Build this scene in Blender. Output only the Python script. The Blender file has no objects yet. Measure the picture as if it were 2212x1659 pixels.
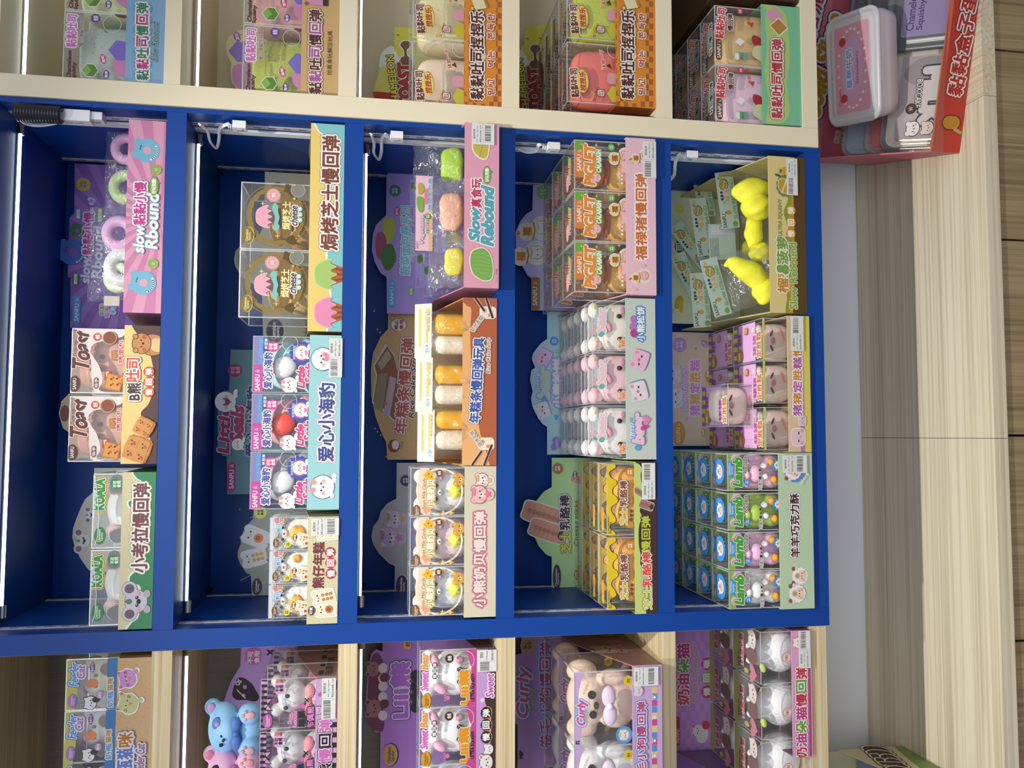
import bpy, math, random
import numpy as np
from mathutils import Vector, Matrix, noise
from mathutils.geometry import tessellate_polygon
random.seed(7)
SC = bpy.context.scene
COL = SC.collection
# ------------------------------------------------------------------ camera, light, exposure
FPX, W0, H0 = 1800.0, 2212.0, 1659.0
PITCH, YAW, ROLL = 0.165712, 0.062323, 0.0130235
CAM = np.array([0.349303, -1.447167, 0.0])
_f = np.array([math.sin(YAW)*math.cos(PITCH), math.cos(YAW)*math.cos(PITCH), -math.sin(PITCH)])
_r0 = np.array([math.cos(YAW), -math.sin(YAW), 0.0]); _u0 = np.cross(_r0, _f)
_r = math.cos(ROLL)*_r0 + math.sin(ROLL)*_u0
_u = np.cross(_r, _f)
camd = bpy.data.cameras.new('camera'); cam = bpy.data.objects.new('camera', camd); COL.objects.link(cam)
M = Matrix.Identity(4)
for i, v in enumerate((-_u, _r, -_f)):          # phone held sideways: picture right is down
    for j in range(3): M[j][i] = v[j]
for j in range(3): M[j][3] = CAM[j]
cam.matrix_world = M
camd.sensor_width = 36; camd.lens = 36*FPX/W0; camd.clip_start = .05
SC.camera = cam
SC.view_settings.view_transform = 'Standard'; SC.view_settings.look = 'None'
SC.view_settings.gamma = 1; SC.view_settings.use_curve_mapping = False
SC.view_settings.exposure = 0.0
SC.cycles.transparent_max_bounces = 40; SC.cycles.max_bounces = 7
SC.cycles.caustics_reflective = False; SC.cycles.caustics_refractive = False
wd = bpy.data.worlds.new('shop_ambient'); SC.world = wd; wd.use_nodes = True
wd.node_tree.nodes['Background'].inputs[0].default_value = (0.80, 0.86, 1.0, 1)
wd.node_tree.nodes['Background'].inputs[1].default_value = 0.45
def lamp(name, kind, loc, aim, energy, col, **kw):
    l = bpy.data.lights.new(name, kind); o = bpy.data.objects.new(name, l); COL.objects.link(o)
    o.location = loc; d = Vector(aim)-Vector(loc); o.rotation_euler = d.to_track_quat('-Z', 'Y').to_euler()
    l.energy = energy; l.color = col
    for k, v in kw.items(): setattr(l, k, v)
    return o
lamp('ceiling_spotlight', 'SPOT', (0.50, -0.91, 1.26), (0.50, 0.05, -0.80), 118, (1.0, 0.95, 0.86), spot_size=math.radians(67), spot_blend=1.0, shadow_soft_size=.02)
lamp('ceiling_spotlight', 'SPOT', (-0.35, -0.91, 1.26), (-0.18, 0.02, -1.1), 84, (1.0, 0.97, 0.90), spot_size=math.radians(60), spot_blend=1.0, shadow_soft_size=.02)
lamp('front_fill_light', 'AREA', (0.3, -3.3, 1.2), (0.4, 0.0, -0.3), 40, (0.95, 0.97, 1.0), shape='RECTANGLE', size=3.0, size_y=1.0)  # broad fill lamp added behind the camera to brighten the back cards

# ------------------------------------------------------------------ pixel <-> place
def ray(x, y):
    return _f*FPX + _r*((H0-y)-H0/2) - _u*(x-W0/2)
def atY(x, y, Y):
    d = ray(x, y); return CAM + d*((Y-CAM[1])/d[1])
def atZ(x, y, Z):
    d = ray(x, y); return CAM + d*((Z-CAM[2])/d[2])
def atX(x, y, X):
    d = ray(x, y); return CAM + d*((X-CAM[0])/d[0])

# ------------------------------------------------------------------ materials
MATS = {}
def lin(h):
    h = h.lstrip('#'); o = []
    for i in (0, 2, 4):
        c = int(h[i:i+2], 16)/255; o.append(c/12.92 if c <= .04045 else ((c+.055)/1.055)**2.4)
    return (*o, 1)
def lighten(c, g):
    o = '#'
    for q in lin(c)[:3]:
        q = min(.88, q*g)
        o += '%02x' % round(255*(q*12.92 if q <= .0031308 else 1.055*q**(1/2.4)-.055))
    return o
def mat(c, rough=.5, spec=.35):
    if c in MATS: return MATS[c]
    m = bpy.data.materials.new('print_'+c.lstrip('#')); m.use_nodes = True
    b = m.node_tree.nodes['Principled BSDF']
    b.inputs['Base Color'].default_value = lin(c); b.inputs['Roughness'].default_value = rough
    b.inputs['Specular IOR Level'].default_value = spec
    MATS[c] = m; return m
def soft(c, key=None, rough=.6, sss=.0, bump=0, bs=60, spec=.3, speck=None, coat=0):
    if key is None: key = 'soft'+c+str(bump)+str(speck); c = lighten(c, 1.3)
    if key in MATS: return key
    m = bpy.data.materials.new(key); m.use_nodes = True; nt = m.node_tree; b = nt.nodes['Principled BSDF']
    b.inputs['Base Color'].default_value = lin(c); b.inputs['Roughness'].default_value = rough
    b.inputs['Specular IOR Level'].default_value = spec
    b.inputs['Coat Weight'].default_value = coat
    if bump or speck:
        tc = nt.nodes.new('ShaderNodeTexCoord')
    if bump:
        n = nt.nodes.new('ShaderNodeTexNoise'); n.inputs['Scale'].default_value = bs; n.inputs['Detail'].default_value = 4
        bp = nt.nodes.new('ShaderNodeBump'); bp.inputs['Strength'].default_value = bump; bp.inputs['Distance'].default_value = .004
        nt.links.new(tc.outputs['Object'], n.inputs['Vector']); nt.links.new(n.outputs[0], bp.inputs['Height']); nt.links.new(bp.outputs[0], b.inputs['Normal'])
    if speck:
        v = nt.nodes.new('ShaderNodeTexVoronoi'); v.inputs['Scale'].default_value = speck[1]
        r = nt.nodes.new('ShaderNodeValToRGB'); r.color_ramp.elements[0].color = lin(speck[0]); r.color_ramp.elements[1].color = lin(c)
        r.color_ramp.elements[0].position = speck[2]; r.color_ramp.elements[1].position = speck[2]+.05
        nt.links.new(tc.outputs['Object'], v.inputs['Vector']); nt.links.new(v.outputs['Distance'], r.inputs[0]); nt.links.new(r.outputs[0], b.inputs['Base Color'])
    MATS[key] = m; return key
def film(key, tint=(1, 1, 1), gloss=.10, haze=.03, bump=0, bs=30, rough=.06):
    if key in MATS: return key
    m = bpy.data.materials.new(key); m.use_nodes = True; nt = m.node_tree; nt.nodes.clear(); N = nt.nodes.new; L = nt.links.new
    out = N('ShaderNodeOutputMaterial'); tr = N('ShaderNodeBsdfTransparent'); tr.inputs[0].default_value = (*tint, 1)
    gl = N('ShaderNodeBsdfGlossy'); gl.inputs['Roughness'].default_value = rough
    df = N('ShaderNodeBsdfDiffuse'); df.inputs[0].default_value = (.9, .92, .95, 1)
    lw = N('ShaderNodeLayerWeight'); lw.inputs[0].default_value = .12
    ma = N('ShaderNodeMath'); ma.operation = 'MULTIPLY_ADD'; ma.inputs[1].default_value = .22; ma.inputs[2].default_value = gloss; ma.use_clamp = True
    m1 = N('ShaderNodeMixShader'); m2 = N('ShaderNodeMixShader'); m1.inputs[0].default_value = haze
    L(lw.outputs['Fresnel'], ma.inputs[0]); L(tr.outputs[0], m1.inputs[1]); L(df.outputs[0], m1.inputs[2])
    L(ma.outputs[0], m2.inputs[0]); L(m1.outputs[0], m2.inputs[1]); L(gl.outputs[0], m2.inputs[2]); L(m2.outputs[0], out.inputs[0])
    if bump:
        tc = N('ShaderNodeTexCoord'); n = N('ShaderNodeTexNoise'); n.inputs['Scale'].default_value = bs; n.inputs['Detail'].default_value = 3
        n.inputs['Distortion'].default_value = 1.2
        bp = N('ShaderNodeBump'); bp.inputs['Strength'].default_value = bump; bp.inputs['Distance'].default_value = .01
        L(tc.outputs['Object'], n.inputs['Vector']); L(n.outputs[0], bp.inputs['Height'])
        L(bp.outputs[0], gl.inputs['Normal']); L(bp.outputs[0], lw.inputs['Normal'])
    MATS[key] = m; return key
def emit(key, col, s):
    if key in MATS: return key
    m = bpy.data.materials.new(key); m.use_nodes = True; nt = m.node_tree; nt.nodes.clear()
    e = nt.nodes.new('ShaderNodeEmission'); e.inputs[0].default_value = (*col, 1); e.inputs[1].default_value = s
    o = nt.nodes.new('ShaderNodeOutputMaterial'); nt.links.new(e.outputs[0], o.inputs[0]); MATS[key] = m; return key
def wood(key, c1, c2, axis='X', sc=1.0, contrast=1.0, rough=.5):
    if key in MATS: return key
    m = bpy.data.materials.new(key); m.use_nodes = True; nt = m.node_tree; b = nt.nodes['Principled BSDF']; N = nt.nodes.new; L = nt.links.new
    tc = N('ShaderNodeTexCoord'); mp = N('ShaderNodeMapping')
    s = {'X': (1.3, 160, 160), 'Y': (160, 1.3, 160), 'Z': (160, 160, 1.3)}[axis]
    mp.inputs['Scale'].default_value = [q*sc for q in s]
    n = N('ShaderNodeTexNoise'); n.inputs['Scale'].default_value = 1; n.inputs['Detail'].default_value = 5; n.inputs['Roughness'].default_value = .65
    n2 = N('ShaderNodeTexNoise'); n2.inputs['Scale'].default_value = .12; n2.inputs['Detail'].default_value = 2
    mx = N('ShaderNodeMath'); mx.operation = 'MULTIPLY_ADD'; mx.inputs[1].default_value = .35
    r = N('ShaderNodeValToRGB'); r.color_ramp.elements[0].color = lin(c2); r.color_ramp.elements[1].color = lin(c1)
    r.color_ramp.elements[0].position = .5-.16/contrast+.1; r.color_ramp.elements[1].position = .5+.16/contrast+.1
    L(tc.outputs['Object'], mp.inputs[0]); L(mp.outputs[0], n.inputs['Vector']); L(mp.outputs[0], n2.inputs['Vector'])
    L(n2.outputs[0], mx.inputs[0]); L(n.outputs[0], mx.inputs[2]); L(mx.outputs[0], r.inputs[0]); L(r.outputs[0], b.inputs['Base Color'])
    bp = N('ShaderNodeBump'); bp.inputs['Strength'].default_value = .25; bp.inputs['Distance'].default_value = .0008
    L(n.outputs[0], bp.inputs['Height']); L(bp.outputs[0], b.inputs['Normal'])
    b.inputs['Roughness'].default_value = rough; b.inputs['Specular IOR Level'].default_value = .3
    MATS[key] = m; return key
def card(c):
    return c
FILM = film('clear_plastic', gloss=.035, haze=.035)
BAG = film('crinkled_film', gloss=.07, haze=.04, bump=1.0, bs=22, rough=.10)
EDGE = film('plastic_edge', gloss=.12, haze=.34)
FROST = film('frosted_plastic', gloss=.06, haze=.55, rough=.25)

# ------------------------------------------------------------------ mesh building
def ss(c): return MATS[c] if c in MATS else mat(c)
class MB:
    def __init__(s): s.V = []; s.F = []; s.K = []; s.m = []; s.n = 0; s.sm = []
    def mi(s, c):
        if c not in s.m: s.m.append(c)
        return s.m.index(c)
    gain = .84
    def add(s, V, F, c, smooth=False):
        if s.gain != 1.0 and c.startswith('#'): c = lighten(c, s.gain)
        V = np.asarray(V, float).reshape(-1, 3); F = np.asarray(F, int).reshape(-1, 3)
        if len(F) == 0: return
        s.V.append(V); s.F.append(F+s.n); s.K.append(np.full(len(F), s.mi(c))); s.sm.append(np.full(len(F), smooth)); s.n += len(V)
    def poly3(s, pts, c):
        t = tessellate_polygon([[Vector(p) for p in pts]]); s.add(pts, t, c)
    def quad(s, a, b, c_, d, c): s.add([a, b, c_, d], [(0, 1, 2), (0, 2, 3)], c)
    def box(s, x0, x1, y0, y1, z0, z1, c, xf=None):
        V = np.array([(x, y, z) for x in (x0, x1) for y in (y0, y1) for z in (z0, z1)], float)
        if xf is not None: V = xf(V)
        Q = [(0, 1, 3, 2), (4, 6, 7, 5), (0, 4, 5, 1), (2, 3, 7, 6), (0, 2, 6, 4), (1, 5, 7, 3)]
        s.add(V, [t for q in Q for t in ((q[0], q[1], q[2]), (q[0], q[2], q[3]))], c)
    def prism(s, pts, d, c, edge=None):      # pts: 3D outline, d: thickness vector
        P = np.array(pts, float); D = np.array(d, float); n = len(P)
        t = np.array(tessellate_polygon([[Vector(p) for p in P]]))
        s.add(P, t, c); s.add(P+D, t[:, ::-1], edge or c)
        V = np.vstack([P, P+D]); F = []
        for i in range(n):
            j = (i+1) % n; F += [(i, j, n+j), (i, n+j, n+i)]
        s.add(V, F, edge or c)
    def sph(s, c0, r, c, n=18, m=12, R=None, e=1.0):
        V = []
        for i in range(m+1):
            th = math.pi*i/m
            for j in range(n):
                ph = 2*math.pi*j/n
                v = [math.sin(th)*math.cos(ph), math.sin(th)*math.sin(ph), math.cos(th)]
                if e != 1: v = [math.copysign(abs(q)**e, q) for q in v]
                V.append((v[0]*r[0], v[1]*r[1], v[2]*r[2]))
        V = np.array(V)
        if R is not None: V = V @ np.array(R).T
        F = []
        for i in range(m):
            for j in range(n):
                a = i*n+j; b = i*n+(j+1) % n; F += [(a, a+n, b+n), (a, b+n, b)]
        s.add(V+np.array(c0), F, c, True)
    def tube(s, pts, r, c, n=10, cap=True):
        P = [Vector(p) for p in pts]; V = []; F = []; up = Vector((0.13, .31, .94))
        for i, p in enumerate(P):
            t = (P[min(i+1, len(P)-1)]-P[max(i-1, 0)]).normalized(); a = t.cross(up).normalized(); b = t.cross(a)
            rr = r[i] if isinstance(r, (list, tuple)) else r
            for k in range(n):
                q = p+a*(rr*math.cos(2*math.pi*k/n))+b*(rr*math.sin(2*math.pi*k/n)); V.append(q[:])
        for i in range(len(P)-1):
            for k in range(n):
                x = i*n+k; y = i*n+(k+1) % n; F += [(x, y, y+n), (x, y+n, x+n)]
        if cap:
            for st in (0, (len(P)-1)*n):
                for k in range(1, n-1): F.append((st, st+k, st+k+1))
        s.add(V, F, c, True)
    def build(s, name, parent=None, O=(0, 0, 0), label=None):
        V = np.vstack(s.V)-np.array(O, float); F = np.vstack(s.F); K = np.concatenate(s.K)
        me = bpy.data.meshes.new(name); nf = len(F)
        me.vertices.add(len(V)); me.vertices.foreach_set('co', V.astype(np.float32).ravel())
        me.loops.add(nf*3); me.loops.foreach_set('vertex_index', F.astype(np.int32).ravel())
        me.polygons.add(nf); me.polygons.foreach_set('loop_start', (np.arange(nf)*3).astype(np.int32)); me.polygons.foreach_set('loop_total', np.full(nf, 3, np.int32))
        for c in s.m: me.materials.append(ss(c))
        me.polygons.foreach_set('material_index', K.astype(np.int32))
        me.polygons.foreach_set('use_smooth', np.concatenate(s.sm).astype(bool))
        me.update(calc_edges=True); me.validate()
        o = bpy.data.objects.new(name, me); COL.objects.link(o)
        if parent is not None: o.parent = parent
        else: o.location = O
        if label: o['label'] = label
        return o

TXT = {}
def glyphs(body):
    if body not in TXT:
        cu = bpy.data.curves.new('t', 'FONT'); cu.body = body; cu.size = 1; cu.resolution_u = 3
        o = bpy.data.objects.new('t', cu); COL.objects.link(o)
        dg = bpy.context.evaluated_depsgraph_get(); me = bpy.data.meshes.new_from_object(o.evaluated_get(dg))
        me.calc_loop_triangles()
        V = np.zeros(len(me.vertices)*3, np.float32); me.vertices.foreach_get('co', V); V = V.reshape(-1, 3)[:, :2].astype(float)
        T = np.zeros(len(me.loop_triangles)*3, np.int32); me.loop_triangles.foreach_get('vertices', T); T = T.reshape(-1, 3)
        bpy.data.objects.remove(o); bpy.data.curves.remove(cu); bpy.data.meshes.remove(me)
        lo, hi = V.min(0), V.max(0); V = (V-(lo+hi)/2)/(hi-lo)
        TXT[body] = (V, T)
    return TXT[body]
def clip_tri(poly, r):
    for ax, lim, sg in ((0, r[0], 1), (0, r[1], -1), (1, r[2], 1), (1, r[3], -1)):
        out = []
        for i in range(len(poly)):
            a, b = poly[i-1], poly[i]; da = (a[ax]-lim)*sg; db = (b[ax]-lim)*sg
            if (da >= 0) != (db >= 0):
                t = da/(da-db); out.append((a[0]+(b[0]-a[0])*t, a[1]+(b[1]-a[1])*t))
            if db >= 0: out.append(b)
        poly = out
        if len(poly) < 3: return []
    return poly
def clip_conv(poly, tri):
    a, b, c = tri
    if (b[0]-a[0])*(c[1]-a[1])-(b[1]-a[1])*(c[0]-a[0]) < 0: a, b, c = a, c, b
    for p, q in ((a, b), (b, c), (c, a)):
        out = []
        f = lambda v: (q[0]-p[0])*(v[1]-p[1])-(q[1]-p[1])*(v[0]-p[0])
        for i in range(len(poly)):
            u, v = poly[i-1], poly[i]; du, dv = f(u), f(v)
            if (du >= 0) != (dv >= 0):
                t = du/(du-dv); out.append((u[0]+(v[0]-u[0])*t, u[1]+(v[1]-u[1])*t))
            if dv >= 0: out.append(v)
        poly = out
        if len(poly) < 3: return []
    return poly
class Art(MB):
    """flat print on a panel.  plane: point O, axes ex (right), ey (up), normal n.  photo=True: coordinates are pixels of the photograph
    projected on that plane (x grows downwards, y grows to the left); otherwise mm from the face's top right corner, same directions."""
    EPS = 6e-5
    def __init__(s, O, ex=(1, 0, 0), ey=(0, 0, 1), n=(0, -1, 0), photo=True, clip=None, unit=.001):
        super().__init__(); s.O = np.array(O, float); s.ex = np.array(ex, float); s.ey = np.array(ey, float); s.nn = np.array(n, float)
        s.photo = photo; s.cl = clip; s.lay = 1; s.unit = unit; s.masking = False; s.mask = None
    def pt(s, x, y):
        if not s.photo: return np.array((-y*s.unit, -x*s.unit))
        d = ray(x, y); t = np.dot(s.O-CAM, s.nn)/np.dot(d, s.nn); p = CAM+d*t-s.O
        return np.array((p @ s.ex, p @ s.ey))
    def k(s, x, y):
        if not s.photo: return s.unit
        a, b = s.pt(x, y), s.pt(x, y-1); return float(np.hypot(*(b-a)))
    def put(s, Q, T, c, lift=0):
        Q = np.asarray(Q, float); r = s.cl
        if r is not None and (Q[:, 0].min() < r[0] or Q[:, 0].max() > r[1] or Q[:, 1].min() < r[2] or Q[:, 1].max() > r[3]):
            V = []; F = []
            for t in T:
                p = clip_tri([tuple(Q[i]) for i in t], r)
                if p:
                    b = len(V); V += p; F += [(b, b+i, b+i+1) for i in range(1, len(p)-1)]
            if not F: return
            Q, T = np.array(V), np.array(F)
        if getattr(s, 'mask', None) and s.masking:
            V = []; F = []
            for t in T:
                for mt in s.mask:
                    p = clip_conv([tuple(Q[i]) for i in t], mt)
                    if len(p) > 2:
                        b = len(V); V += p; F += [(b, b+i, b+i+1) for i in range(1, len(p)-1)]
            if not F: return
            Q, T = np.array(V), np.array(F)
        h = s.lay*s.EPS+lift
        s.add(s.O+Q[:, :1]*s.ex+Q[:, 1:2]*s.ey+s.nn*h, T, c)
    def shape(s, pts, c):
        T = tessellate_polygon([[Vector((p[0], p[1], 0)) for p in pts]]); s.put(pts, np.array(T), c); s.lay += 1
    def poly(s, pts, c): s.shape([s.pt(*p) for p in pts], c)
    def rect(s, x0, x1, y0, y1, c, r=0):
        a = s.pt((x0+x1)/2, (y0+y1)/2); k = s.k((x0+x1)/2, (y0+y1)/2); w, h = abs(y1-y0)*k/2, abs(x1-x0)*k/2; r = min(r*k, w, h)
        if r <= 0: return s.shape([(a[0]-w, a[1]-h), (a[0]+w, a[1]-h), (a[0]+w, a[1]+h), (a[0]-w, a[1]+h)], c)
        P = []
        for cx, cy, st in ((w-r, h-r, 0), (-w+r, h-r, 90), (-w+r, -h+r, 180), (w-r, -h+r, 270)):
            for i in range(7):
                t = math.radians(st+15*i); P.append((a[0]+cx+r*math.cos(t), a[1]+cy+r*math.sin(t)))
        s.shape(P, c)
    def loc(s, x, y, P, c, rot=0):
        a = s.pt(x, y); k = s.k(x, y); cr, sr = math.cos(math.radians(rot)), math.sin(math.radians(rot))
        s.shape([(a[0]+(p*cr-q*sr)*k, a[1]+(p*sr+q*cr)*k) for p, q in P], c)
    def ell(s, x, y, rx, ry, c, rot=0, n=28):
        s.loc(x, y, [(ry*math.cos(2*math.pi*i/n), rx*math.sin(2*math.pi*i/n)) for i in range(n)], c, rot)
    def ring(s, x, y, r0, r1, c, n=36):
        a = s.pt(x, y); k = s.k(x, y); V = []; F = []
        for i in range(n):
            t = 2*math.pi*i/n; V += [(a[0]+r0*k*math.cos(t), a[1]+r0*k*math.sin(t)), (a[0]+r1*k*math.cos(t), a[1]+r1*k*math.sin(t))]
            j = (i+1) % n; F += [(2*i, 2*i+1, 2*j+1), (2*i, 2*j+1, 2*j)]
        s.put(V, F, c); s.lay += 1
    def scal(s, x, y, r, c, n=12, d=.10, sx=1):
        m = n*8; s.loc(x, y, [(r*(1-d+d*abs(math.sin(math.pi*n*i/m)))*math.cos(2*math.pi*i/m)*sx, r*(1-d+d*abs(math.sin(math.pi*n*i/m)))*math.sin(2*math.pi*i/m)) for i in range(m)], c)
    def star(s, x, y, r, c, n=5, q=.45, rot=90):
        s.loc(x, y, [((r if i % 2 == 0 else r*q)*math.cos(math.pi*i/n), (r if i % 2 == 0 else r*q)*math.sin(math.pi*i/n)) for i in range(2*n)], c, rot)
    def heart(s, x, y, r, c, rot=0):
        P = []
        for i in range(28):
            t = 2*math.pi*i/28; P.append((r*math.sin(t)**3, r*(13*math.cos(t)-5*math.cos(2*t)-2*math.cos(3*t)-math.cos(4*t))/16))
        s.loc(x, y, P, c, rot)
    def line(s, pts, w, c):
        for (x0, y0), (x1, y1) in zip(pts, pts[1:]):
            a, b = s.pt(x0, y0), s.pt(x1, y1); k = s.k(x0, y0)*w/2; d = b-a; L = np.hypot(*d)
            if L < 1e-9: continue
            d = d/L; n = np.array((-d[1], d[0]))*k; e = d*k*.6
            s.put([a-e-n, b+e-n, b+e+n, a-e+n], [(0, 1, 2), (0, 2, 3)], c)
        s.lay += 1
    def T(s, x, y, H, L, body, c, o=(), rot=0, sh=0, b=.035, dx=0):
        """lettering fitted to H x L (height, length); o = outlines (colour, width) from the inside out, widths as a share of H"""
        V, T_ = glyphs(body); a = s.pt(x, y); k = s.k(x, y); cr, sr = math.cos(math.radians(rot)), math.sin(math.radians(rot))
        Q = np.empty_like(V); Q[:, 1] = V[:, 1]*H*k; Q[:, 0] = V[:, 0]*L*k + V[:, 1]*H*k*sh
        Q = np.stack([a[0]+Q[:, 0]*cr-Q[:, 1]*sr, a[1]+Q[:, 0]*sr+Q[:, 1]*cr], 1)
        tot = b; lev = [(c, b)]
        for oc, w in o: tot += w; lev.append((oc, tot))
        for cc, w in reversed(lev):
            r = w*H*k; n = 1 if r <= 0 else (6 if r/k < .8 else 10)
            for i in range(n):
                t = 2*math.pi*(i+.25)/n; off = np.array((math.cos(t), math.sin(t)))*r if n > 1 else 0
                s.put(Q+off, T_, cc, lift=i*1.2e-6)
            s.lay += 1
    # ---- small stock motifs
    def face(s, x, y, r, c, ear=None, eye='#2b2320', blush='#e9a3a3', nose='#3a2a26', out=None, muz=None, earp='round', rot=0):
        def rr(a, b):
            t = math.radians(rot); p, q = a*math.cos(t)-b*math.sin(t), a*math.sin(t)+b*math.cos(t); return (x-q*r, y-p*r)
        for pas in ((out, 1.12), (c, 1.0)) if out else ((c, 1.0),):
            cc, g = pas
            for sx in (-1, 1):
                if earp == 'round': s.ell(*rr(.72*sx, .72), .38*r*g*(1.08 if out and cc == out else 1), .38*r*g*(1.08 if out and cc == out else 1), cc)
                elif earp == 'cat':
                    P = [rr(.95*sx*g, .15), rr(.80*sx*g, 1.12*g), rr(.12*sx, .80*g)]; s.poly(P, cc)
                elif earp == 'big': s.ell(*rr(1.0*sx, .55), .56*r*g, .5*r*g, cc)
            s.ell(x, y, r*.92*g, r*1.08*g, cc, rot)
        if ear and earp != 'none':
            for sx in (-1, 1):
                if earp == 'big': s.ell(*rr(1.02*sx, .55), .36*r, .32*r, ear)
                else: s.ell(*rr(.74*sx, .74), .2*r, .2*r, ear)
        if muz: s.ell(*rr(0, -.28), .26*r, .34*r, muz)
        for sx in (-1, 1):
            s.ell(*rr(.42*sx, -.02), .11*r, .10*r, eye); s.ell(*rr(.62*sx, -.32), .12*r, .17*r, blush)
        s.ell(*rr(0, -.18), .09*r, .12*r, nose)
    def price(s, x0, x1, y0, y1, name='年糕'):
        xm = (x0+x1)/2; h = x1-x0; w = y1-y0
        s.rect(x0, x1, y0, y1, '#e9e9e6', 2)
        return s
    def badge(s, x, y, r, c, c2='#f4f4f0', n=14, ringc=None):
        s.scal(x, y, r, c, n)
        if ringc: s.ring(x, y, r*.70, r*.75, ringc)
        s.T(x-r*.24, y, r*.38, r*.86, '不可', c2, b=.05); s.T(x+r*.24, y, r*.38, r*.86, '食用', c2, b=.05)
    def bubble(s, x, y, rx, ry, c, txt, c2='#f4f4f0', rot=0):
        s.ell(x, y, rx, ry, c, rot); s.poly([(x+rx*.6, y-ry*.1), (x+rx*1.45, y-ry*.35), (x+rx*.5, y-ry*.6)], c)
        s.T(x, y, rx*.95, ry*1.5, txt, c2, b=.04, rot=rot)

# ------------------------------------------------------------------ things
def tag(o, label, cat, group=None, kind=None):
    if label: o['label'] = label
    if cat: o['category'] = cat
    if group: o['group'] = group
    if kind: o['kind'] = kind
    return o
def thing(name, label, cat, O, group=None, rz=0):
    e = bpy.data.objects.new(name, None); e.empty_display_size = .02; COL.objects.link(e); e.location = [float(q) for q in O]; e.rotation_euler = (0, 0, rz)
    return tag(e, label, cat, group)
def dup(o, parent=None, **kw):
    c = o.copy(); COL.objects.link(c)
    if parent is not None: c.parent = parent
    for ch in list(KIDS.get(o.name, [])): kid(c, dup(ch, c))
    return c
KIDS = {}
def kid(p, o): KIDS.setdefault(p.name, []).append(o); return o
def part(mb, name, root, O, label=None): return kid(root, mb.build(name, root, O, label))
ORD = ['first', 'second', 'third', 'fourth', 'fifth', 'sixth', 'seventh', 'eighth']

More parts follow.
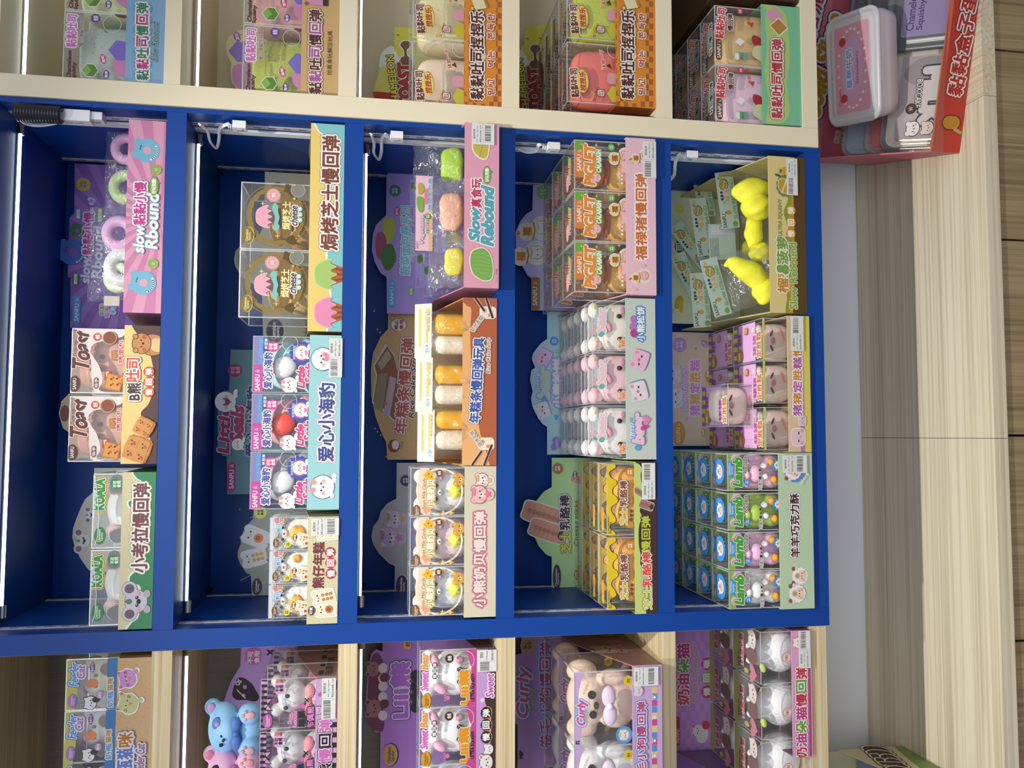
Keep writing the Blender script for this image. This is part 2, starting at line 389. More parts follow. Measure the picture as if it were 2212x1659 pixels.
def shelfZ(x, y): return float(atY(x, y, 0)[2])
Z1, Z2, Z3, Z4, Z5 = shelfZ(345, 790), shelfZ(737.5, 800), shelfZ(1073.5, 800), shelfZ(1417, 800), shelfZ(1747, 800)
class Carton:
    """open display carton: front panel with print, sloping side panels, floor, raised back card"""
    def __init__(s, label, F, Yf, Z, depth, col, side, hdr=None, hcol=None, rise=.05, t=.0022, cat='display carton', group=None, back=True, inner=None, hY=None, sideart=None, name='display_carton', hgain=1.9):
        x0, x1, y0, y1 = F; xm, ym = (x0+x1)/2, (y0+y1)/2
        s.xr, s.xl = float(atY(xm, y0, Yf)[0]), float(atY(xm, y1, Yf)[0]); s.zt = float(atY(x0, ym, Yf)[2]); s.zb = Z+.0006
        s.Yf, s.d, s.O = Yf, depth, np.array(((s.xr+s.xl)/2, Yf, s.zb)); s.Yb = Yf+depth
        s.root = thing(name, label, cat, s.O, group); inner = inner or side
        s.A = Art((s.O[0], Yf, s.zb), clip=(s.xl-s.O[0], s.xr-s.O[0], 0, s.zt-s.zb))
        s.A.box(s.xl, s.xr, Yf, Yf+t, s.zb, s.zt, col)
        h = s.zt-s.zb; s.h = h
        for sd, xx in ((-1, s.xl), (1, s.xr)):
            m = MB(); q = xx if sd < 0 else xx-t
            P = [(q, Yf+t, s.zb), (q, s.Yb, s.zb), (q, s.Yb, s.zt+rise), (q, Yf+depth*.55, s.zt+rise*.75), (q, Yf+t, s.zt-.001)]
            m.prism(P, (t, 0, 0), side)
            if sideart:
                zt = s.zt+rise
                a = Art((xx, Yf if sd < 0 else s.Yb, zt), (0, 1, 0) if sd > 0 else (0, -1, 0), (0, 0, 1), (sd, 0, 0), photo=False)
                if sd > 0: a.O = np.array((xx, s.Yb, zt))
                else: a.O = np.array((xx, Yf, zt))
                a.cl = None; sideart(a, depth*1000, h*1000, rise*1000, sd)
                if a.V:
                    for V_, F_, K_, S_ in zip(a.V, a.F, a.K, a.sm): pass
                    b0 = m.n; V_ = np.vstack(a.V); F_ = np.vstack(a.F); K_ = np.concatenate(a.K)
                    for ki, cc in enumerate(a.m): m.add(V_, F_[K_ == ki], cc)
            part(m, 'side_panel', s.root, s.O)
        m = MB(); m.box(s.xl+t, s.xr-t, Yf+t, s.Yb, s.zb, s.zb+.0015, inner); part(m, 'base', s.root, s.O)
        s.H = None
        if hdr:
            Y = s.Yb if hY is None else hY; P = [tuple(atY(px, py, Y)) for px, py in hdr]
            P = [P_ for P_ in P]; P = [(P[0][0], Y, s.zb+.002)]+[(p[0], Y, p[2]) for p in P]+[(P[-1][0], Y, s.zb+.002)]
            s.H = Art((s.O[0], Y, s.zb)); s.H.gain = hgain; s.H.prism(P, (0, .002, 0), hcol or col)
            q = [(p[0]-s.O[0], p[2]-s.zb) for p in P]; s.H.mask = [[q[i] for i in t] for t in tessellate_polygon([[Vector((a[0], a[1], 0)) for a in q]])]
            s.hx = (min(p[0] for p in P), max(p[0] for p in P))
        elif back:
            m = MB(); m.box(s.xl, s.xr, s.Yb-.002, s.Yb, s.zb, s.zt+rise, hcol or inner); part(m, 'back_panel', s.root, s.O)
    def price(s, x0, x1, y0, y1, flip=False):
        a = Art((s.O[0], s.Yf-.0032, s.zb)); a.lay = 0
        a.box(*(lambda p, q: (min(p[0], q[0]), max(p[0], q[0]), s.Yf-.0031, s.Yf-.0026, min(p[2], q[2]), max(p[2], q[2])))(atY(x0, y1, s.Yf-.003), atY(x1, y0, s.Yf-.003)), '#e4e4e0')
        xm, ym = (x0+x1)/2, (y0+y1)/2; h, w = x1-x0, y1-y0
        if w > h*1.15:        # two labels side by side
            ya, yb = (y0, ym) if not flip else (ym, y1); yc, yd = (ym, y1) if not flip else (y0, ym)
            bx0, bx1, by0, by1 = x0+h*.14, x0+h*.62, yc+w*.04, yd-w*.04; tx0, tx1, ty0, ty1 = x0, x1, ya, yb
            a.line([(x0+1, ym), (x1-1, ym)], .6, '#b9b9b4')
            vert = False
        else:
            bx0, bx1, by0, by1 = xm+h*.08, x1-h*.16, y0+w*.08, y1-w*.12; tx0, tx1, ty0, ty1 = x0, xm, y0, y1
            a.line([(xm, y0+1), (xm, y1-1)], .6, '#b9b9b4')
        rnd = random.Random(int(x0*7+y0)); q = by0
        while q < by1:
            wv = rnd.choice((.5, .5, .9, 1.4)); a.rect(bx0, bx1, q, q+wv, '#3a3a3c'); a.lay -= 1; q += wv+rnd.choice((.6, .9, 1.3))
        a.lay += 1
        H = (tx1-tx0); L = (ty1-ty0)
        for i, (tt, hh, ll) in enumerate((('慢回弹玩具', .17, .5), ('6971 39g 110pcs/m', .11, .8), ('零售价(未含税): ￥29', .15, .85))):
            a.T(tx0+H*(.22+.28*i), (ty0+ty1)/2, H*hh, L*ll, tt, '#3c3c3e', b=0)
        part(a, 'price_label', s.root, s.O)
    def done(s):
        part(s.A, 'front_panel', s.root, s.O)
        if s.H is not None: part(s.H, 'back_card', s.root, s.O)
        return s.root

def boxwire(m, x0, x1, y0, y1, z0, z1, r, c):
    for y in (y0, y1):
        for z in (z0, z1): m.box(x0, x1, y-r, y+r, z-r, z+r, c)
        for x in (x0, x1): m.box(x-r, x+r, y-r, y+r, z0, z1, c)
    for x in (x0, x1):
        for z in (z0, z1): m.box(x-r, x+r, y0, y1, z-r, z+r, c)
def toybits(root, O, box, groups, remesh=True):
    """groups: (part name, colour, [(a, b, c, ra, rb, rc[, rot]), ...]) in box units: a right, b up, c back, 0..1; radii are shares of box width"""
    x0, x1, y0, y1, z0, z1 = box; w = x1-x0; top = None
    for gi, (nm, c, prims) in enumerate(groups):
        m = MB()
        for p in prims:
            if p[0] == 'raw': p[1](m, box, c); continue
            a, b, cc, ra, rb, rc = p[:6]; R = None
            if len(p) > 6 and p[6]:
                R = Matrix.Rotation(math.radians(-p[6]), 3, 'Y')
            e = p[7] if len(p) > 7 else 1.0
            m.sph((x0+a*w, y0+cc*(y1-y0), z0+b*(z1-z0)), (ra*w, rc*w, rb*w), c, R=R, e=e)
        o = m.build(nm, root if top is None else top, O)
        if gi and len(prims) > 1:
            kid(top, o) if False else bpy.data.objects.remove(o)
            for p in prims:
                m = MB()
                if p[0] == 'raw': p[1](m, box, c)
                else:
                    R = Matrix.Rotation(math.radians(-p[6]), 3, 'Y') if len(p) > 6 and p[6] else None
                    m.sph((x0+p[0]*w, y0+p[2]*(y1-y0), z0+p[1]*(z1-z0)), (p[3]*w, p[5]*w, p[4]*w), c, R=R, e=p[7] if len(p) > 7 else 1.0)
                kid(top, m.build(nm, top, O))
            continue
        if gi == 0 and remesh and len(prims) > 1:
            r = o.modifiers.new('union', 'REMESH'); r.mode = 'VOXEL'; r.voxel_size = w*.022; r.use_smooth_shade = True
            sm = o.modifiers.new('smooth', 'SMOOTH'); sm.iterations = 6
        kid(root if top is None else top, o)
        if top is None: top = o
    return top
PACKS = []
def packs(name, desc, where, cat, group, xt, ys, Yf, Z, d, art, toys, rows=1, pitch=None, shell=FILM, xb=None, top=None, edge=.0006, wallcol=None, labels=None, rowword=None, extra=None, prefix=''):
    """clear product boxes standing in a carton. xt: top edge pixel of the front row; ys: [(right, left), ...] pixel spans of the front row"""
    first = None; zb = Z+.0022 if xb is None else float(atY(xb, (ys[0][0]+ys[0][1])/2, Yf)[2]); out = []
    n = len(ys); pitch = pitch or d+.0015; meshes = {}
    for i, (ya, yb) in enumerate(ys):
        xr, xl = float(atY(xt, ya, Yf)[0]), float(atY(xt, yb, Yf)[0])
        w = xr-xl
        if i == 0: W = w; zt = float(atY(xt, (ya+yb)/2, Yf)[2])
        cx = (xr+xl)/2; O = np.array((cx, Yf, zb)); box = (cx-W/2, cx+W/2, Yf, Yf+d, zb, zt)
        toy = toys[i % len(toys)]
        for r in range(rows):
            if labels: lab = labels[i*rows+r] if len(labels) > i else labels[0]
            else:
                k = n-1-i
                col_ = 'left end' if k == 0 else ('right end' if k == n-1 else ('middle' if n == 3 else ORD[k]+' from left'))
                lab = f"{prefix[i] if isinstance(prefix, (list, tuple)) else prefix}{desc}, {col_}{', '+(rowword or ['front', 'second', 'third', 'fourth', 'fifth'])[r]+' row' if rows > 1 else ''}, {where}"
            Or = O+np.array((0, r*pitch, 0))
            root = thing(name, lab, cat, Or, group)
            if first is None:
                m = MB()
                m.box(*box, shell); boxwire(m, *box, edge, EDGE)
                sh = kid(root, m.build('clear_shell', root, O)); a = Art((cx, Yf-.0004, zb), clip=(-W/2, W/2, 0, zt-zb)); a.n_ = 0
                art(a); pr = kid(root, a.build('printed_front', root, O)) if a.V else None
                tp = None
                if top:
                    b = Art((cx+W/2, Yf+d, zt+.0005), (1, 0, 0), (0, 1, 0), (0, 0, 1), photo=False); b.cl = None
                    top(b, W*1000, d*1000); tp = kid(root, b.build('printed_top', root, O))
                ex = None
                if extra:
                    m = MB(); extra(m, box); ex = kid(root, m.build('carton_sleeve', root, O))
                first = (sh, pr, tp, ex)
            else:
                for q in first:
                    if q is not None:
                        c = q.copy(); COL.objects.link(c); c.parent = root; kid(root, c)
            tk = i % len(toys)
            if toy:
                if tk not in meshes: meshes[tk] = toybits(root, O, box, toy)
                else:
                    kid(root, dup(meshes[tk], root))
            out.append(root)
    return out
def bag(root, O, cx, cy, cz, w, h, th, tilt=0, yaw=0, roll=0, c=BAG, seed=1, seal=True, name='clear_bag'):
    """soft transparent pouch: two bulging, crinkled sheets closed at the rim"""
    m = MB(); n = 18; R = Matrix.Rotation(yaw, 3, 'Z') @ Matrix.Rotation(tilt, 3, 'X') @ Matrix.Rotation(roll, 3, 'Y')
    for sd in (-1, 1):
        V = []; F = []
        for i in range(n+1):
            for j in range(n+1):
                u, v = i/n*2-1, j/n*2-1
                b = max(0, (1-abs(u)**2.6)*(1-abs(v)**2.6))**.6
                nz = noise.noise(Vector((u*2.3+seed, v*2.3, sd*3.1)))*.35+noise.noise(Vector((u*6+seed, v*6, sd)))*.14
                p = Vector((u*w/2*(1-.03*b), sd*th/2*b*(1+nz*1.1), v*h/2*(1-.02*b))) + Vector((noise.noise(Vector((v*3, seed, 0)))*.02*w, 0, noise.noise(Vector((u*3, seed, 5)))*.02*h))
                V.append((R @ p)[:])
        for i in range(n):
            for j in range(n):
                a = i*(n+1)+j; F += [(a, a+n+1, a+n+2), (a, a+n+2, a+1)]
        m.add(np.array(V)+np.array((cx, cy, cz)), F, c, True)
    return part(m, name, root, O)
# ================================================================== the place
BLUE = soft('#11408f', 'blue_lacquer', rough=.38, spec=.22)
CREAM = soft('#e2d6b8', 'cream_lacquer', rough=.5, spec=.3)
WALLM = soft('#e4e6ea', 'wall_paint', rough=.8, spec=.2)
OAKX = wood('oak_board', '#d9c8a2', '#a8936c', 'X')
OAKT = wood('oak_bench_top', '#dcd2b8', '#b5a88a', 'X')
OAKD = wood('oak_bench_front', '#b7a27d', '#7f6b4d', 'X', contrast=.8)
OAKZ = wood('oak_panel', '#a08d6c', '#6d5c42', 'Z', contrast=.9)
GREYW = wood('grey_wood_back', '#8f897f', '#7a746a', 'Z', sc=2, contrast=.5)
CHROME = 'chrome'
_m = bpy.data.materials.new('chrome'); _m.use_nodes = True; _b = _m.node_tree.nodes['Principled BSDF']; _b.inputs['Metallic'].default_value = 1; _b.inputs['Roughness'].default_value = .25; _b.inputs['Base Color'].default_value = (.62, .62, .64, 1); MATS[CHROME] = _m
WHITEP = soft('#e8e9ec', 'white_plastic', rough=.4)
GALV = soft('#c9cbd2', 'slotted_metal', rough=.35, spec=.6)
LEDM = emit('led_diffuser', (.86, .95, 1.0), 9)
D = .32
ZBENCH = -1.1207
def simple(name, fn, kind='structure', O=(0, 0, 0), label=None, cat=None):
    m = MB(); fn(m); o = m.build(name, None, O)
    if kind: o['kind'] = kind
    if label: o['label'] = label
    if cat: o['category'] = cat
    return o
simple('wall_back', lambda m: m.box(-1.1, 1.9, .332, .40, -1.56, 1.0, WALLM))
simple('floor', lambda m: m.box(-1.1, 1.9, -3.0, .40, -1.60, -1.56, wood('floor_boards', '#a48e6c', '#7b6849', 'Y')))
# bench
br = thing('bench', 'long oak bench under the shelves with a row of panelled fronts', 'bench', (0, 0, -1.56))
def bp(fn, name):
    m = MB(); fn(m); part(m, name, br, (0, 0, -1.56))
T = .0275
bp(lambda m: m.box(-.9, .3455, -.09, .331, ZBENCH-T, ZBENCH, OAKT), 'bench_top')
bp(lambda m: m.box(.3465, .9865, -.09, .331, ZBENCH-T, ZBENCH, OAKT), 'bench_top')
OAKQ = wood('oak_mitred_top', '#d9cdb0', '#b2a382', 'Y')
bp(lambda m: m.box(.9875, 1.8, -.09, .331, ZBENCH-T, ZBENCH, OAKQ), 'bench_top')
xs = [-.9, -.392, -.0205, .3515, .7165, 1.08, 1.45, 1.8]
for a, b in zip(xs, xs[1:]):
    bp(lambda m: m.box(a+.0022, b-.0022, -.084, -.066, -1.55, ZBENCH-T-.001, OAKZ), 'front_panel')
bp(lambda m: m.box(-.9, 1.8, -.065, .33, -1.55, ZBENCH-T-.001, mat('#15120f') and '#15120f'), 'carcass')

ZB0 = float(atY(-6, 260, 0)[2])
TH = .0318
SH = [(ZB0, ZB0+TH), (Z1-TH, Z1), (Z2-TH, Z2), (Z3-TH, Z3), (Z4-TH, Z4), (Z5-TH, Z5)]
def unit(label, name, x0, x1, il, ir, bm, backm, backz=None, fy=0.0, boards=SH):
    r = thing(name, label, 'shelving unit', (x0, fy, boards[-1][0])); O = (x0, fy, boards[-1][0])
    zl, zh = boards[-1][0], .95
    def P(nm, *b):
        m = MB(); m.box(*b); part(m, nm, r, O)
    if il > x0: P('side_panel', x0, il, fy, D, zl, zh, bm)
    if ir < x1: P('side_panel', ir, x1, fy, D, zl, zh, bm)
    for a, b in boards: P('shelf_board', il+.0003, ir-.0003, fy, D-.004, a, b, bm)
    P('back_panel', il, ir, D-.004, D, zl, zh, backm)
    return r, O
ub, OB = unit('bright blue shelving unit in the middle with five lit shelves of toys', 'blue_shelving_unit', 0, .8995, .0325, .8912, BLUE, BLUE)
uc, OC = unit('cream shelving unit on the right of the blue one', 'cream_shelving_unit', .90, 1.75, .9365, 1.714, CREAM, CREAM, fy=-.004,
              boards=[(ZB0, ZB0+TH), (float(atY(391, 150, 0)[2]), float(atY(355, 150, 0)[2])), (float(atY(770, 150, 0)[2]), float(atY(731, 150, 0)[2])), (float(atY(1121, 150, 0)[2]), float(atY(1083.5, 150, 0)[2])), (float(atY(1450, 150, 0)[2]), float(atY(1416, 150, 0)[2])), (float(atY(1763, 200, 0)[2]), float(atY(1730.5, 200, 0)[2]))])
ZC = [float(atY(q, 150, 0)[2]) for q in (355, 731, 1083.5, 1416, 1730.5)]
uw, OW = unit('oak shelving unit with grey backs on the left of the blue one', 'oak_shelving_unit', -.80, -.0006, -.765, -.0008, OAKX, GREYW, fy=.002,
              boards=[(ZB0, ZB0+TH), (float(atY(369, 1500, 0)[2]), float(atY(325, 1500, 0)[2])), (float(atY(770, 1500, 0)[2]), float(atY(729, 1500, 0)[2])), (float(atY(1113, 1500, 0)[2]), float(atY(1072, 1500, 0)[2])), (float(atY(1461, 1500, 0)[2]), float(atY(1425, 1500, 0)[2])), (float(atY(1788, 1500, 0)[2]), float(atY(1753.5, 1500, 0)[2]))])
ZW = [float(atY(q, 1500, 0)[2]) for q in (325, 729, 1072, 1425, 1753.5)]
# slotted uprights of the blue unit, power rail
def slotted(x, y, sd, zt=.9, zb=Z5+.01):
    m = MB(); xx = (x, x+.0016) if sd > 0 else (x-.0016, x)
    m.box(xx[0], xx[1], y-.006, y+.006, zb, zt, GALV); z = zb+.01; f = x+.0018*sd
    while z < zt:
        m.box(min(x, f), max(x, f), y-.0013, y+.0013, z, z+.013, '#22242c'); z += .026
    part(m, 'slotted_upright', ub, OB)
slotted(.0327, .046, 1); slotted(.0327, .288, 1); slotted(.891, .046, -1); slotted(.891, .288, -1)
m = MB()
for k in range(3): m.box(.8875, .891, .066+.0062*k, .0712+.0062*k, Z5+.02, .9, WHITEP)
m.box(.889, .891, .064, .087, Z5+.02, .9, WHITEP); part(m, 'power_rail', ub, OB)
for zb in (Z1, Z2):
    for x in (.045, .878):
        m = MB(); m.tube([(x, .285, zb-TH-.012), (x, .285, zb-TH)], .005, CHROME); part(m, 'shelf_pin', ub, OB)
for (px, py) in ((1120.8, 455),):
    p = atY(px, py, .3158); m = MB(); m.tube([(p[0], .3156, p[2]), (p[0], .313, p[2])], .0042, CHROME); m.box(p[0]-.003, p[0]+.003, .3126, .3131, p[2]-.0006, p[2]+.0006, '#2a2a30'); part(m, 'screw', ub, OB)
# light bars
def ledbar(label, zb, xa, xb, y=.08, cable=None, plug=None, duct=False):
    O = ((xa+xb)/2, y, zb-.004); r = thing('led_light_bar', label, 'shelf light', O, 'light bars under the shelves')
    m = MB(); P = [(xa+.03, y+.0040*math.cos(t), zb-.0026-.0036*math.sin(t)) for t in [math.pi*q/8 for q in range(9)]]
    m.prism(P, (xb-xa-.056, 0, 0), LEDM); part(m, 'light_tube', r, O)
    m = MB(); m.box(xa+.03, xb-.026, y-.0048, y+.0048, zb-.0026, zb-.0003, GALV); part(m, 'channel', r, O)
    for a, b in ((xa+.010, xa+.03), (xb-.026, xb-.008)):
        m = MB(); m.tube([(a, y, zb-.005), (b, y, zb-.005)], .0062, CHROME); m.tube([((a+b)/2, y, zb-.005), ((a+b)/2, y, zb-.0002)], .003, CHROME); part(m, 'end_clip', r, O)
    if cable:
        X = .872; P = [atX(px, py, X) for px, py in cable]; Q = []
        for i in range(len(P)-1):                       # Catmull-Rom through the measured points
            p0, p1, p2, p3 = P[max(i-1, 0)], P[i], P[i+1], P[min(i+2, len(P)-1)]
            for k in range(6):
                t = k/6; Q.append(.5*((2*p1)+(-p0+p2)*t+(2*p0-5*p1+4*p2-p3)*t*t+(-p0+3*p1-3*p2+p3)*t**3))
        Q.append(P[-1])
        for k, q in enumerate(Q): q[0] = X+.012*(k/len(Q))
        m = MB(); m.tube([tuple(q) for q in Q], .0021, WHITEP, 8); m.tube([(q[0]+.0022, q[1]+.0012, q[2]+.002) for q in Q], .0018, WHITEP, 8); part(m, 'cable', r, O)
        e = Q[-1]; m = MB()
        m.box(.874, .8868, e[1]-.011, e[1]+.011, e[2]-.028, e[2]-.006, WHITEP); m.box(.8725, .875, e[1]-.004, e[1]+.004, e[2]-.021, e[2]-.012, '#b9bbc2')
        for k in range(3): m.tube([(.8795, e[1], e[2]-.006+.0035*k), (.8795, e[1], e[2]-.0045+.0035*k)], .0045-.0006*k, WHITEP, 10)
        part(m, 'plug', r, O)
    return r
ledbar('bright light bar under the top edge, above the koala and bear carton row', ZB0, .034, .89, cable=[(44, 260), (60, 272), (95, 277), (140, 270), (165, 264), (186, 264)])
ledbar('light bar under the second blue board, over the cheese cup boxes', SH[1][0], .034, .89, cable=[(432, 270), (448, 285), (455, 312), (468, 327), (474, 310), (476, 290), (496, 282)])
ledbar('thin light bar over the orange rice cake carton', SH[2][0], .034, .89, cable=[(802, 291), (809, 312), (808, 335), (819, 352), (825, 335), (826, 312), (836, 304)])
ledbar('light bar mostly hidden behind the board over the piglet boxes', SH[3][0], .034, .89, cable=[(1117, 320), (1135, 332), (1158, 334), (1165, 324), (1175, 327)])
ledbar('light bar hidden behind the board over the yellow durian carton', SH[4][0], .034, .89, cable=[(1450, 388), (1458, 380), (1460, 360), (1466, 348), (1473, 345)])
for i, lb in ((0, 'light bar at the top of the cream unit over the blue carton'), (1, 'light bar in the second cream cubby over the tan carton'), (2, 'thin light bar over the upper orange toast carton')):
    zz = [ZB0, ZC[0], ZC[1]][i]-(TH if i else 0); ledbar(lb, zz, .93, 1.70, y=.085)
for i, lb in ((1, 'light bar in the oak unit over the blue plush bear'), (2, 'light bar in the oak unit over the purple bear boxes')):
    ledbar(lb, [ZB0, ZW[0], ZW[1]][i]-.033, -.75, -.004, y=.085)
# black spiral cable sleeve in the top right corner of the blue unit
P0, P1 = atX(35, 243, .874), atX(132, 249, .874); m = MB(); n = 330; pts = []
for i in range(n+1):
    t = i/n; a = t*2*math.pi*15; c = P0*(1-t)+P1*t; pts.append((c[0]+.010*math.cos(a), c[1]+.013*math.sin(a), c[2]))
m.tube(pts, .0042, soft('#14161f', 'black_rubber', rough=.35, spec=.5), 7)
o = m.build('spiral_cable_sleeve', None, P0); tag(o, 'black coiled cable sleeve hanging in the top right corner of the blue unit', 'cable')
P2 = atX(160, 250, .88); m = MB(); m.box(.868, .8865, P2[1]-.012, P2[1]+.012, P2[2]-.028, P2[2]+.026, WHITEP)
a = Art((.8678, P2[1], P2[2]), (0, -1, 0), (0, 0, 1), (-1, 0, 0), photo=False); a.T(0, 0, 8, 30, 'INPUT DC24V', '#8f93a0', b=0, rot=90)
for ki, cc in enumerate(a.m): m.add(np.vstack(a.V), np.vstack(a.F)[np.concatenate(a.K) == ki], cc)
o = m.build('power_adapter', None, P2); tag(o, 'white power adapter block below the black coiled cable', 'adapter')
def rays(A, x, y, R, n, c, ph=0):
    A.masking = True
    for i in range(n):
        t0 = 2*math.pi*(i+ph)/n; t1 = t0+math.pi/n
        A.poly([(x, y), (x-R*math.sin(t0), y-R*math.cos(t0)), (x-R*math.sin(t1), y-R*math.cos(t1))], c); A.lay -= 1
    A.lay += 1; A.masking = False
def smooth(pts, k=6):
    n = len(pts); Q = []; P = [np.array(p, float) for p in pts]
    for i in range(n):
        p0, p1, p2, p3 = P[i-1], P[i], P[(i+1) % n], P[(i+2) % n]
        for j in range(k):
            t = j/k; Q.append(tuple(.5*((2*p1)+(-p0+p2)*t+(2*p0-5*p1+4*p2-p3)*t*t+(-p0+3*p1-3*p2+p3)*t**3)))
    return Q
def blob(A, pts, c): A.poly(smooth(pts), c)
def donut(A, x, y, r, c, hole, hi='#f6efe8', bear=True):
    if bear:
        for dx, dy in ((-.75, .75), (-1.0, -.35)):
            A.ell(x+dx*r, y-dy*r*.98, r*.3, r*.3, c)
    A.ell(x, y, r, r, c); A.ell(x, y, r*.32, r*.32, hole)
    P = [(x-r*.82*math.sin(t), y-r*.82*math.cos(t)) for t in [math.radians(q) for q in range(200, 300, 12)]]
    A.line(P, r*.12, hi)
    if bear:
        for q in (-.14, .0, .14): A.ell(x-r*.55+q*r*.3, y-r*(.25+q), r*.05, r*.05, '#2d3038')
def sanfu(A, x, y, H, L, c='#f4f4f2', tail=True):
    A.T(x, y+L*.10, H, L*.76, 'SANFU', c, b=.02)
    if tail:
        A.T(x-H*.22, y-L*.44, H*.34, L*.12, '三', c, b=0); A.T(x+H*.26, y-L*.44, H*.42, L*.12, '福', c, b=0)
def sanbadge(A, x, y, rx, ry, bg, c='#f4f4f2'):
    A.rect(x-rx, x+rx, y-ry, y+ry, bg, rx); sanfu(A, x, y, rx*1.0, ry*1.6, c)
def cham(A, x, y, rx, ry, bg, c='#f4f0ea', rim=None, rr=1, rot=0):
    if rim: A.ell(x+rx*.10, y, rx*1.04, ry*1.04, rim)
    A.ell(x, y, rx, ry, bg, rot)
    A.T(x-rx*.16, y, rx*.46, ry*1.45, 'Chameleon', c, b=.02); A.T(x+rx*.36, y+ry*.12, rx*.46, ry*.95, 'Squishy', c, b=.02)
def swirl(A, x, y, k, c, rot=0):
    A.line([(x, y), (x-3*k, y-2*k), (x+1*k, y-5*k), (x-3*k, y-8*k)], 1.2*k, c)
def cupcake(A, x, y, r, top, lt, cup='#b2623f', st='#8f4a2e'):
    A.poly([(x+.05*r, y-.78*r), (x+.95*r, y-.45*r), (x+1.05*r, y), (x+.95*r, y+.45*r), (x+.05*r, y+.78*r)], cup)
    for q in (-.45, 0, .45): A.poly([(x+.1*r, y-(q-.1)*r), (x+1.0*r, y-(q*.6-.06)*r), (x+1.0*r, y-(q*.6+.06)*r), (x+.1*r, y-(q+.1)*r)], st)
    P = [(x-.95*r, y), (x-.82*r, y-.6*r), (x-.2*r, y-.98*r), (x+.25*r, y-1.0*r), (x+.1*r, y-.72*r), (x+.5*r, y-.5*r), (x+.12*r, y-.24*r), (x+.55*r, y), (x+.12*r, y+.26*r), (x+.5*r, y+.52*r), (x+.1*r, y+.72*r), (x+.3*r, y+1.0*r), (x-.2*r, y+.98*r), (x-.82*r, y+.6*r)]
    blob(A, P, lt); blob(A, [(x+(p-x)*.92-.03*r, y+(q-y)*.93) for p, q in P], top)
def seal(A, x, y, r, bow=None):
    for g, c in ((1.06, '#4f5d86'), (1.0, '#f4f2f0')):
        A.ell(x+.95*r, y-.55*r, .28*r*g, .2*r*g, c, 30); A.ell(x+1.0*r, y-.95*r, .2*r*g, .3*r*g, c, -20)
        A.ell(x+.75*r, y+.65*r, .2*r*g, .34*r*g, c, 40); A.ell(x, y, .98*r*g, 1.0*r*g, c)
    for q in (-.3, .3): A.ell(x-.12*r, y-q*r, .09*r, .08*r, '#2b2c38'); A.ell(x+.08*r, y-q*1.7*r, .14*r, .17*r, '#f0b8a8')
    A.ell(x+.04*r, y, .06*r, .09*r, '#3a3540')
    if bow: A.ell(x-.85*r, y+.25*r, .26*r, .22*r, bow, 30); A.ell(x-.8*r, y-.4*r, .26*r, .22*r, bow, -20)
def ricebear(A, x, y, r, rot=0, fill='#8f4a3a', out='#f6f4f0'):
    t = math.radians(rot)
    def q(a, b): return (x-(a*math.sin(t)+b*math.cos(t))*r, y-(a*math.cos(t)-b*math.sin(t))*r)
    P = [(-.62, .75), (-.35, .98), (-.1, .86), (.1, .86), (.35, .98), (.62, .75), (.64, 0), (.6, -.8), (.35, -1.0), (-.35, -1.0), (-.6, -.8), (-.64, 0)]
    blob(A, [q(a*1.16, b*1.1) for a, b in P], out); blob(A, [q(a, b) for a, b in P], '#ecd9b4'); blob(A, [q(a*.82, b*.86+.03) for a, b in P], '#f4e8d0')
    for s_ in (-.24, .24): A.ell(*q(s_, .5), .07*r, .07*r, '#3a2a22')
    A.ell(*q(0, .4), .08*r, .1*r, '#c49a70')
    if fill:
        for a, b in ((-.2, 0), (.2, 0), (-.2, -.36), (.2, -.36), (-.2, -.7), (.2, -.7)): A.ell(*q(a, b), .15*r, .15*r, '#c58848')
    else:
        A.ell(*q(0, -.25), .36*r, .36*r, '#cf7a4a'); A.ell(*q(0, -.2), .2*r, .2*r, '#a84e35')
# ================================================================== row 1
DP = .295
B = 'blue unit'
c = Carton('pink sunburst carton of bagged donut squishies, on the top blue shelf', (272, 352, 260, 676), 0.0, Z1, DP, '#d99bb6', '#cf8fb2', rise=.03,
           hdr=[(151.5, 708), (152.5, 600), (146, 598), (148, 540), (150, 472), (153, 467), (160, 462), (161.5, 353)], hcol='#8f6fb8', hgain=1.15)
A = c.A; rays(A, 345, 470, 520, 26, '#c97fa8', .3)
for x, y in ((318, 325), (310, 611)): donut(A, x, y, 26, '#74b2cc', '#dfa0b4')
for x, y in ((338, 367), (331, 570)): donut(A, x, y, 11, '#86b048', '#dfa0b4', bear=False)
A.T(303, 440, 24, 92, '黏黏小慢', '#c03c8c', o=[('#f4eaf0', .12), ('#7fa9b8', .05)])
A.T(300, 516, 21, 58, 'slow', '#f5ebe8', o=[('#74acb8', .07)], sh=.15, b=.05); A.T(329, 478, 23, 116, 'Rbound', '#f5ebe8', o=[('#74acb8', .07)], sh=.15, b=.05)
A.bubble(333, 403, 9.5, 21, '#7ea63e', '好玩到爆!')
H = c.H; rays(H, 280, 540, 420, 30, '#7d5ca9', .2)
H.badge(180, 399, 15, '#b9a83c', '#6d63a0', 12); H.heart(198, 434, 9, '#b9b4e8', 20); H.heart(198, 434, 4, '#8f6fb8', 20)
H.bubble(169, 462, 7, 13, '#5a86c0', '超好玩'); H.bubble(216, 465, 8, 19, '#3f7a50', '好玩到爆!')
donut(H, 166, 498, 15, '#3f6f52', '#8a5aa6', bear=False); donut(H, 158, 545, 28, '#3d63b0', '#7a58a8')
H.T(191, 505, 20, 92, '黏黏小慢', '#b03c96', o=[('#d8cff0', .12), ('#5a7ab8', .05)]); H.T(185, 583, 17, 56, 'slow', '#d8d6f2', o=[('#5d86c4', .07)], sh=.15, b=.05)
H.T(211, 545, 19, 110, 'Rbound', '#d8d6f2', o=[('#5d86c4', .07)], sh=.15, b=.05); H.bubble(164, 603, 7, 15, '#3f7050', '超好玩')
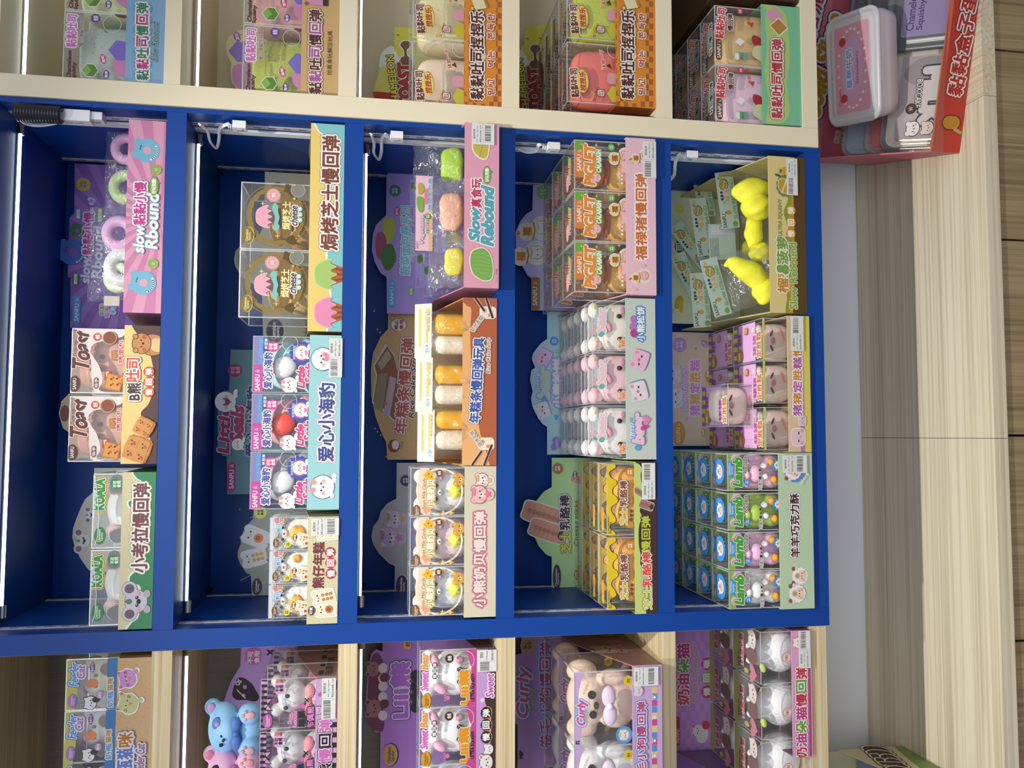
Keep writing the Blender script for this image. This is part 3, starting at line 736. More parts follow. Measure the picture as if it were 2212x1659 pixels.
sanbadge(H, 166, 670, 8, 31, '#4d8fd0')
H.T(221, 669, 9, 24, '黏黏', '#7aa05c', o=[('#d8d6f2', .14), ('#5a7ac0', .07)]); H.T(233, 668, 9, 36, '吸手捏', '#b43c96', o=[('#d8d6f2', .14), ('#5a7ac0', .07)]); H.T(246, 668, 9, 24, '手逗', '#4d8fd0', o=[('#d8d6f2', .14), ('#5a7ac0', .07)])
c.done()
def donutbag(label, cx, cy, Y, w, h, th, toys, seed, yaw=0, tilt=-.25, card=None):
    p = atY(cx, cy, Y); O = (p[0], p[1]+.0, Z1+.004); r = thing('bagged_squishy', label, 'toy', O, 'bagged donut squishies')
    bag(r, O, p[0], p[1], p[2], w, h, th, tilt=tilt, yaw=yaw, seed=seed)
    for i, (tx, ty, rad, col, ang) in enumerate(toys):
        q = atY(tx, ty, Y+.006*(i % 2)); m = MB(); pts = []; n = 28; V = []; F = []; k = 12
        for a in range(n):
            t = 2*math.pi*a/n
            for b in range(k):
                u = 2*math.pi*b/k; rr = rad+rad*.46*math.cos(u); V.append((q[0]+rr*math.cos(t), q[1]+rad*.42*math.sin(u), q[2]+rr*math.sin(t)*.92))
                x0 = a*k+b; x1 = a*k+(b+1) % k; y0 = ((a+1) % n)*k+b; y1 = ((a+1) % n)*k+(b+1) % k; F += [(x0, y0, y1), (x0, y1, x1)]
        m.add(V, F, soft(col, rough=.35, spec=.5), True); part(m, 'donut_toy', r, O)
    if card:
        a = Art((p[0], Y-.004, p[2])); a.box(*card[0], '#dcd6c8'); card[1](a); part(a, 'paper_tag', r, O)
    return r
donutbag('clear bag with a pink and a green donut squishy, right in pink carton', 264, 372, .11, .15, .062, .04, [(273, 322, .020, '#e7a6cc', 0), (272, 405, .022, '#bfd796', 0)], 3)
p0, p1 = atY(224, 660, .06), atY(258, 640, .06)
donutbag('crinkled clear bag with white and mint donut squishies, left in pink carton', 250, 548, .07, .165, .098, .055, [(266, 578, .024, '#f2eeee', 0), (256, 600, .019, '#c8dfb4', 0), (258, 505, .022, '#e2a9cf', 0)], 8,
         card=((min(p0[0], p1[0]), max(p0[0], p1[0]), .0605, .0612, min(p0[2], p1[2]), max(p0[2], p1[2])), lambda a: [a.line([(228+5*i, 656), (228+5*i, 643)], 1.2, '#4a4a52') for i in range(6)]))
# bear toast
c = Carton('yellow carton with brown wave holding two bear toast boxes', (265, 342, 703, 1002), 0.0, Z1, .26, '#f0cd84', '#4d2f26', rise=.03,
           hdr=[(152, 990), (150, 935), (136, 925), (127, 893), (133, 866), (147, 852), (153, 848), (155, 715)], hcol='#a59a80')
A = c.A; blob(A, [(330, 690), (300, 700), (286, 706), (322, 760), (333, 825), (322, 870), (304, 893), (318, 920), (326, 965), (316, 985), (314, 1010), (352, 1012), (360, 850), (352, 690)], '#563a38')
for dx in (0,):
    A.ell(330, 745, 27, 24, '#43301f'); A.ell(330, 745, 25.5, 22.5, '#c08450'); A.ell(340, 745, 16, 15, '#e0bb86')
    A.ell(306, 742, 20, 23, '#43301f'); A.ell(306, 742, 18.5, 21.5, '#c58a54')
    for q in (-15, 15): A.ell(293, 742-q, 6, 6, '#43301f'); A.ell(293, 742-q, 4.6, 4.6, '#c58a54')
    for q in (-7, 7): A.ell(305, 742-q, 1.6, 1.6, '#2b1d14'); A.ell(311, 742-2*q, 4, 4.5, '#b5643f')
    A.ell(309, 742, 2, 2.6, '#2b1d14')
A.T(290, 846, 27, 36, 'B熊', '#4d3432', o=[('#fbf6ee', .11), ('#8a5a3a', .035)]); A.T(287, 799, 27, 50, '吐司', '#d4573c', o=[('#fbf6ee', .11), ('#5b2f28', .035)])
for i, (ch, y) in enumerate((('慢', 847), ('回', 825), ('弹', 803))):
    A.ell(322, y, 11, 11, '#cf5a40'); A.T(322, y, 13, 13, ch, '#fbf6ee', b=.05)
for x, y, s, rot in ((295, 971, 31, -20), (310, 923, 22, -28)):
    P = []
    for i in range(40):
        t = 2*math.pi*i/40; q = s*(1+.035*math.cos(12*t)); cc, sn = math.cos(t), math.sin(t); e = .35
        P.append((q*math.copysign(abs(cc)**e, cc)*.86, q*math.copysign(abs(sn)**e, sn)*.86))
    A.loc(x+3, y-1, P, '#b9783c', rot); A.loc(x, y, [(a*.95, b*.95) for a, b in P], '#e0a05c', rot)
    t = math.radians(rot)
    for u, v in ((-.4, .4), (.4, .4), (-.4, -.4), (.4, -.4)):
        a, b = (u*math.cos(t)-v*math.sin(t))*s, (u*math.sin(t)+v*math.cos(t))*s
        A.loc(x-b, y-a, [(-.36*s, -.36*s), (.36*s, -.36*s), (.36*s, .36*s), (-.36*s, .36*s)], '#d5934c', rot)
        for g in (-.13, .13): A.ell(x-b-.06*s, y-a-g*s, .06*s, .06*s, '#4a2f1c')
        A.ell(x-b+.12*s, y-a+.12*s, .09*s, .09*s, '#c0603c'); A.ell(x-b+.1*s, y-a, .09*s, .06*s, '#9a5a5c')
c.H.ell(140, 893, 9, 18, '#6f4a40')
c.done()
def art_toast(a):
    a.T(163, 752, 9, 36, 'Cute pet', '#5e4a4c', sh=.2, b=.0)
    a.T(176, 756, 33, 84, 'Toast', '#58292a', o=[('#f2d8cc', .06), ('#b9583f', .04)], sh=.25, b=.05)
    a.ell(162, 829, 12, 18, '#b5683c'); a.ell(161, 829, 11.5, 17, '#4f2b26'); a.T(161, 829, 7, 24, 'SANFU', '#f2ece8', b=.02)
    blob(a, [(155, 706), (262, 706), (268, 725), (235, 735), (205, 742), (196, 760), (214, 790), (222, 822), (214, 842), (238, 850), (236, 856), (205, 846), (198, 815), (196, 772), (186, 742), (192, 722)], '#e6dcd8')
    a.scal(211, 728, 9, '#c9513c', 14); a.T(211, 728, 9, 9, '食用', '#f2e8e4', b=.04)
    a.rect(203, 213, 815, 840, '#7a3a30', 5); a.T(208, 827, 6, 20, '吸手', '#f4e8e4', b=.03)
    a.rect(226, 241, 800, 822, '#b9503c', 4); a.T(233, 811, 7, 17, '黑糖味', '#f4e8e4', b=.03, rot=12)
    for (x, y, s) in ((246, 826, 17),):
        a.loc(x, y, [(-s, -s), (s, -s), (s, s), (-s, s)], '#c9762c', -12); a.loc(x, y, [(-s*.86, -s*.86), (s*.86, -s*.86), (s*.86, s*.86), (-s*.86, s*.86)], '#e09a48', -12)
        for u, v in ((-6, 6), (7, 5), (-5, -8), (8, -7)): a.ell(x-v, y-u, 2, 2, '#4a2f1c'); a.ell(x-v+4, y-u-3, 2.5, 2.5, '#c05c34')
    a.face(252, 768, 9, '#c08a52', out='#4a3020', eye='#2b1d14'); a.T(262, 760, 9, 50, '烤面包', '#c23c30', o=[('#f6ecec', .12), ('#5a2a26', .05)])
    a.ell(238, 730, 15, 13, '#8a4a2a'); a.ring(238, 730, 13, 14.5, '#d0a888')
toast_toy = [('toast_toy', soft('#b5806a', rough=.4), [(.5, .56, .5, .46, .58, .32, 0, .5)]), ('toast_eye', '#3a2a24', [(.38, .72, .16, .035, .035, .02), (.58, .70, .16, .035, .035, .02)]), ('toast_crumb', soft('#b58a6a', rough=.4), [(.5, .25, .5, .44, .2, .28)])]
packs('toast_box', 'clear box of brown bear toast', 'yellow carton on top blue shelf', 'boxed toy', 'bear toast boxes', 154.8, [(709.5, 848), (855, 998.5)], .006, Z1, .11, art_toast, [toast_toy])
# koala
c = Carton('green and beige koala carton at the left end of the top blue shelf', (260, 332, 1020, 1359), 0.0, Z1, DP, '#d9cfa6', '#5f8f68', rise=.02,
           hdr=[(205, 1236), (191, 1231), (174, 1207), (161, 1180), (156, 1160), (158, 1140), (166, 1118), (174, 1098), (184, 1078), (196, 1068), (203, 1060), (203.5, 1011)], hcol='#a8a79a')
A = c.A; blob(A, [(342, 1010), (300, 1012), (284, 1020), (292, 1033), (302, 1040), (292, 1050), (284, 1053), (300, 1075), (275, 1082), (278, 1098), (294, 1100), (284, 1120), (300, 1160), (296, 1220), (277, 1245), (280, 1262), (300, 1270), (296, 1330), (280, 1345), (274, 1366), (345, 1370)], '#f3f0e4')
blob(A, [(342, 1010), (302, 1013), (288, 1020), (296, 1033), (306, 1040), (297, 1050), (289, 1053), (304, 1077), (279, 1083), (282, 1096), (298, 1099), (288, 1120), (305, 1160), (300, 1222), (281, 1246), (284, 1260), (304, 1270), (300, 1330), (284, 1346), (278, 1366), (345, 1370)], '#3f8a5c')
A.T(303, 1140, 33, 192, '小考拉慢回弹', '#7a4a4c', o=[('#f6f3ea', .12), ('#4d7a60', .03)])
def koala(A, x, y, r, paw=True):
    for g, c in ((1.05, '#77707e'), (1, '#cfc6d4')):
        for q in (-.95, .95): A.ell(x-.5*r, y-q*r, .55*r*g, .58*r*g, c)
        A.ell(x, y, .82*r*g, .88*r*g, c)
    for q in (-.98, .98): A.ell(x-.5*r, y-q*r, .36*r, .36*r, '#6b5f66')
    for q in (-.3, .3): A.ell(x+.06*r, y-q*r, .12*r, .12*r, '#1d1a1e'); A.ell(x+.03*r, y-q*r-.03*r, .04*r, .04*r, '#f4f4f4'); A.ell(x+.2*r, y-q*2*r, .12*r, .2*r, '#e4a4b4')
    A.ell(x+.2*r, y, .15*r, .2*r, '#2a2528'); blob(A, [(x-.85*r, y), (x-.55*r, y-.2*r), (x-.3*r, y), (x-.55*r, y+.22*r)], '#4f8a60')
    if paw:
        for q in (-.6, .6): A.ell(x+.85*r, y-q*r, .26*r, .3*r, '#b9b0be')
koala(A, 294, 1299, 28)
koala(c.H, 179, 1168, 18, False); koala(c.H, 196, 1112, 12, False)
c.done()
def art_koala(a):
    a.T(215, 1068, 20, 66, 'KOALA', '#3f9a48', o=[('#f4f6f0', .09), ('#8a5a3a', .07), ('#d9c83c', .11)], b=.08)
    a.T(204, 1090, 6, 60, '小考拉慢回弹', '#e8ecec', b=.02, sh=.2)
    cham(a, 216, 1157, 12, 19, '#3f8f4c'); a.ell(252, 1044, 14, 20, '#7f8088'); blob(a, [(238, 1044), (246, 1034), (258, 1036), (262, 1052), (250, 1058)], '#3f8f4c'); a.T(249, 1046, 8, 14, '不可', '#f0f4ea', b=.04); a.T(257, 1046, 8, 14, '食用', '#f0f4ea', b=.04)
    a.ring(254, 1155, 17, 18.2, '#dfe6ec'); a.ell(254, 1158, 15, 15, '#84858e')
    a.line([(205, 1178), (211, 1160), (214, 1120), (212, 1090), (206, 1030), (204, 1027)], 1.6, '#e9eef0')
koala_toy = [('koala_toy', soft('#dcdad2', rough=.35, spec=.5), [(.5, .5, .5, .42, .36, .3), (.2, .72, .5, .18, .16, .15), (.8, .72, .5, .18, .16, .15)]), ('koala_ear', soft('#d8b0b0', rough=.4), [(.2, .74, .22, .1, .1, .08), (.8, .74, .22, .1, .1, .08)])]
packs('koala_box', 'clear koala squishy box', 'green and beige carton', 'boxed toy', 'koala boxes', 201, [(1024, 1184), (1188, 1352)], .006, Z1, .12, art_koala, [koala_toy])

# ================================================================== row 2
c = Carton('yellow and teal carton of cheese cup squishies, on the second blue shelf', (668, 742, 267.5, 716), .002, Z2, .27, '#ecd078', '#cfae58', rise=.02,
           hdr=[(569, 742), (568, 716), (566, 640), (545, 612), (520, 596), (508, 575), (505, 560), (509, 542), (525, 525), (560, 510), (571, 480), (572, 371)], hcol='#8f9184')
A = c.A; blob(A, [(755, 255), (682, 255), (684, 280), (700, 298), (692, 330), (720, 420), (705, 520), (704, 600), (712, 640), (705, 700), (710, 725), (755, 725)], '#f4efe2')
blob(A, [(756, 255), (686, 255), (688, 280), (703, 297), (698, 330), (724, 420), (710, 520), (708, 600), (716, 640), (709, 700), (714, 725), (756, 725)], '#84c6c8')
A.T(713, 416, 35, 246, '焗烤芝士慢回弹', '#7d4738', o=[('#f8f1ea', .10), ('#7d4738', .03)])
cupcake(A, 710, 593, 33, '#a8c86c', '#c4dd94'); cupcake(A, 710, 675, 33, '#e58fb4', '#f0aac6')
H = c.H; cham(H, 594, 715, 18, 26, '#39343c', '#c8c8c8'); H.T(662, 712, 14, 40, 'Rebound', '#4a453c', sh=.25, b=0); H.ell(528, 562, 14, 26, '#6d6a58'); H.scal(600, 406, 13, '#4c3d6c', 14)
c.done()
def art_cheese(a):
    a.ring(596, 466, 66, 68, '#8a7238'); 
    P = []; Q = []
    for i in range(72):
        t = 2*math.pi*i/72; P.append((63*math.cos(t), 60*math.sin(t))); 
    for i in range(72):
        t = 2*math.pi*i/72; g = 1+.035*math.cos(18*t); Q.append((54*g*math.cos(t), 50*g*math.sin(t)))
    p0 = a.pt(596, 466); k = a.k(596, 466); V = []; F = []
    for i in range(72): V += [p0+np.array(P[i])*k, p0+np.array(Q[i])*k]; j = (i+1) % 72; F += [(2*i, 2*i+1, 2*j+1), (2*i, 2*j+1, 2*j)]
    a.put(V, F, '#8f7638'); a.lay += 1
    cham(a, 535, 508, 12, 18, '#8a7130', '#f0e2b0', rim='#d8c860')
    a.T(556, 480, 11, 62, 'Slow Rebound', '#4a4438', sh=.2, b=0, rot=-14)
    cupcake(a, 575, 468, 24, '#e9a8b8', '#f2c0c8', '#7d5f5c', '#6b4f4e'); blob(a, [(588, 452), (592, 440), (600, 444), (601, 458), (604, 470), (601, 482), (604, 490), (598, 498), (590, 494), (594, 470)], '#7fc4bc')
    a.scal(591, 422, 15, '#dfa0a0', 16); a.ring(591, 422, 9.6, 10.2, '#f4e0e0'); a.T(591, 422, 8, 9, '食用', '#f4e4e4', b=.03)
    a.star(568, 440, 6, '#e3cf6c', 4, .3); a.star(600, 510, 6, '#e0c840', 4, .3)
    a.poly([(618, 396), (634, 405), (626, 414), (640, 424), (620, 430), (612, 420)], '#5f4a20'); a.poly([(618, 522), (634, 531), (640, 518), (632, 508), (616, 512)], '#5f4a20')
    blob(a, [(608, 418), (628, 424), (630, 466), (628, 505), (612, 514), (608, 470)], '#84693a')
    a.T(619, 466, 17, 60, '焗烤芝士', '#f2e6a4', o=[('#6d5424', .05)]); a.T(635, 466, 15, 42, 'cheese', '#4a3a30', o=[('#f0ece4', .16)], sh=.2)
    for i, ch in enumerate('慢回弹'): a.ell(648, 476-12*i, 5.6, 5.6, '#8fc6b8'); a.T(648, 476-12*i, 7, 7, ch, '#f2f6f2', b=.03)
    a.ell(644, 412, 15, 15, '#83847c'); a.ring(644, 412, 14, 15, '#c4c4bc'); a.ell(636, 400, 3, 2.4, '#e8b43c'); a.ell(636, 430, 3, 2.4, '#e8b43c')
cheese_toy = [[('cheese_cup_toy', soft('#b58a4e', rough=.5, bump=.3, bs=300, speck=('#7a5a2c', 160, .12)), [(.5, .42, .5, .40, .32, .40), (.5, .66, .45, .34, .16, .32)]), ('paper_cup', soft('#c8cede', rough=.4), [(.5, .28, .52, .43, .2, .43)])],
              [('cheese_cup_toy', soft('#c9a768', rough=.5, bump=.3, bs=300, speck=('#8a6c3c', 160, .12)), [(.5, .42, .5, .40, .32, .40), (.5, .66, .45, .34, .16, .32)]), ('paper_cup', soft('#aab4dc', rough=.4), [(.5, .28, .52, .43, .2, .43)])]]
packs('cheese_cup_box', 'tall clear cheese cup box with a gold wreath', 'second blue shelf', 'boxed toy', 'cheese cup boxes', 521, [(393.5, 536.5), (539.5, 685)], .012, Z2, .115, art_cheese, cheese_toy, edge=.0009)
# seals
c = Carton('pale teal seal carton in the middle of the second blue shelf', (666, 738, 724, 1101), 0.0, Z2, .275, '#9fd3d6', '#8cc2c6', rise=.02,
           hdr=[(491, 1068), (490, 986), (480, 984), (470, 960), (470, 870), (480, 845), (495, 843), (498, 755)], hcol='#5f8a94', hgain=1.0)
A = c.A; A.T(705, 912, 33, 168, '爱心小海豹', '#43508c', o=[('#f3f3f6', .10), ('#dca0b4', .04)])
seal(A, 697, 1052, 25, '#eba294'); seal(A, 697, 776, 24); A.heart(706, 771, 10, '#e88ca4', 10)
H = c.H; sanbadge(H, 500, 1030, 9, 33, '#b03a78'); H.ell(508, 800, 15, 14, '#9c2a62'); H.T(504, 800, 9, 15, '不可', '#d8a0c0', b=.04); H.T(514, 800, 9, 15, '食用', '#d8a0c0', b=.04)
H.T(484, 926, 22, 100, 'Little', '#a63a66', o=[('#d9b9cc', .10), ('#343a66', .06)], sh=.25, b=.08); H.T(512, 915, 26, 76, 'Seals', '#a63a66', o=[('#d9b9cc', .10), ('#343a66', .06)], sh=.25, b=.08)
H.T(545, 910, 26, 150, '爱心小海豹', '#343a66', o=[('#9fb4c4', .09)]); seal(H, 487, 868, 22); H.heart(492, 868, 8, '#a8487c'); seal(H, 514, 960, 13)
c.done(); c.price(710, 740, 731, 815)
def art_seal(a):
    a.rect(546, 568, 726, 848, '#8d84b4'); a.rect(546, 567, 788, 850, '#c850a4', 3); sanfu(a, 556, 822, 10, 46)
    a.T(564, 758, 8, 56, 'SLOW REBOUND', '#5aaef0', b=.06)
    for i, ch in enumerate('慢回弹'): a.ell(575, 751-8*i, 4.6, 4.6, '#4a5ab0'); a.T(575, 751-8*i, 6, 6, ch, '#f2f2f8', b=.03)
    a.T(579, 800, 17, 76, '爱心小海豹', '#3f4f9c', o=[('#f4f0f6', .12), ('#d884b0', .05)])
    a.ell(590, 749, 13, 11, '#d8488c'); a.T(586, 749, 8, 13, '不可', '#f8eef4', b=.05); a.T(595, 749, 8, 13, '食用', '#f8eef4', b=.05)
    a.scal(652, 762, 26, '#3f58b0', 14, .10); a.ell(652, 762, 18, 18, '#d8588c'); seal(a, 652, 762, 15); a.heart(662, 762, 5, '#e88cac')
    a.T(636, 762, 5, 30, '好玩更解压', '#e6ecf6', b=.02)
    a.T(650, 814, 16, 44, 'Little', '#d84a84', o=[('#f6eef2', .12), ('#3f4a84', .04)], sh=.25, b=.08); a.T(668, 806, 16, 40, 'Seals', '#d84a84', o=[('#f6eef2', .12), ('#3f4a84', .04)], sh=.25, b=.08)
    seal(a, 625, 832, 17, '#eca094'); a.ring(627, 742, 16, 16.8, '#dfe8ee')
def sealtoy(body, gem, gb):
    return [('seal_toy', soft(body, rough=.3, spec=.5), [(.5, .55, .5, .46, .6, .32), (.2, .35, .4, .2, .16, .16), (.82, .4, .4, .2, .16, .16)]), ('gem', soft(gem, rough=.25, spec=.6), [(.46, .66, .14, .2, .24, .08, 20)]), ('bud', '#9ab84c', [(.6, .82, .14, .05, .05, .04), (.5, .84, .14, .05, .05, .04)])]
packs('seal_box', 'clear seal squishy box with pink corner logo', 'pale teal carton', 'boxed toy', 'seal boxes', 546.5, [(726, 847), (852, 972), (977.5, 1098)], .006, Z2, .10, art_seal,
      [sealtoy('#a9d6da', '#f2efe8', 1), sealtoy('#eaa0a4', '#d8402c', 1), sealtoy('#a9adb4', '#d2d6d8', 1)], prefix=['mint ', 'pink ', 'grey '])
# rice cake bears
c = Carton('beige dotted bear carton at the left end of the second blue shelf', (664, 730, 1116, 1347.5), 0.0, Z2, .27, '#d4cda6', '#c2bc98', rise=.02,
           hdr=[(544, 1287), (542, 1242), (532, 1238), (519, 1218), (513, 1202), (514, 1190), (520, 1174), (521, 1158), (530, 1138), (540, 1128), (546, 1122), (548, 1099)], hcol='#80867e')
A = c.A
for i in range(70):
    A.ell(668+((i*37) % 66), 1112+((i*53) % 236), 1.6, 1.6, '#e4dfc0'); A.lay -= 1
A.lay += 1
A.T(688, 1221, 24, 98, '熊仔年糕', '#7a3a3c', o=[('#dcd6b4', .04)], b=.05)
for i, ch in enumerate('慢回弹'): A.ell(715-.8*i, 1239-23*i, 11.5, 11.5, '#b8384a'); A.T(715-.8*i, 1239-23*i, 15, 14, ch, '#f4ece8', b=.05)
ricebear(A, 698, 1290, 24, 12); ricebear(A, 705, 1316, 24, 4, None); ricebear(A, 708, 1150, 24, 4, None)
A.bubble(672, 1319, 6.5, 10, '#5a3230', '可爱')
for i in range(40): c.H.ell(518+((i*29) % 60), 1100+((i*47) % 186), 1.2, 1.2, '#959b94'); c.H.lay -= 1
c.H.lay += 1
ricebear(c.H, 552, 1160, 28, -22, None); ricebear(c.H, 548, 1205, 26, 14)
c.H.badge(563, 1107, 14, '#b4ba62', '#3a3c40', 12); cham(c.H, 555, 1267, 10, 18, '#39303e', '#c4c6cc'); c.H.T(582, 1205, 12, 60, 'Slow Rebound', '#3f3a3c', sh=.2, b=0, o=[('#9aa29c', .1)])
c.done(); c.price(672, 732.5, 1119, 1158)
def art_rice(a):
    a.rect(583, 591, 1118, 1189, '#c9d2d4')
    for i in range(3):
        for j in range(22): a.rect(584.2+2*i, 585.2+2*i, 1119+3.2*j, 1121+3.2*j, '#eef2f4'); a.lay -= 1
    a.lay += 1
    a.ell(600, 1126, 6, 5, '#e07a8c'); [a.ell(596, 1121+3*q, 2, 1.8, '#e07a8c') for q in range(3)]
    a.T(608, 1127, 9, 18, '年糕', '#b98a68', o=[('#f2e8dc', .12), ('#8a5a3c', .05)]); a.T(603, 1140, 9, 18, '熊仔', '#5aa0d8', o=[('#eef2f6', .12), ('#6a7ab0', .05)])
    cham(a, 596, 1173, 6, 10, '#7a4a30', '#e8dccc'); a.badge(622, 1176, 7, '#ddd43c', '#5a4a2c', 12)
    a.bubble(637, 1161, 4.5, 8, '#6d3a2c', '香煎年糕'); ricebear(a, 657, 1163, 15, -10); ricebear(a, 660, 1174, 10, 15, None)
    a.T(638, 1134, 5, 18, '体验一下', '#6a4a3c', b=0, rot=20)
def ricetoy(o):
    return [('bear_toy', soft('#ece0cc', rough=.35, spec=.5), [(.5, .5, .5, .46, .72, .15), (.22, .88, .5, .14, .14, .1), (.78, .88, .5, .14, .14, .1)]), ('toast_mark', soft('#dc9a42', rough=.4), o), ('eye', '#2c2a2a', [(.32, .82, .12, .05, .055, .04), (.68, .82, .12, .05, .055, .04)]), ('snout', '#f4ece4', [(.5, .78, .08, .12, .10, .07)]), ('nose', '#d88a78', [(.5, .8, -.1, .04, .035, .03)])]
packs('rice_cake_pouch', 'clear sealed pouch with bear rice cake', 'beige dotted carton', 'bagged toy', 'bear rice cake pouches', 583.5, [(1118.5, 1188), (1191, 1261), (1264, 1336)], .008, Z2, .022, art_rice,
      [ricetoy([(.5, .6, .12, .26, .26, .08)]), ricetoy([(.3, .65, .12, .13, .13, .08), (.75, .6, .12, .13, .13, .08)]), ricetoy([(.42, .6, .12, .28, .22, .08)])], rows=3, pitch=.03, shell=BAG, rowword=['front', 'second', 'third'])
# ================================================================== row 3
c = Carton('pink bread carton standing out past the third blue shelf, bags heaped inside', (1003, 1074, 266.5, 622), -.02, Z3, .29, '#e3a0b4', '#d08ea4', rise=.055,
           hdr=[(836, 677), (835, 598), (822, 590), (809, 565), (803, 540), (806, 505), (813, 485), (826, 472), (834, 465), (835, 380), (840, 372), (885, 366)], hcol='#8578b0')
A = c.A; A.T(1029, 428, 22, 84, '仿真食玩', '#bc3a58', o=[('#f6e8ea', .12)]); A.T(1025, 484, 22, 70, 'Slow', '#5aa6b4', o=[('#f6ece8', .10)], sh=.25, b=.09); A.T(1053, 466, 25, 122, 'Rebound', '#5aa6b4', o=[('#f6ece8', .10)], sh=.25, b=.09)
A.bubble(1052, 378, 9, 20, '#6da048', '好玩到爆!')
A.T(1072, 596, 3, 30, '三福', '#b47a90', b=0)
blob(A, [(1020, 300), (1020, 325), (1034, 342), (1052, 344), (1058, 320), (1058, 300), (1056, 280), (1022, 280)], '#f2ead0'); blob(A, [(1023, 300), (1023, 324), (1036, 339), (1050, 341), (1055, 320), (1055, 283), (1025, 283)], '#c8b84c'); A.line([(1036, 340), (1046, 300)], 1.2, '#a49434')
P = [(1026, 540), (1044, 537), (1058, 550), (1064, 575), (1062, 600), (1050, 606), (1036, 602), (1022, 590), (1016, 568), (1018, 548)]
blob(A, [(1041+(p-1041)*1.09, 571+(q-571)*1.06) for p, q in P], '#f2ead8'); blob(A, P, '#7fae54')
for i in range(7): A.line([(1020+2*i, 548+8*i), (1040, 546+9*i), (1060, 556+7*i)], .9, '#a0c874')
H = c.H; H.badge(853, 412, 13, '#3f6650', '#9db8b0', 12); sanbadge(H, 846, 634, 8, 31, '#4687c4')
H.T(876, 520, 22, 150, '蔬菜面包卷系列', '#5aa2d4', o=[('#d0cbe8', .07), ('#8a4a7a', .06)]); H.T(891, 536, 14, 64, 'Vegetable', '#6d8a7c', o=[('#c8c4e2', .08)], sh=.25, b=0); H.T(887, 470, 14, 32, 'Roll', '#6d8a7c', o=[('#c8c4e2', .08)], sh=.25, b=0)
blob(H, [(829, 475), (850, 472), (853, 500), (846, 522), (832, 524), (826, 500)], '#8f9a3c'); blob(H, [(815, 505), (832, 508), (836, 560), (816, 558), (811, 530)], '#84405c'); blob(H, [(828, 535), (846, 528), (856, 555), (846, 580), (832, 582), (822, 555)], '#3d6438')
H.bubble(857, 457, 5, 10, '#9a3a5c', '解压'); H.bubble(888, 630, 6, 9, '#5a8a5c', '好玩')
c.done(); c.price(1019, 1068, 268, 311)
VB = 'bagged bread squishies'
def breadbag(label, Y, lump, col, cardp, bagp, seed, speck=None, yaw=0, tilt=-.3, e=.5):
    cx, cy, rx, ry = lump; p = atY(cx, cy, Y); k = (Y-CAM[1])/FPX*1.0
    r = thing('bagged_bread', label, 'toy', (p[0], p[1], Z3+.004), VB); O = (p[0], p[1], Z3+.004)
    m = MB(); n = 22; V = []
    m.sph(p, (ry*k, min(rx, ry)*k*.7, rx*k), soft(col, rough=.55, bump=.5, bs=90, speck=speck), 26, 18, e=e)
    v = m.V[0]
    for i in range(len(v)):
        q = (v[i]-p)/(ry*k); v[i] = v[i]+q*ry*k*.10*noise.noise(Vector(q*1.8)+Vector((seed, 0, 0)))
    part(m, 'bread_toy', r, O)
    q = atY(bagp[0], bagp[1], Y-.004); bag(r, O, q[0], q[1], q[2], bagp[3]*k, bagp[2]*k, min(rx, ry)*k*1.75, tilt=tilt, yaw=yaw, seed=seed)
    if cardp:
        x0, x1, y0, y1, cl, fn = cardp; Yc = Y-.012; a = Art((p[0], Yc, p[2])); e0, e1 = atY(x0, y1, Yc), atY(x1, y0, Yc)
        a.box(min(e0[0], e1[0]), max(e0[0], e1[0]), Yc, Yc+.0012, min(e0[2], e1[2]), max(e0[2], e1[2]), cl); fn(a); part(a, 'header_card', r, O)
    return r
def vegcard(pal):
    def f(a):
        a.rect(926, 935, 382, 540, '#e8b4bc'); [a.rect(927, 934, 384+9*i, 389+9*i, '#e6c850') for i in range(18)]
        a.T(929, 420, 8, 70, '蔬菜面包卷', '#5a9ccc', o=[('#f0e8ee', .1)]); blob(a, [(904, 396), (914, 400), (915, 415), (905, 420)], '#b9b040'); blob(a, [(902, 425), (914, 430), (914, 455), (906, 458), (900, 440)], '#7fae54'); blob(a, [(918, 410), (924, 412), (924, 438), (917, 438)], '#e8847c')
        a.T(912, 497, 9, 64, 'Vegetable', '#f6eef0', o=[('#b48ab0', .1)], sh=.2, b=0); a.T(922, 490, 7, 30, 'series', '#7a9a5c', sh=.2, b=0); a.badge(924, 468, 7, '#7a9a4c', n=10); a.T(900, 530, 5, 16, 'SANFU', '#c04a6a', b=0)
    return f
breadbag('clear bag with bright green cube bread, at the right in the pink bread carton', .06, (976, 358, 24, 36), '#a4c830', (1003, 1014, 330, 400, '#e6b0bc', lambda a: a.T(1008, 350, 6, 26, '慢回弹', '#4a6aa0', o=[('#f0eef4', .1)])), (955, 360, 130, 118), 2, speck=('#7fa028', 60, .1), e=.45)
breadbag('clear bag with peach bread below a pink paper header', .035, (975, 458, 26, 42), '#e0a184', (897, 935, 381, 541, '#ecc6d0', vegcard(0)), (958, 460, 100, 150), 5, speck=('#c98a6c', 70, .08), e=.6)
breadbag('clear bag with small olive bread between the peach and yellow bread', .055, (980, 515, 18, 14), '#8f8034', None, (972, 515, 70, 60), 9)
breadbag('clear bag with yellow bread, at the left in the pink bread carton', .03, (981, 566, 21, 31), '#dcc83c', None, (968, 566, 90, 112), 12, speck=('#c8b030', 80, .1), e=.55)
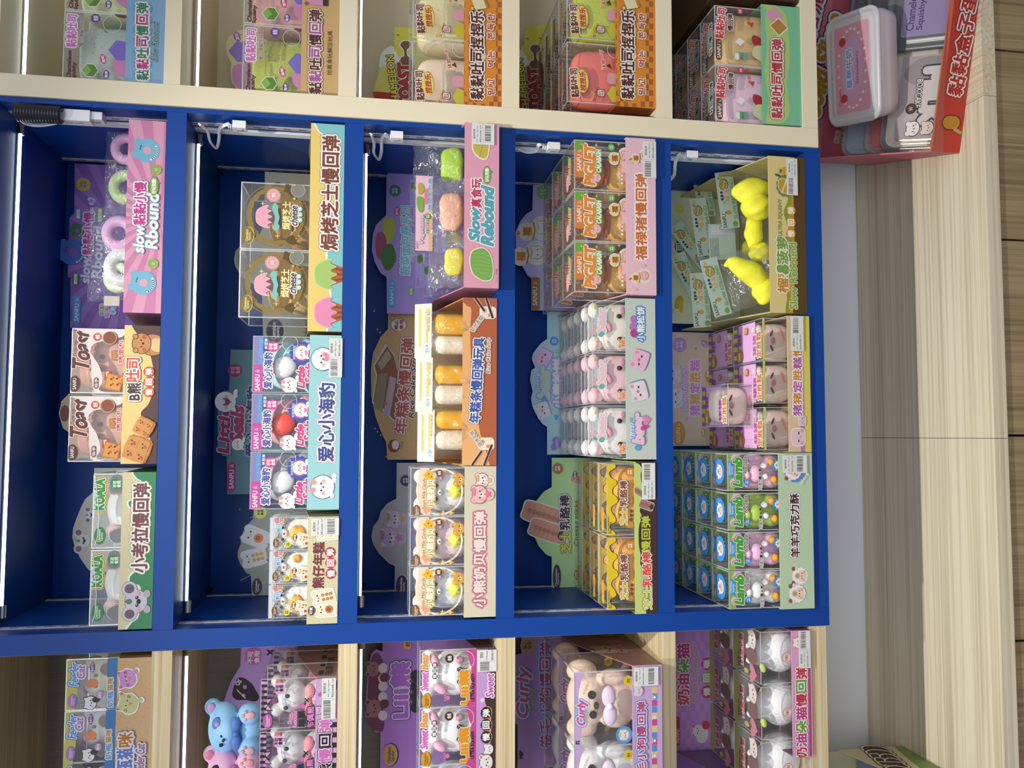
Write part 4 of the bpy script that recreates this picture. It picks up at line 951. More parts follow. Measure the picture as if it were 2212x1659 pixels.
for i, (x0, x1, y0, y1, yy, lab) in enumerate(((885, 905, 388, 470, .20, 'lavender paper header of a bag standing at the back of the pink bread carton'), (897, 918, 545, 622, .18, 'lavender card of a bag lying left of the pink paper header'), (914, 932, 570, 642, .14, 'lower lavender card of a bag beside the yellow bread'))):
    e0, e1 = atY(x0, y1, yy), atY(x1, y0, yy); r = thing('bagged_bread', lab, 'toy', ((e0[0]+e1[0])/2, yy, Z3+.004), VB); O = r.location; a = Art((e0[0], yy, Z3+.004))
    a.box(e0[0], e1[0], yy, yy+.0012, min(e0[2], e1[2]), max(e0[2], e1[2]), '#aaa0dc'); xm = (x0+x1)/2; ym = (y0+y1)/2
    a.T(xm+2, ym, 7, (y1-y0)*.6, 'Vegetable', '#e8e4f6', o=[('#8a7ac0', .1)], sh=.2, b=0); blob(a, [(xm-6, y0+8), (xm+4, y0+6), (xm+5, y0+20), (xm-5, y0+22)], '#5a8a4c'); a.T(xm-5, y1-14, 5, 18, 'SANFU', '#a03c6c', b=0)
    part(a, 'header_card', r, O); z0 = Z3+.006
    m = MB(); h = min(e0[2], e1[2])-z0+.004; bag(r, O, (e0[0]+e1[0])/2, yy+.0, z0+h/2, e1[0]-e0[0], h, .02, seed=20+i)
# rice cake strips
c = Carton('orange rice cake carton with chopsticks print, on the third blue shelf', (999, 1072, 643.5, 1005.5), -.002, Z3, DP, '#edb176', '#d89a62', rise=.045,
           hdr=[(837, 993), (834, 955), (826, 940), (811, 900), (802, 855), (801, 800), (806, 762), (822, 728), (838, 711), (839, 669)], hcol='#a28964')
A = c.A; blob(A, [(1018, 668), (1008, 660), (1000, 640), (1090, 630), (1090, 1010), (1062, 1012), (1046, 960), (1036, 930), (1026, 850), (1018, 780), (1016, 710)], '#b8623f')
def sticks(a, x, y, k):
    a.rect(x-14, x+22, y-13, y+14, '#efe3cf', 8); a.ell(x-3, y-4, 4, 4, '#d99a5c'); a.ell(x+8, y+6, 4, 4, '#d99a5c'); a.ell(x-11, y, 3, 12, '#f6efe2')
sticks(A, 1050, 675, 1); A.line([(1025, 641), (1046, 671)], 7, '#f2e4d4'); A.line([(1025, 641), (1046, 671)], 5, '#4d2f2c'); A.line([(1050, 643), (1064, 686)], 7, '#f2e4d4'); A.line([(1050, 643), (1064, 686)], 5, '#4d2f2c')
sticks(A, 1046, 958, 1); A.line([(1020, 1004), (1040, 975)], 7, '#f2e4d4'); A.line([(1020, 1004), (1040, 975)], 5, '#4d2f2c'); A.line([(1046, 1004), (1062, 962)], 7, '#f2e4d4'); A.line([(1046, 1004), (1062, 962)], 5, '#4d2f2c')
A.T(1030, 821, 24, 184, '年糕条慢回弹玩具', '#3f58a8', o=[('#f4ece0', .10), ('#5a3a4c', .03)], rot=-3); A.T(1056, 768, 11, 76, 'Rice Cake Strip', '#4d2a22', o=[('#f4e8da', .14)], sh=.25, b=0)
A.T(1030, 700, 11, 38, '韧劲香糯', '#4d2f26', o=[('#f4e8da', .12)], rot=-35, b=0); A.T(1028, 947, 11, 38, '碳烤年糕', '#4d2f26', o=[('#f4e8da', .12)], rot=35, b=0)
H = c.H
for i in range(60): H.star(808+((i*31) % 110), 672+((i*67) % 315), 3, '#ab936f', 4, .35); H.lay -= 1
H.lay += 1
H.loc(861, 702, [(15*math.cos(math.pi*i/4+.39), 18*math.sin(math.pi*i/4+.39)) for i in range(8)], '#5a4440'); H.loc(861, 702, [(14*math.cos(math.pi*i/4+.39), 16.6*math.sin(math.pi*i/4+.39)) for i in range(8)], '#a8c0c8'); H.T(856, 702, 8, 20, '禁止', '#8a3040', b=.05); H.T(867, 702, 8, 20, '食用', '#8a3040', b=.05)
H.poly([(833, 743), (853, 767), (858, 800), (870, 905), (854, 914), (824, 884), (803, 870), (812, 812), (806, 790)], '#a9b2d0'); H.poly([(836, 748), (851, 769), (858, 800), (868, 896), (852, 908), (826, 880), (806, 868), (815, 812), (809, 790)], '#7c5040')
H.poly([(837, 755), (846, 772), (824, 800), (816, 785)], '#8f8a74'); H.poly([(818, 808), (838, 806), (826, 890), (806, 880)], '#78765c'); H.poly([(842, 812), (856, 818), (842, 900), (828, 896)], '#9a93a0'); H.ell(833, 872, 4, 4, '#8a6a50')
H.T(873, 833, 27, 206, '年糕条慢回弹', '#8f4a44', o=[('#bcc2dc', .09), ('#6a3038', .04)], rot=-4); H.T(893, 832, 14, 140, 'Rice Cake Strip', '#4a2f2c', o=[('#c0b8b0', .10)], sh=.25, b=.03, rot=-2)
H.ell(851, 963, 13, 14, '#74392c'); H.ell(854, 961, 8, 10, '#c4c2cc'); H.T(868, 962, 5, 16, '卜公公园', '#5a4034', b=0)
c.done()
RB = 'bagged rice cake pairs'
OR, WH = soft('#f0a010', rough=.3, spec=.5, bump=.2, bs=40), soft('#d6ccb4', rough=.45, bump=.3, bs=120, speck=('#8d8468', 170, .1))
def ricepair(label, Y, x0, rolls, bagc, seed, cardp):
    r = None; k = (Y-CAM[1])/FPX
    for nm, mt, ya, yb in rolls:
        a, b = atY(1000, (ya+yb)/2, Y), atY(x0, (ya+yb)/2, Y); rad = (yb-ya)*k/2*.98
        if r is None: O = (a[0], Y, Z3+.004); r = thing('rice_cake_pack', label, 'toy', O, RB)
        z0 = Z3+.006; n = 8; zt = b[2]; pts = []; rr = []
        for i in range(n+1): pts.append((a[0], Y+.028-.0*i, z0+(zt-z0)*i/n)); rr.append(rad*(1+.04*noise.noise(Vector((i*.7, seed, ya)))))
        m = MB(); m.tube(pts, rr, mt, 22, cap=True)
        m.sph((a[0], Y+.028, zt), (rad*.985, rad*.985, .007), mt, 22, 8); part(m, nm, r, O)
    q = atY(bagc[0], bagc[1], Y-.006); bag(r, O, q[0], q[1]+.03, q[2], bagc[3]*k, bagc[2]*k, .10, seed=seed)
    a0 = Art((0, Y-.012, 0)); x0, x1, y0, y1 = cardp; tl = .55; e0 = atY((x0+x1)/2, (y0+y1)/2, Y+.02); w = (y1-y0)*k/2; h = .034
    ey = np.array((0, math.sin(tl), math.cos(tl))); nn = np.array((0, -math.cos(tl), math.sin(tl)))
    a0 = Art(e0, (1, 0, 0), ey, nn, photo=False); C = [e0+np.array((sx*w, 0, 0))+ey*sy*h/2 for sx, sy in ((-1, -1), (1, -1), (1, 1), (-1, 1))]; a0.prism(C, -nn*.0012, '#eae6d2')
    U = w*1000*2
    for i in range(3): a0.rect(-9+7*i, -4+7*i, -U*.42, U*.30, '#e6c65c' if i % 2 == 0 else '#f2efdc', 2)
    a0.rect(4, 14, U*.22, U*.42, '#dce6ee', 2); a0.T(8, U*.33, 7, U*.15, '慢回弹', '#4a86b4', b=0); a0.T(12, -U*.2, 4, U*.4, 'Rice Cake Strip', '#4a3a30', b=0)
    part(a0, 'header_card', r, O)
ricepair('clear bag with an orange and a white rice cake, right end of orange carton', .02, 948, [('orange_roll', OR, 674, 721), ('white_roll', WH, 722, 764)], (970, 719, 120, 104), 31, (906, 922, 655, 775))
ricepair('clear bag with an orange and a white rice cake, middle of orange carton', .02, 946, [('orange_roll', OR, 786, 829), ('white_roll', WH, 830, 874)], (968, 830, 120, 104), 36, (908, 924, 772, 890))
ricepair('clear bag with an orange and a white rice cake, left end of orange carton', .02, 947, [('orange_roll', OR, 885, 928), ('white_roll', WH, 929, 973)], (970, 930, 120, 104), 41, (912, 928, 885, 998))
# milk candy bears
c = Carton('cream bear carton with pink lettering at the left end of the third blue shelf', (1003, 1069, 1007, 1333), 0.0, Z3, .28, '#d9cfb6', '#cbc1a6', rise=.01,
           hdr=[(852, 1293), (853, 1223), (840, 1217), (818, 1195), (806, 1175), (802, 1160), (806, 1138), (818, 1122), (822, 1105), (836, 1088), (856, 1077), (857, 1000)], hcol='#8d8b90')
A = c.A; A.T(1036, 1208, 26, 206, '小熊奶贝慢回弹', '#f0d8d4', o=[('#8a3a48', .05), ('#d98a94', .09), ('#e8bcbc', .05)], b=.05)
def cbear(a, x, y, r, c, bow, star, rot=0):
    a.ell(x+1.15*r, y, .75*r, .8*r, '#a87a80'); a.ell(x+1.15*r, y, .71*r, .76*r, c); a.face(x, y, r, c, ear='#e8a8b4', out='#a87a80', muz='#f8f4f2', rot=rot); a.ell(x-.8*r, y-.55*r, .25*r, .3*r, bow, 30); a.ell(x-.75*r, y-.1*r, .2*r, .3*r, bow, -10); a.star(x+1.0*r, y-.05*r, .55*r, star, 5, .5)
cbear(A, 1042, 1038, 14, '#f2dcda', '#d8b46c', '#e0b878'); cbear(A, 1036, 1068, 17, '#eebcb8', '#e4849c', '#e87a94')
H = c.H; cbear(H, 852, 1122, 17, '#9f96ac', '#8f8460', '#9a8a5c'); cbear(H, 842, 1162, 20, '#9c8ea4', '#8c6484', '#946a8c')
H.badge(876, 1038, 12, '#3d3148', '#a9a6ae', 16); cham(H, 868, 1265, 13, 23, '#3d2c48', '#cfc8d8', '#a9a6ae'); blob(H, [(886, 1115), (880, 1160), (886, 1205), (900, 1205), (900, 1115)], '#8478a8'); H.T(888, 1150, 9, 70, 'Bean Milk Candy', '#3f3a6c', b=0)
c.done()
def art_milk(a):
    a.ring(950, 1062, 47, 51, '#f2e8cc'); blob(a, [(908, 1012), (903, 1062), (910, 1108), (930, 1110), (924, 1062), (928, 1014)], '#f2d8bc'); a.T(917, 1066, 9, 66, 'Bean Milk Candy', '#7a4a34', b=0, sh=.15)
    a.poly([(913, 1100), (920, 1112), (926, 1105), (934, 1110), (930, 1098), (918, 1092)], '#e8a888'); a.star(927, 1027, 14, '#f0b428', 5, .62); a.ell(926, 1024, 1.5, 1.5, '#7a4a24'); a.ell(932, 1030, 1.5, 1.5, '#7a4a24')
    a.T(930, 1066, 17, 60, '小熊奶贝', '#f6f0dc', o=[('#b09238', .06), ('#f0d884', .10)], b=.05)
    cham(a, 900, 1104, 8, 14, '#8a5c34', '#f4ecdc'); a.scal(949, 1022, 8, '#7a4c34', 16); a.T(949, 1022, 7, 8, '食用', '#f4ece0', b=.03)
    a.face(992, 1036, 12, '#dfa23c', ear='#f0c468', muz='#f6e4b4', eye='#3a2814', nose='#3a2814'); [a.poly([(1000, 1050+q), (1010, 1042+q), (1012, 1058+q)], '#d88a48') for q in (-6, 4)]
    a.star(948, 1110, 4, '#e8c83c'); a.star(957, 1106, 6, '#f0c878', 4, .3); a.star(974, 1108, 9, '#f0c070', 4, .3); a.star(962, 1018, 4, '#e8a080'); a.T(980, 1098, 6, 22, '体验一下', '#6a4a3c', b=0, rot=35)
def milktoy(c):
    return [('bear_toy', soft(c, rough=.3, spec=.55, bump=.25, bs=50), [(.5, .56, .5, .46, .66, .32), (.2, .86, .5, .17, .17, .2), (.8, .86, .5, .17, .17, .2)]), ('star', soft('#e2d04a', rough=.4), [('raw', startoy)]), ('eye', '#26262a', [(.34, .70, .10, .045, .05, .04), (.62, .70, .10, .045, .05, .04)]), ('snout', '#eeeef2', [(.48, .65, .06, .075, .06, .08)]), ('nose', '#7a3a34', [(.48, .66, -.03, .02, .015, .02)]), ('cheek', '#e8b4cc', [(.78, .64, .12, .06, .04, .04)])]
def startoy(m, box, c):
    x0, x1, y0, y1, z0, z1 = box; w = x1-x0; cx, cz, y = x0+.5*w, z0+.46*(z1-z0), y0+.03*(y1-y0); n = 10; P = []
    for i in range(n):
        r = w*(.21 if i % 2 == 0 else .13); t = math.pi*i/5+.3; P.append((cx+r*math.cos(t), y, cz+r*math.sin(t)))
    m.prism([(p[0], y+.012, p[2]) for p in P], (0, .006, 0), c)
    V = np.array(P+[(cx, y-.006, cz)]); V[:n, 1] = y+.012; m.add(V, [(i, (i+1) % n, n) for i in range(n)], c, True)
packs('milk_bear_box', 'clear box of a candy bear with yellow star', 'cream bear carton', 'boxed toy', 'candy bear boxes', 887, [(1011, 1114), (1117.5, 1221), (1225, 1331)], .006, Z3, .075, art_milk, [milktoy('#dedbd6'), milktoy('#d9bcc0'), milktoy('#d6d7d6')], prefix=['cream ', 'rosy ', 'white '], edge=.0009)

# ================================================================== row 4
c = Carton('pink piglet carton at the right of the fourth blue shelf', (1352.5, 1413.5, 298.5, 637), -.008, Z4, .30, '#ecc2cc', '#dcb0bc', rise=.06,
           hdr=[(1148, 670), (1148, 601), (1140, 595), (1127, 572), (1115, 545), (1114, 500), (1124, 478), (1137, 462), (1150, 454), (1152, 381), (1200, 371)], hcol='#9a92be')
A = c.A; A.T(1385, 468, 24, 186, '福禄猪慢回弹', '#d26f32', o=[('#f8efee', .14)])
def gourd(a, x, y, r, pig=True):
    for g, cc in ((1.12, '#f8f2ea'), (1, '#ecd2a0')):
        a.ell(x+.62*r, y-.1*r, .74*r*g, .8*r*g, cc); a.ell(x-.55*r, y+.15*r, .55*r*g, .6*r*g, cc)
    a.poly([(x-1.0*r, y+.35*r), (x-1.45*r, y+.4*r), (x-1.1*r, y+.05*r)], '#b5702c'); a.line([(x-.1*r, y+.7*r), (x+.05*r, y+.1*r), (x-.05*r, y-.5*r)], .1*r, '#a0602c'); a.T(x-.5*r, y+.15*r, .6*r, .6*r, '福', '#a8682c', b=.06)
    a.face(x+.68*r, y-.15*r, .42*r, '#eebcc8', out='#a05a4c', nose='#d8848c', blush='#e094a4')
gourd(A, 1382, 598, 17); gourd(A, 1382, 340, 17)
for x, y in ((1372, 626), (1390, 574), (1363, 352)): A.star(x, y, 4, '#e0cc4c', 4, .35)
H = c.H; H.badge(1174, 415, 15, '#4f8a44', '#a9bc9c', 18, '#a9bc9c'); gourd(H, 1154, 496, 30); gourd(H, 1140, 550, 30)
H.T(1193, 518, 24, 176, '福禄猪慢回弹', '#b06a34', o=[('#cdc8e6', .13)]); H.rect(1147, 1166, 599, 669, '#587848', 3); H.rect(1148, 1162, 600, 670, '#84532c', 3); sanfu(H, 1155, 635, 10, 52, '#c8c0d8'); H.star(1165, 583, 4, '#a4ac4c', 4, .35); H.star(1204, 600, 5, '#a48a4c', 4, .35)
c.done(); c.price(1389, 1417, 306, 384)
def art_pig(a):
    a.rect(1241, 1263, 302, 382, '#6fae44', 3); a.rect(1241, 1260, 322, 383, '#e0853a', 3); sanfu(a, 1251, 347, 10, 46)
    a.T(1274, 356, 22, 84, 'PiGLET', '#e8913c', o=[('#fbf1e4', .10), ('#c8743c', .04)], b=.09, sh=.12); a.T(1293, 348, 10, 48, 'CALABASH', '#fbf6ea', o=[('#7ab04c', .16)], b=.06, sh=.1)
    a.face(1290, 384, 8, '#f0c0c4', out='#e08c84', nose='#e07a5c'); a.badge(1320, 319, 8, '#6fb048', n=14); gourd(a, 1338, 340, 21); a.face(1352, 362, 12, '#f0c0c0', out='#d88a84', nose='#e07a84')
    for x, y in ((1255, 313), (1287, 315), (1256, 396), (1335, 313)): a.star(x, y, 4.5, '#e8c83c', 4, .3)
    for i in range(3): a.ell(1342, 397-8*i, 4, 4, '#b06a3c'); a.ell(1342, 397-8*i, 3, 3, '#f4e8da')
def top_pig(a, w, d):
    a.ell(d*.42, w*.72, d*.12, w*.18, '#e8b4c4'); a.T(d*.60, w*.5, d*.16, w*.55, 'PiGLET', '#d98a4c', o=[('#f4ead8', .1)], sh=.2); a.T(d*.74, w*.5, d*.10, w*.42, 'CALABASH', '#8ab05c', b=.03)
pigtoy = [[('gourd_toy', soft('#dfa54c', rough=.3, spec=.5), [(.5, .33, .5, .42, .34, .34), (.5, .68, .5, .3, .24, .27)]), ('ribbon', '#c8682c', [(.5, .53, .42, .26, .04, .24)]), ('pig_face', soft('#e6a48c', rough=.4), [(.45, .3, .2, .2, .18, .1)])]]
packs('piglet_box', 'clear piglet gourd box', 'pink piglet carton', 'boxed toy', 'piglet boxes', 1241, [(302.5, 408), (413, 519), (524, 628)], .0, Z4, .092, art_pig, pigtoy, rows=3, pitch=.094, top=top_pig, edge=.0009)
c = Carton('pale grey-green little bear carton in the middle of the fourth blue shelf', (1352, 1410.5, 644.5, 992.5), 0.0, Z4, DP, '#c6d0c4', '#bcc8bc', rise=.02,
           hdr=[(1182, 982), (1182, 922), (1172, 916), (1158, 895), (1150, 878), (1147, 860), (1151, 846), (1145, 820), (1148, 800), (1156, 794), (1149, 775), (1152, 762), (1168, 742), (1182, 732), (1182, 673)], hcol='#8fabb2')
A = c.A; A.T(1384, 700, 17, 74, '小熊松饼', '#f2f4f4', o=[('#4f8ac0', .16)]); 
for x, y, cc in ((1370, 690, '#b878b4'), (1368, 706, '#b878b4'), (1370, 720, '#b8408a')): A.ell(x, y, 9, 9, cc)
A.T(1384, 700, 17, 74, '小熊松饼', '#f2f4f4', o=[('#4f8ac0', .16)])
def biscuit(a, x, y, r, c, rot):
    t = math.radians(rot)
    def q(u, v): return (x-(u*math.sin(t)+v*math.cos(t))*r, y-(u*math.cos(t)-v*math.sin(t))*r)
    P = [(-.9, .75), (-.55, .9), (0, .72), (.55, .9), (.9, .75), (.95, -.4), (.7, -.75), (-.7, -.75), (-.95, -.4)]
    blob(a, [q(u+.1, v-.14) for u, v in P], '#8a7a98'); blob(a, [q(u, v) for u, v in P], c)
    for s_ in (-.4, .4): a.ell(*q(s_, -.05), .09*r, .13*r, '#4a3230')
    a.ell(*q(0, .1), .12*r, .16*r, '#d8608a'); a.ell(*q(.62, .55), .16*r, .16*r, '#d89aac'); a.ell(*q(-.62, .55), .16*r, .16*r, '#d89aac')
biscuit(A, 1382, 778, 22, '#e4b8cc', -20); biscuit(A, 1380, 845, 22, '#e2d6dc', 15)
A.T(1366, 925, 10, 38, 'little', '#5a8ac4', o=[('#eef0f6', .14)], sh=.2, b=.02); A.T(1378, 925, 24, 62, 'bear', '#e6c6d6', o=[('#8a84b4', .08)], sh=.2, b=.12); A.heart(1392, 920, 11, '#c8508c', -10); A.heart(1396, 907, 11, '#d48ab4', 10); A.T(1393, 943, 5, 26, 'RILAKKUMA', '#a07a9c', b=0); blob(A, [(1370, 968), (1376, 960), (1384, 966), (1378, 974)], '#5aa8d8'); A.heart(1363, 907, 5, '#84b4a4')
H = c.H; H.badge(1197, 737, 10, '#3f78c0', '#b8ccdc', 14); biscuit(H, 1173, 773, 20, '#b498c4', -28); biscuit(H, 1173, 886, 18, '#b4b4cc', 20); H.heart(1209, 764, 11, '#7f9c8c', 20)
H.T(1161, 822, 11, 36, 'little', '#c4d4e4', o=[('#4a88c4', .12)], sh=.2, b=.02); H.T(1174, 826, 24, 66, 'bear', '#94a898', o=[('#a484b4', .06), ('#4a88c4', .06)], sh=.2, b=.12); H.T(1205, 828, 23, 106, '小熊松饼', '#b4c0dc', o=[('#9a7ab0', .08), ('#4a88c4', .05)], b=.06); H.T(1225, 830, 7, 58, 'RILAKKUMA', '#3f6ca4', b=.02)
H.heart(1202, 958, 15, '#4a84c4', -15); H.heart(1201, 960, 14, '#7a62a4', -15); H.T(1203, 961, 9, 26, 'Kpanny', '#c4c4dc', sh=.25, b=0, rot=8); H.heart(1201, 901, 6, '#4a84c4', 20); blob(H, [(1168, 862), (1176, 854), (1182, 864), (1172, 868)], '#4a88c4')
c.done()
def art_bear(a):
    a.T(1287, 690, 6, 22, 'little', '#5ab4bc', o=[('#eef0ee', .14)], b=.03, sh=.2); a.T(1299, 692, 17, 50, 'bear', '#f0c8cc', o=[('#f6f2ee', .10), ('#7ab8b4', .05)], sh=.2, b=.11); blob(a, [(1292, 724), (1298, 716), (1306, 720), (1300, 728)], '#6ab8ac'); a.heart(1286, 664, 4, '#c4c458')
    a.heart(1295, 745, 10, '#d6aab0', -12); a.T(1296, 745, 5, 14, 'Kpanny', '#f4eef0', b=0, sh=.2); a.T(1333, 750, 6, 26, '体验松饼', '#f2e8ea', b=0, rot=40); a.face(1345, 742, 9, '#f0a888', ear='#e8847c', out='#f4ece4'); a.T(1348, 678, 4, 30, 'SLOW REBOUND', '#7ab8a4', b=0)
def beartoy(c):
    return [('biscuit_toy', soft(c, rough=.35, spec=.5, bump=.6, bs=35), [(.5, .5, .5, .48, .44, .22, 0, .6), (.16, .92, .5, .17, .12, .16), (.84, .92, .5, .17, .12, .16)]), ('wing', soft('#d890a4', rough=.4), [(.50, .74, .06, .12, .07, .04, 30)]), ('eye', '#4a3626', [(.24, .55, .04, .05, .055, .04), (.70, .56, .04, .05, .055, .04)]), ('cheek', '#e878a4', [(.82, .49, .08, .07, .05, .04)])]
def top_bear(a, w, d):
    a.T(d*.45, w*.5, d*.22, w*.5, 'bear', '#eac8d4', o=[('#f6f2f2', .1), ('#8ac0d0', .06)], sh=.2); a.T(d*.28, w*.55, d*.10, w*.22, 'little', '#6ab4c4', b=.04)
packs('little_bear_box', 'clear bear biscuit box', 'grey-green bear carton', 'boxed toy', 'bear biscuit boxes', 1280, [(649, 757), (761, 871), (875, 987)], .006, Z4, .054, art_bear, [beartoy('#d9cfc0'), beartoy('#e2b0b4'), beartoy('#d9d2cc')], rows=5, pitch=.0555, prefix=['cream ', 'pink ', 'white '], top=top_bear)
c = Carton('lime and brown cheese stick carton at the left end of the fourth blue shelf', (1371.5, 1417, 997.5, 1326), .0, Z4, .275, '#c4d478', '#aab862', rise=.008,
           hdr=[(1192, 1274), (1192, 1203), (1180, 1198), (1164, 1180), (1155, 1160), (1158, 1150), (1150, 1130), (1149, 1110), (1156, 1085), (1175, 1062), (1192, 1052), (1192, 989)], hcol='#8fae7c')
A = c.A; blob(A, [(1420, 990), (1374, 997), (1382, 1004), (1386, 1014), (1384, 1028), (1388, 1050), (1400, 1066), (1402, 1078), (1386, 1090), (1382, 1104), (1386, 1116), (1380, 1140), (1380, 1176), (1384, 1200), (1384, 1220), (1400, 1240), (1404, 1280), (1402, 1310), (1396, 1318), (1400, 1330), (1430, 1330), (1430, 1000)], '#4a2f2e')
A.T(1396, 1138, 19, 96, '慢回弹', '#c8cc4c', o=[('#4a2f2e', .05), ('#8a9a4c', .03)]) if False else None
A.T(1395, 1154, 20, 78, '慢回弹', '#bcc840', o=[('#3f2c2a', .10)]); A.T(1397, 1230, 20, 78, '乳酪棒', '#d8503c', o=[('#f2e8dc', .10), ('#4a2f2c', .04)]); A.T(1399, 1291, 19, 50, '芝士', '#c8cc44', o=[('#f0ecd8', .08), ('#4a3a2c', .06)])
def cstick(a, x, y, w, h, rot, lines=True, hole=True):
    t = math.radians(rot)
    def q(u, v): return (x-(u*math.sin(t)+v*math.cos(t)), y-(u*math.cos(t)-v*math.sin(t)))
    P = [(-w, -h), (-w*1.1, 0), (-w, h), (0, h*1.12), (w, h), (w*1.1, 0), (w, -h), (0, -h*1.12)]
    blob(a, [q(u*1.06, v*1.12) for u, v in P], '#c8dcc8'); blob(a, [q(u, v) for u, v in P], '#a87c68')
    for i in range(-3, 4): a.line([q(w*(i/3.5)-h*.4, -h), q(w*(i/3.5)+h*.4, h)], .8, '#bc9484'); a.ell(*q(w*(i/3.5)*.9, 0), h*.3, h*.3, '#94685a')
    if hole: blob(a, [q(-w*.98, -h*.5), q(-w*.62, -h*.6), q(-w*.6, h*.4), q(-w*.98, h*.5)], '#3a3238')
cstick(A, 1381, 1064, 12, 5.5, 55, hole=False); cstick(A, 1396, 1091, 14, 8, 70)
H = c.H; cstick(H, 1175, 1113, 42, 19, 72, hole=False); cstick(H, 1185, 1148, 38, 17, 72); cstick(H, 1256, 1038, 22, 8, 75)
H.badge(1204, 1012, 12, '#8a5a44', '#cfc8b4', 18); cham(H, 1202, 1246, 9, 27, '#3a3040', '#c0c8d4'); H.bubble(1241, 1025, 5, 8, '#3a3238', '真好吃'); H.bubble(1244, 1241, 5, 10, '#3a3238', '好吃')
H.T(1219, 1107, 22, 76, '乳酪棒', '#3a2c34', o=[('#c4d0dc', .10), ('#2f2c34', .03)]); H.T(1221, 1171, 23, 46, '芝士', '#aaae44', o=[('#2f3430', .06), ('#b4c8c4', .04)]); H.T(1243, 1130, 9, 98, 'Cheese sticks', '#3a4034', o=[('#9ab88c', .08)], b=.03)
for y in (1098, 1112, 1130, 1150): H.ell(1261, y, 4, 7, '#3a3238')
swirl(H, 1258, 1225, 1.5, '#3a4034'); swirl(H, 1260, 1260, 1.2, '#3a4034')
c.done(); c.price(1387, 1415, 1000, 1079, flip=True)
def art_cheese2(a):
    blob(a, [(1308, 996), (1320, 1000), (1330, 1003), (1331, 1010), (1318, 1020), (1322, 1032), (1332, 1038), (1334, 1046), (1326, 1054), (1325, 1066), (1334, 1074), (1336, 1084), (1324, 1094), (1322, 1104), (1330, 1116), (1332, 1126), (1320, 1134), (1320, 1142), (1330, 1150), (1330, 1160), (1308, 1162)], '#3a2c20')
    blob(a, [(1306, 996), (1319, 1000), (1328, 1003), (1329, 1010), (1316, 1020), (1320, 1032), (1330, 1038), (1332, 1046), (1324, 1054), (1323, 1066), (1332, 1074), (1334, 1084), (1322, 1094), (1320, 1104), (1328, 1116), (1330, 1126), (1318, 1134), (1318, 1142), (1328, 1150), (1328, 1160), (1306, 1162)], '#e6c51c')
    a.T(1313, 1134, 6, 36, 'Chameleon', '#4a3a20', b=.02); a.T(1319, 1140, 6, 26, 'Squishy', '#4a3a20', b=.02)
    a.T(1347, 1066, 17, 56, '乳酪棒', '#8a4a30', o=[('#f4ecd8', .10), ('#5a3420', .05)]); a.T(1347, 1116, 17, 36, '芝士', '#d8bc2c', o=[('#f4ecd0', .08), ('#5a4420', .06)]); a.T(1365, 1066, 6, 60, 'Cheese sticks', '#c8862c', b=.02); [a.ell(1364, 1122-9*i, 3.6, 3.6, '#7a4a2c') for i in range(3)]; a.badge(1360, 1020, 10, '#d8873c', n=16)
def cheesetoy():
    return [('waffle_toy', soft('#e09a3c', rough=.4, bump=.8, bs=28, spec=.4), [(.30, .38, .45, .24, .26, .2, 20), (.60, .42, .5, .24, .26, .2, 15), (.78, .40, .5, .18, .26, .2, 10)]), ('cheese_filling', soft('#f0c858', rough=.35), [(.14, .45, .4, .05, .12, .1)])]
def top_cheese(a, w, d):
    a.rect(d-3, d, 0, w, '#cdc93c'); a.T(d*.5, w*.42, d*.22, w*.34, 'Chameleon', '#8a8a86', b=.02, sh=.2); a.rect(d*.35, d*.65, w*.62, w*.92, '#e8a850', d*.15); a.ell(d*.5, w*.9, d*.14, w*.06, '#d8c84c')
packs('cheese_stick_box', 'yellow drip waffle box', 'lime carton', 'boxed toy', 'cheese stick boxes', 1312, [(1002.5, 1156), (1162, 1317)], .006, Z4, .058, art_cheese2, [cheesetoy()], rows=4, pitch=.0615, top=top_cheese)

# ================================================================== row 5
c = Carton('yellow-green durian and pineapple carton at the right of the bottom blue shelf', (1662, 1727, 338.5, 676), .0, Z5, .285, '#ddcb8a', '#d2c584', rise=.065, inner='#e2dab0',
           hdr=[(1395, 697), (1395, 399)], hcol='#a9ae94')
A = c.A; blob(A, [(1705, 690), (1697, 668), (1700, 640), (1690, 600), (1704, 560), (1693, 520), (1706, 500), (1693, 460), (1702, 430), (1690, 400), (1712, 330), (1750, 330), (1750, 690)], '#8a9a3c')
blob(A, [(1706, 690), (1708, 600), (1712, 520), (1706, 505), (1702, 495), (1706, 478), (1704, 465), (1708, 450), (1712, 400), (1706, 340), (1750, 330), (1750, 690)], '#d0962c'); blob(A, [(1716, 690), (1717, 600), (1716, 500), (1714, 430), (1716, 340), (1760, 330), (1760, 690)], '#5a4420')
A.T(1691, 600, 24, 64, '榴莲', '#c8882c', o=[('#f2e8cc', .10)]); A.T(1691, 578, 24, 26, '&', '#7aa04c', o=[('#f2ecd4', .12)], b=.1); A.T(1690, 541, 25, 60, '菠萝', '#7aa04c', o=[('#f2ecd0', .10)]); A.T(1713, 596, 17, 142, 'Slow Rebound', '#8aac58', o=[('#f0e4bc', .07)], b=.06); A.T(1685, 470, 9, 80, 'ULTRA SQUiSHY', '#8a9a4c', sh=.15, b=.04)
for i, (ch, y) in enumerate((('慢', 505), ('回', 481), ('弹', 455))): A.ell(1708, y, 10.5, 11, '#d0962c'); A.T(1708, y, 14, 14, ch, '#f4ecd8', b=.05)
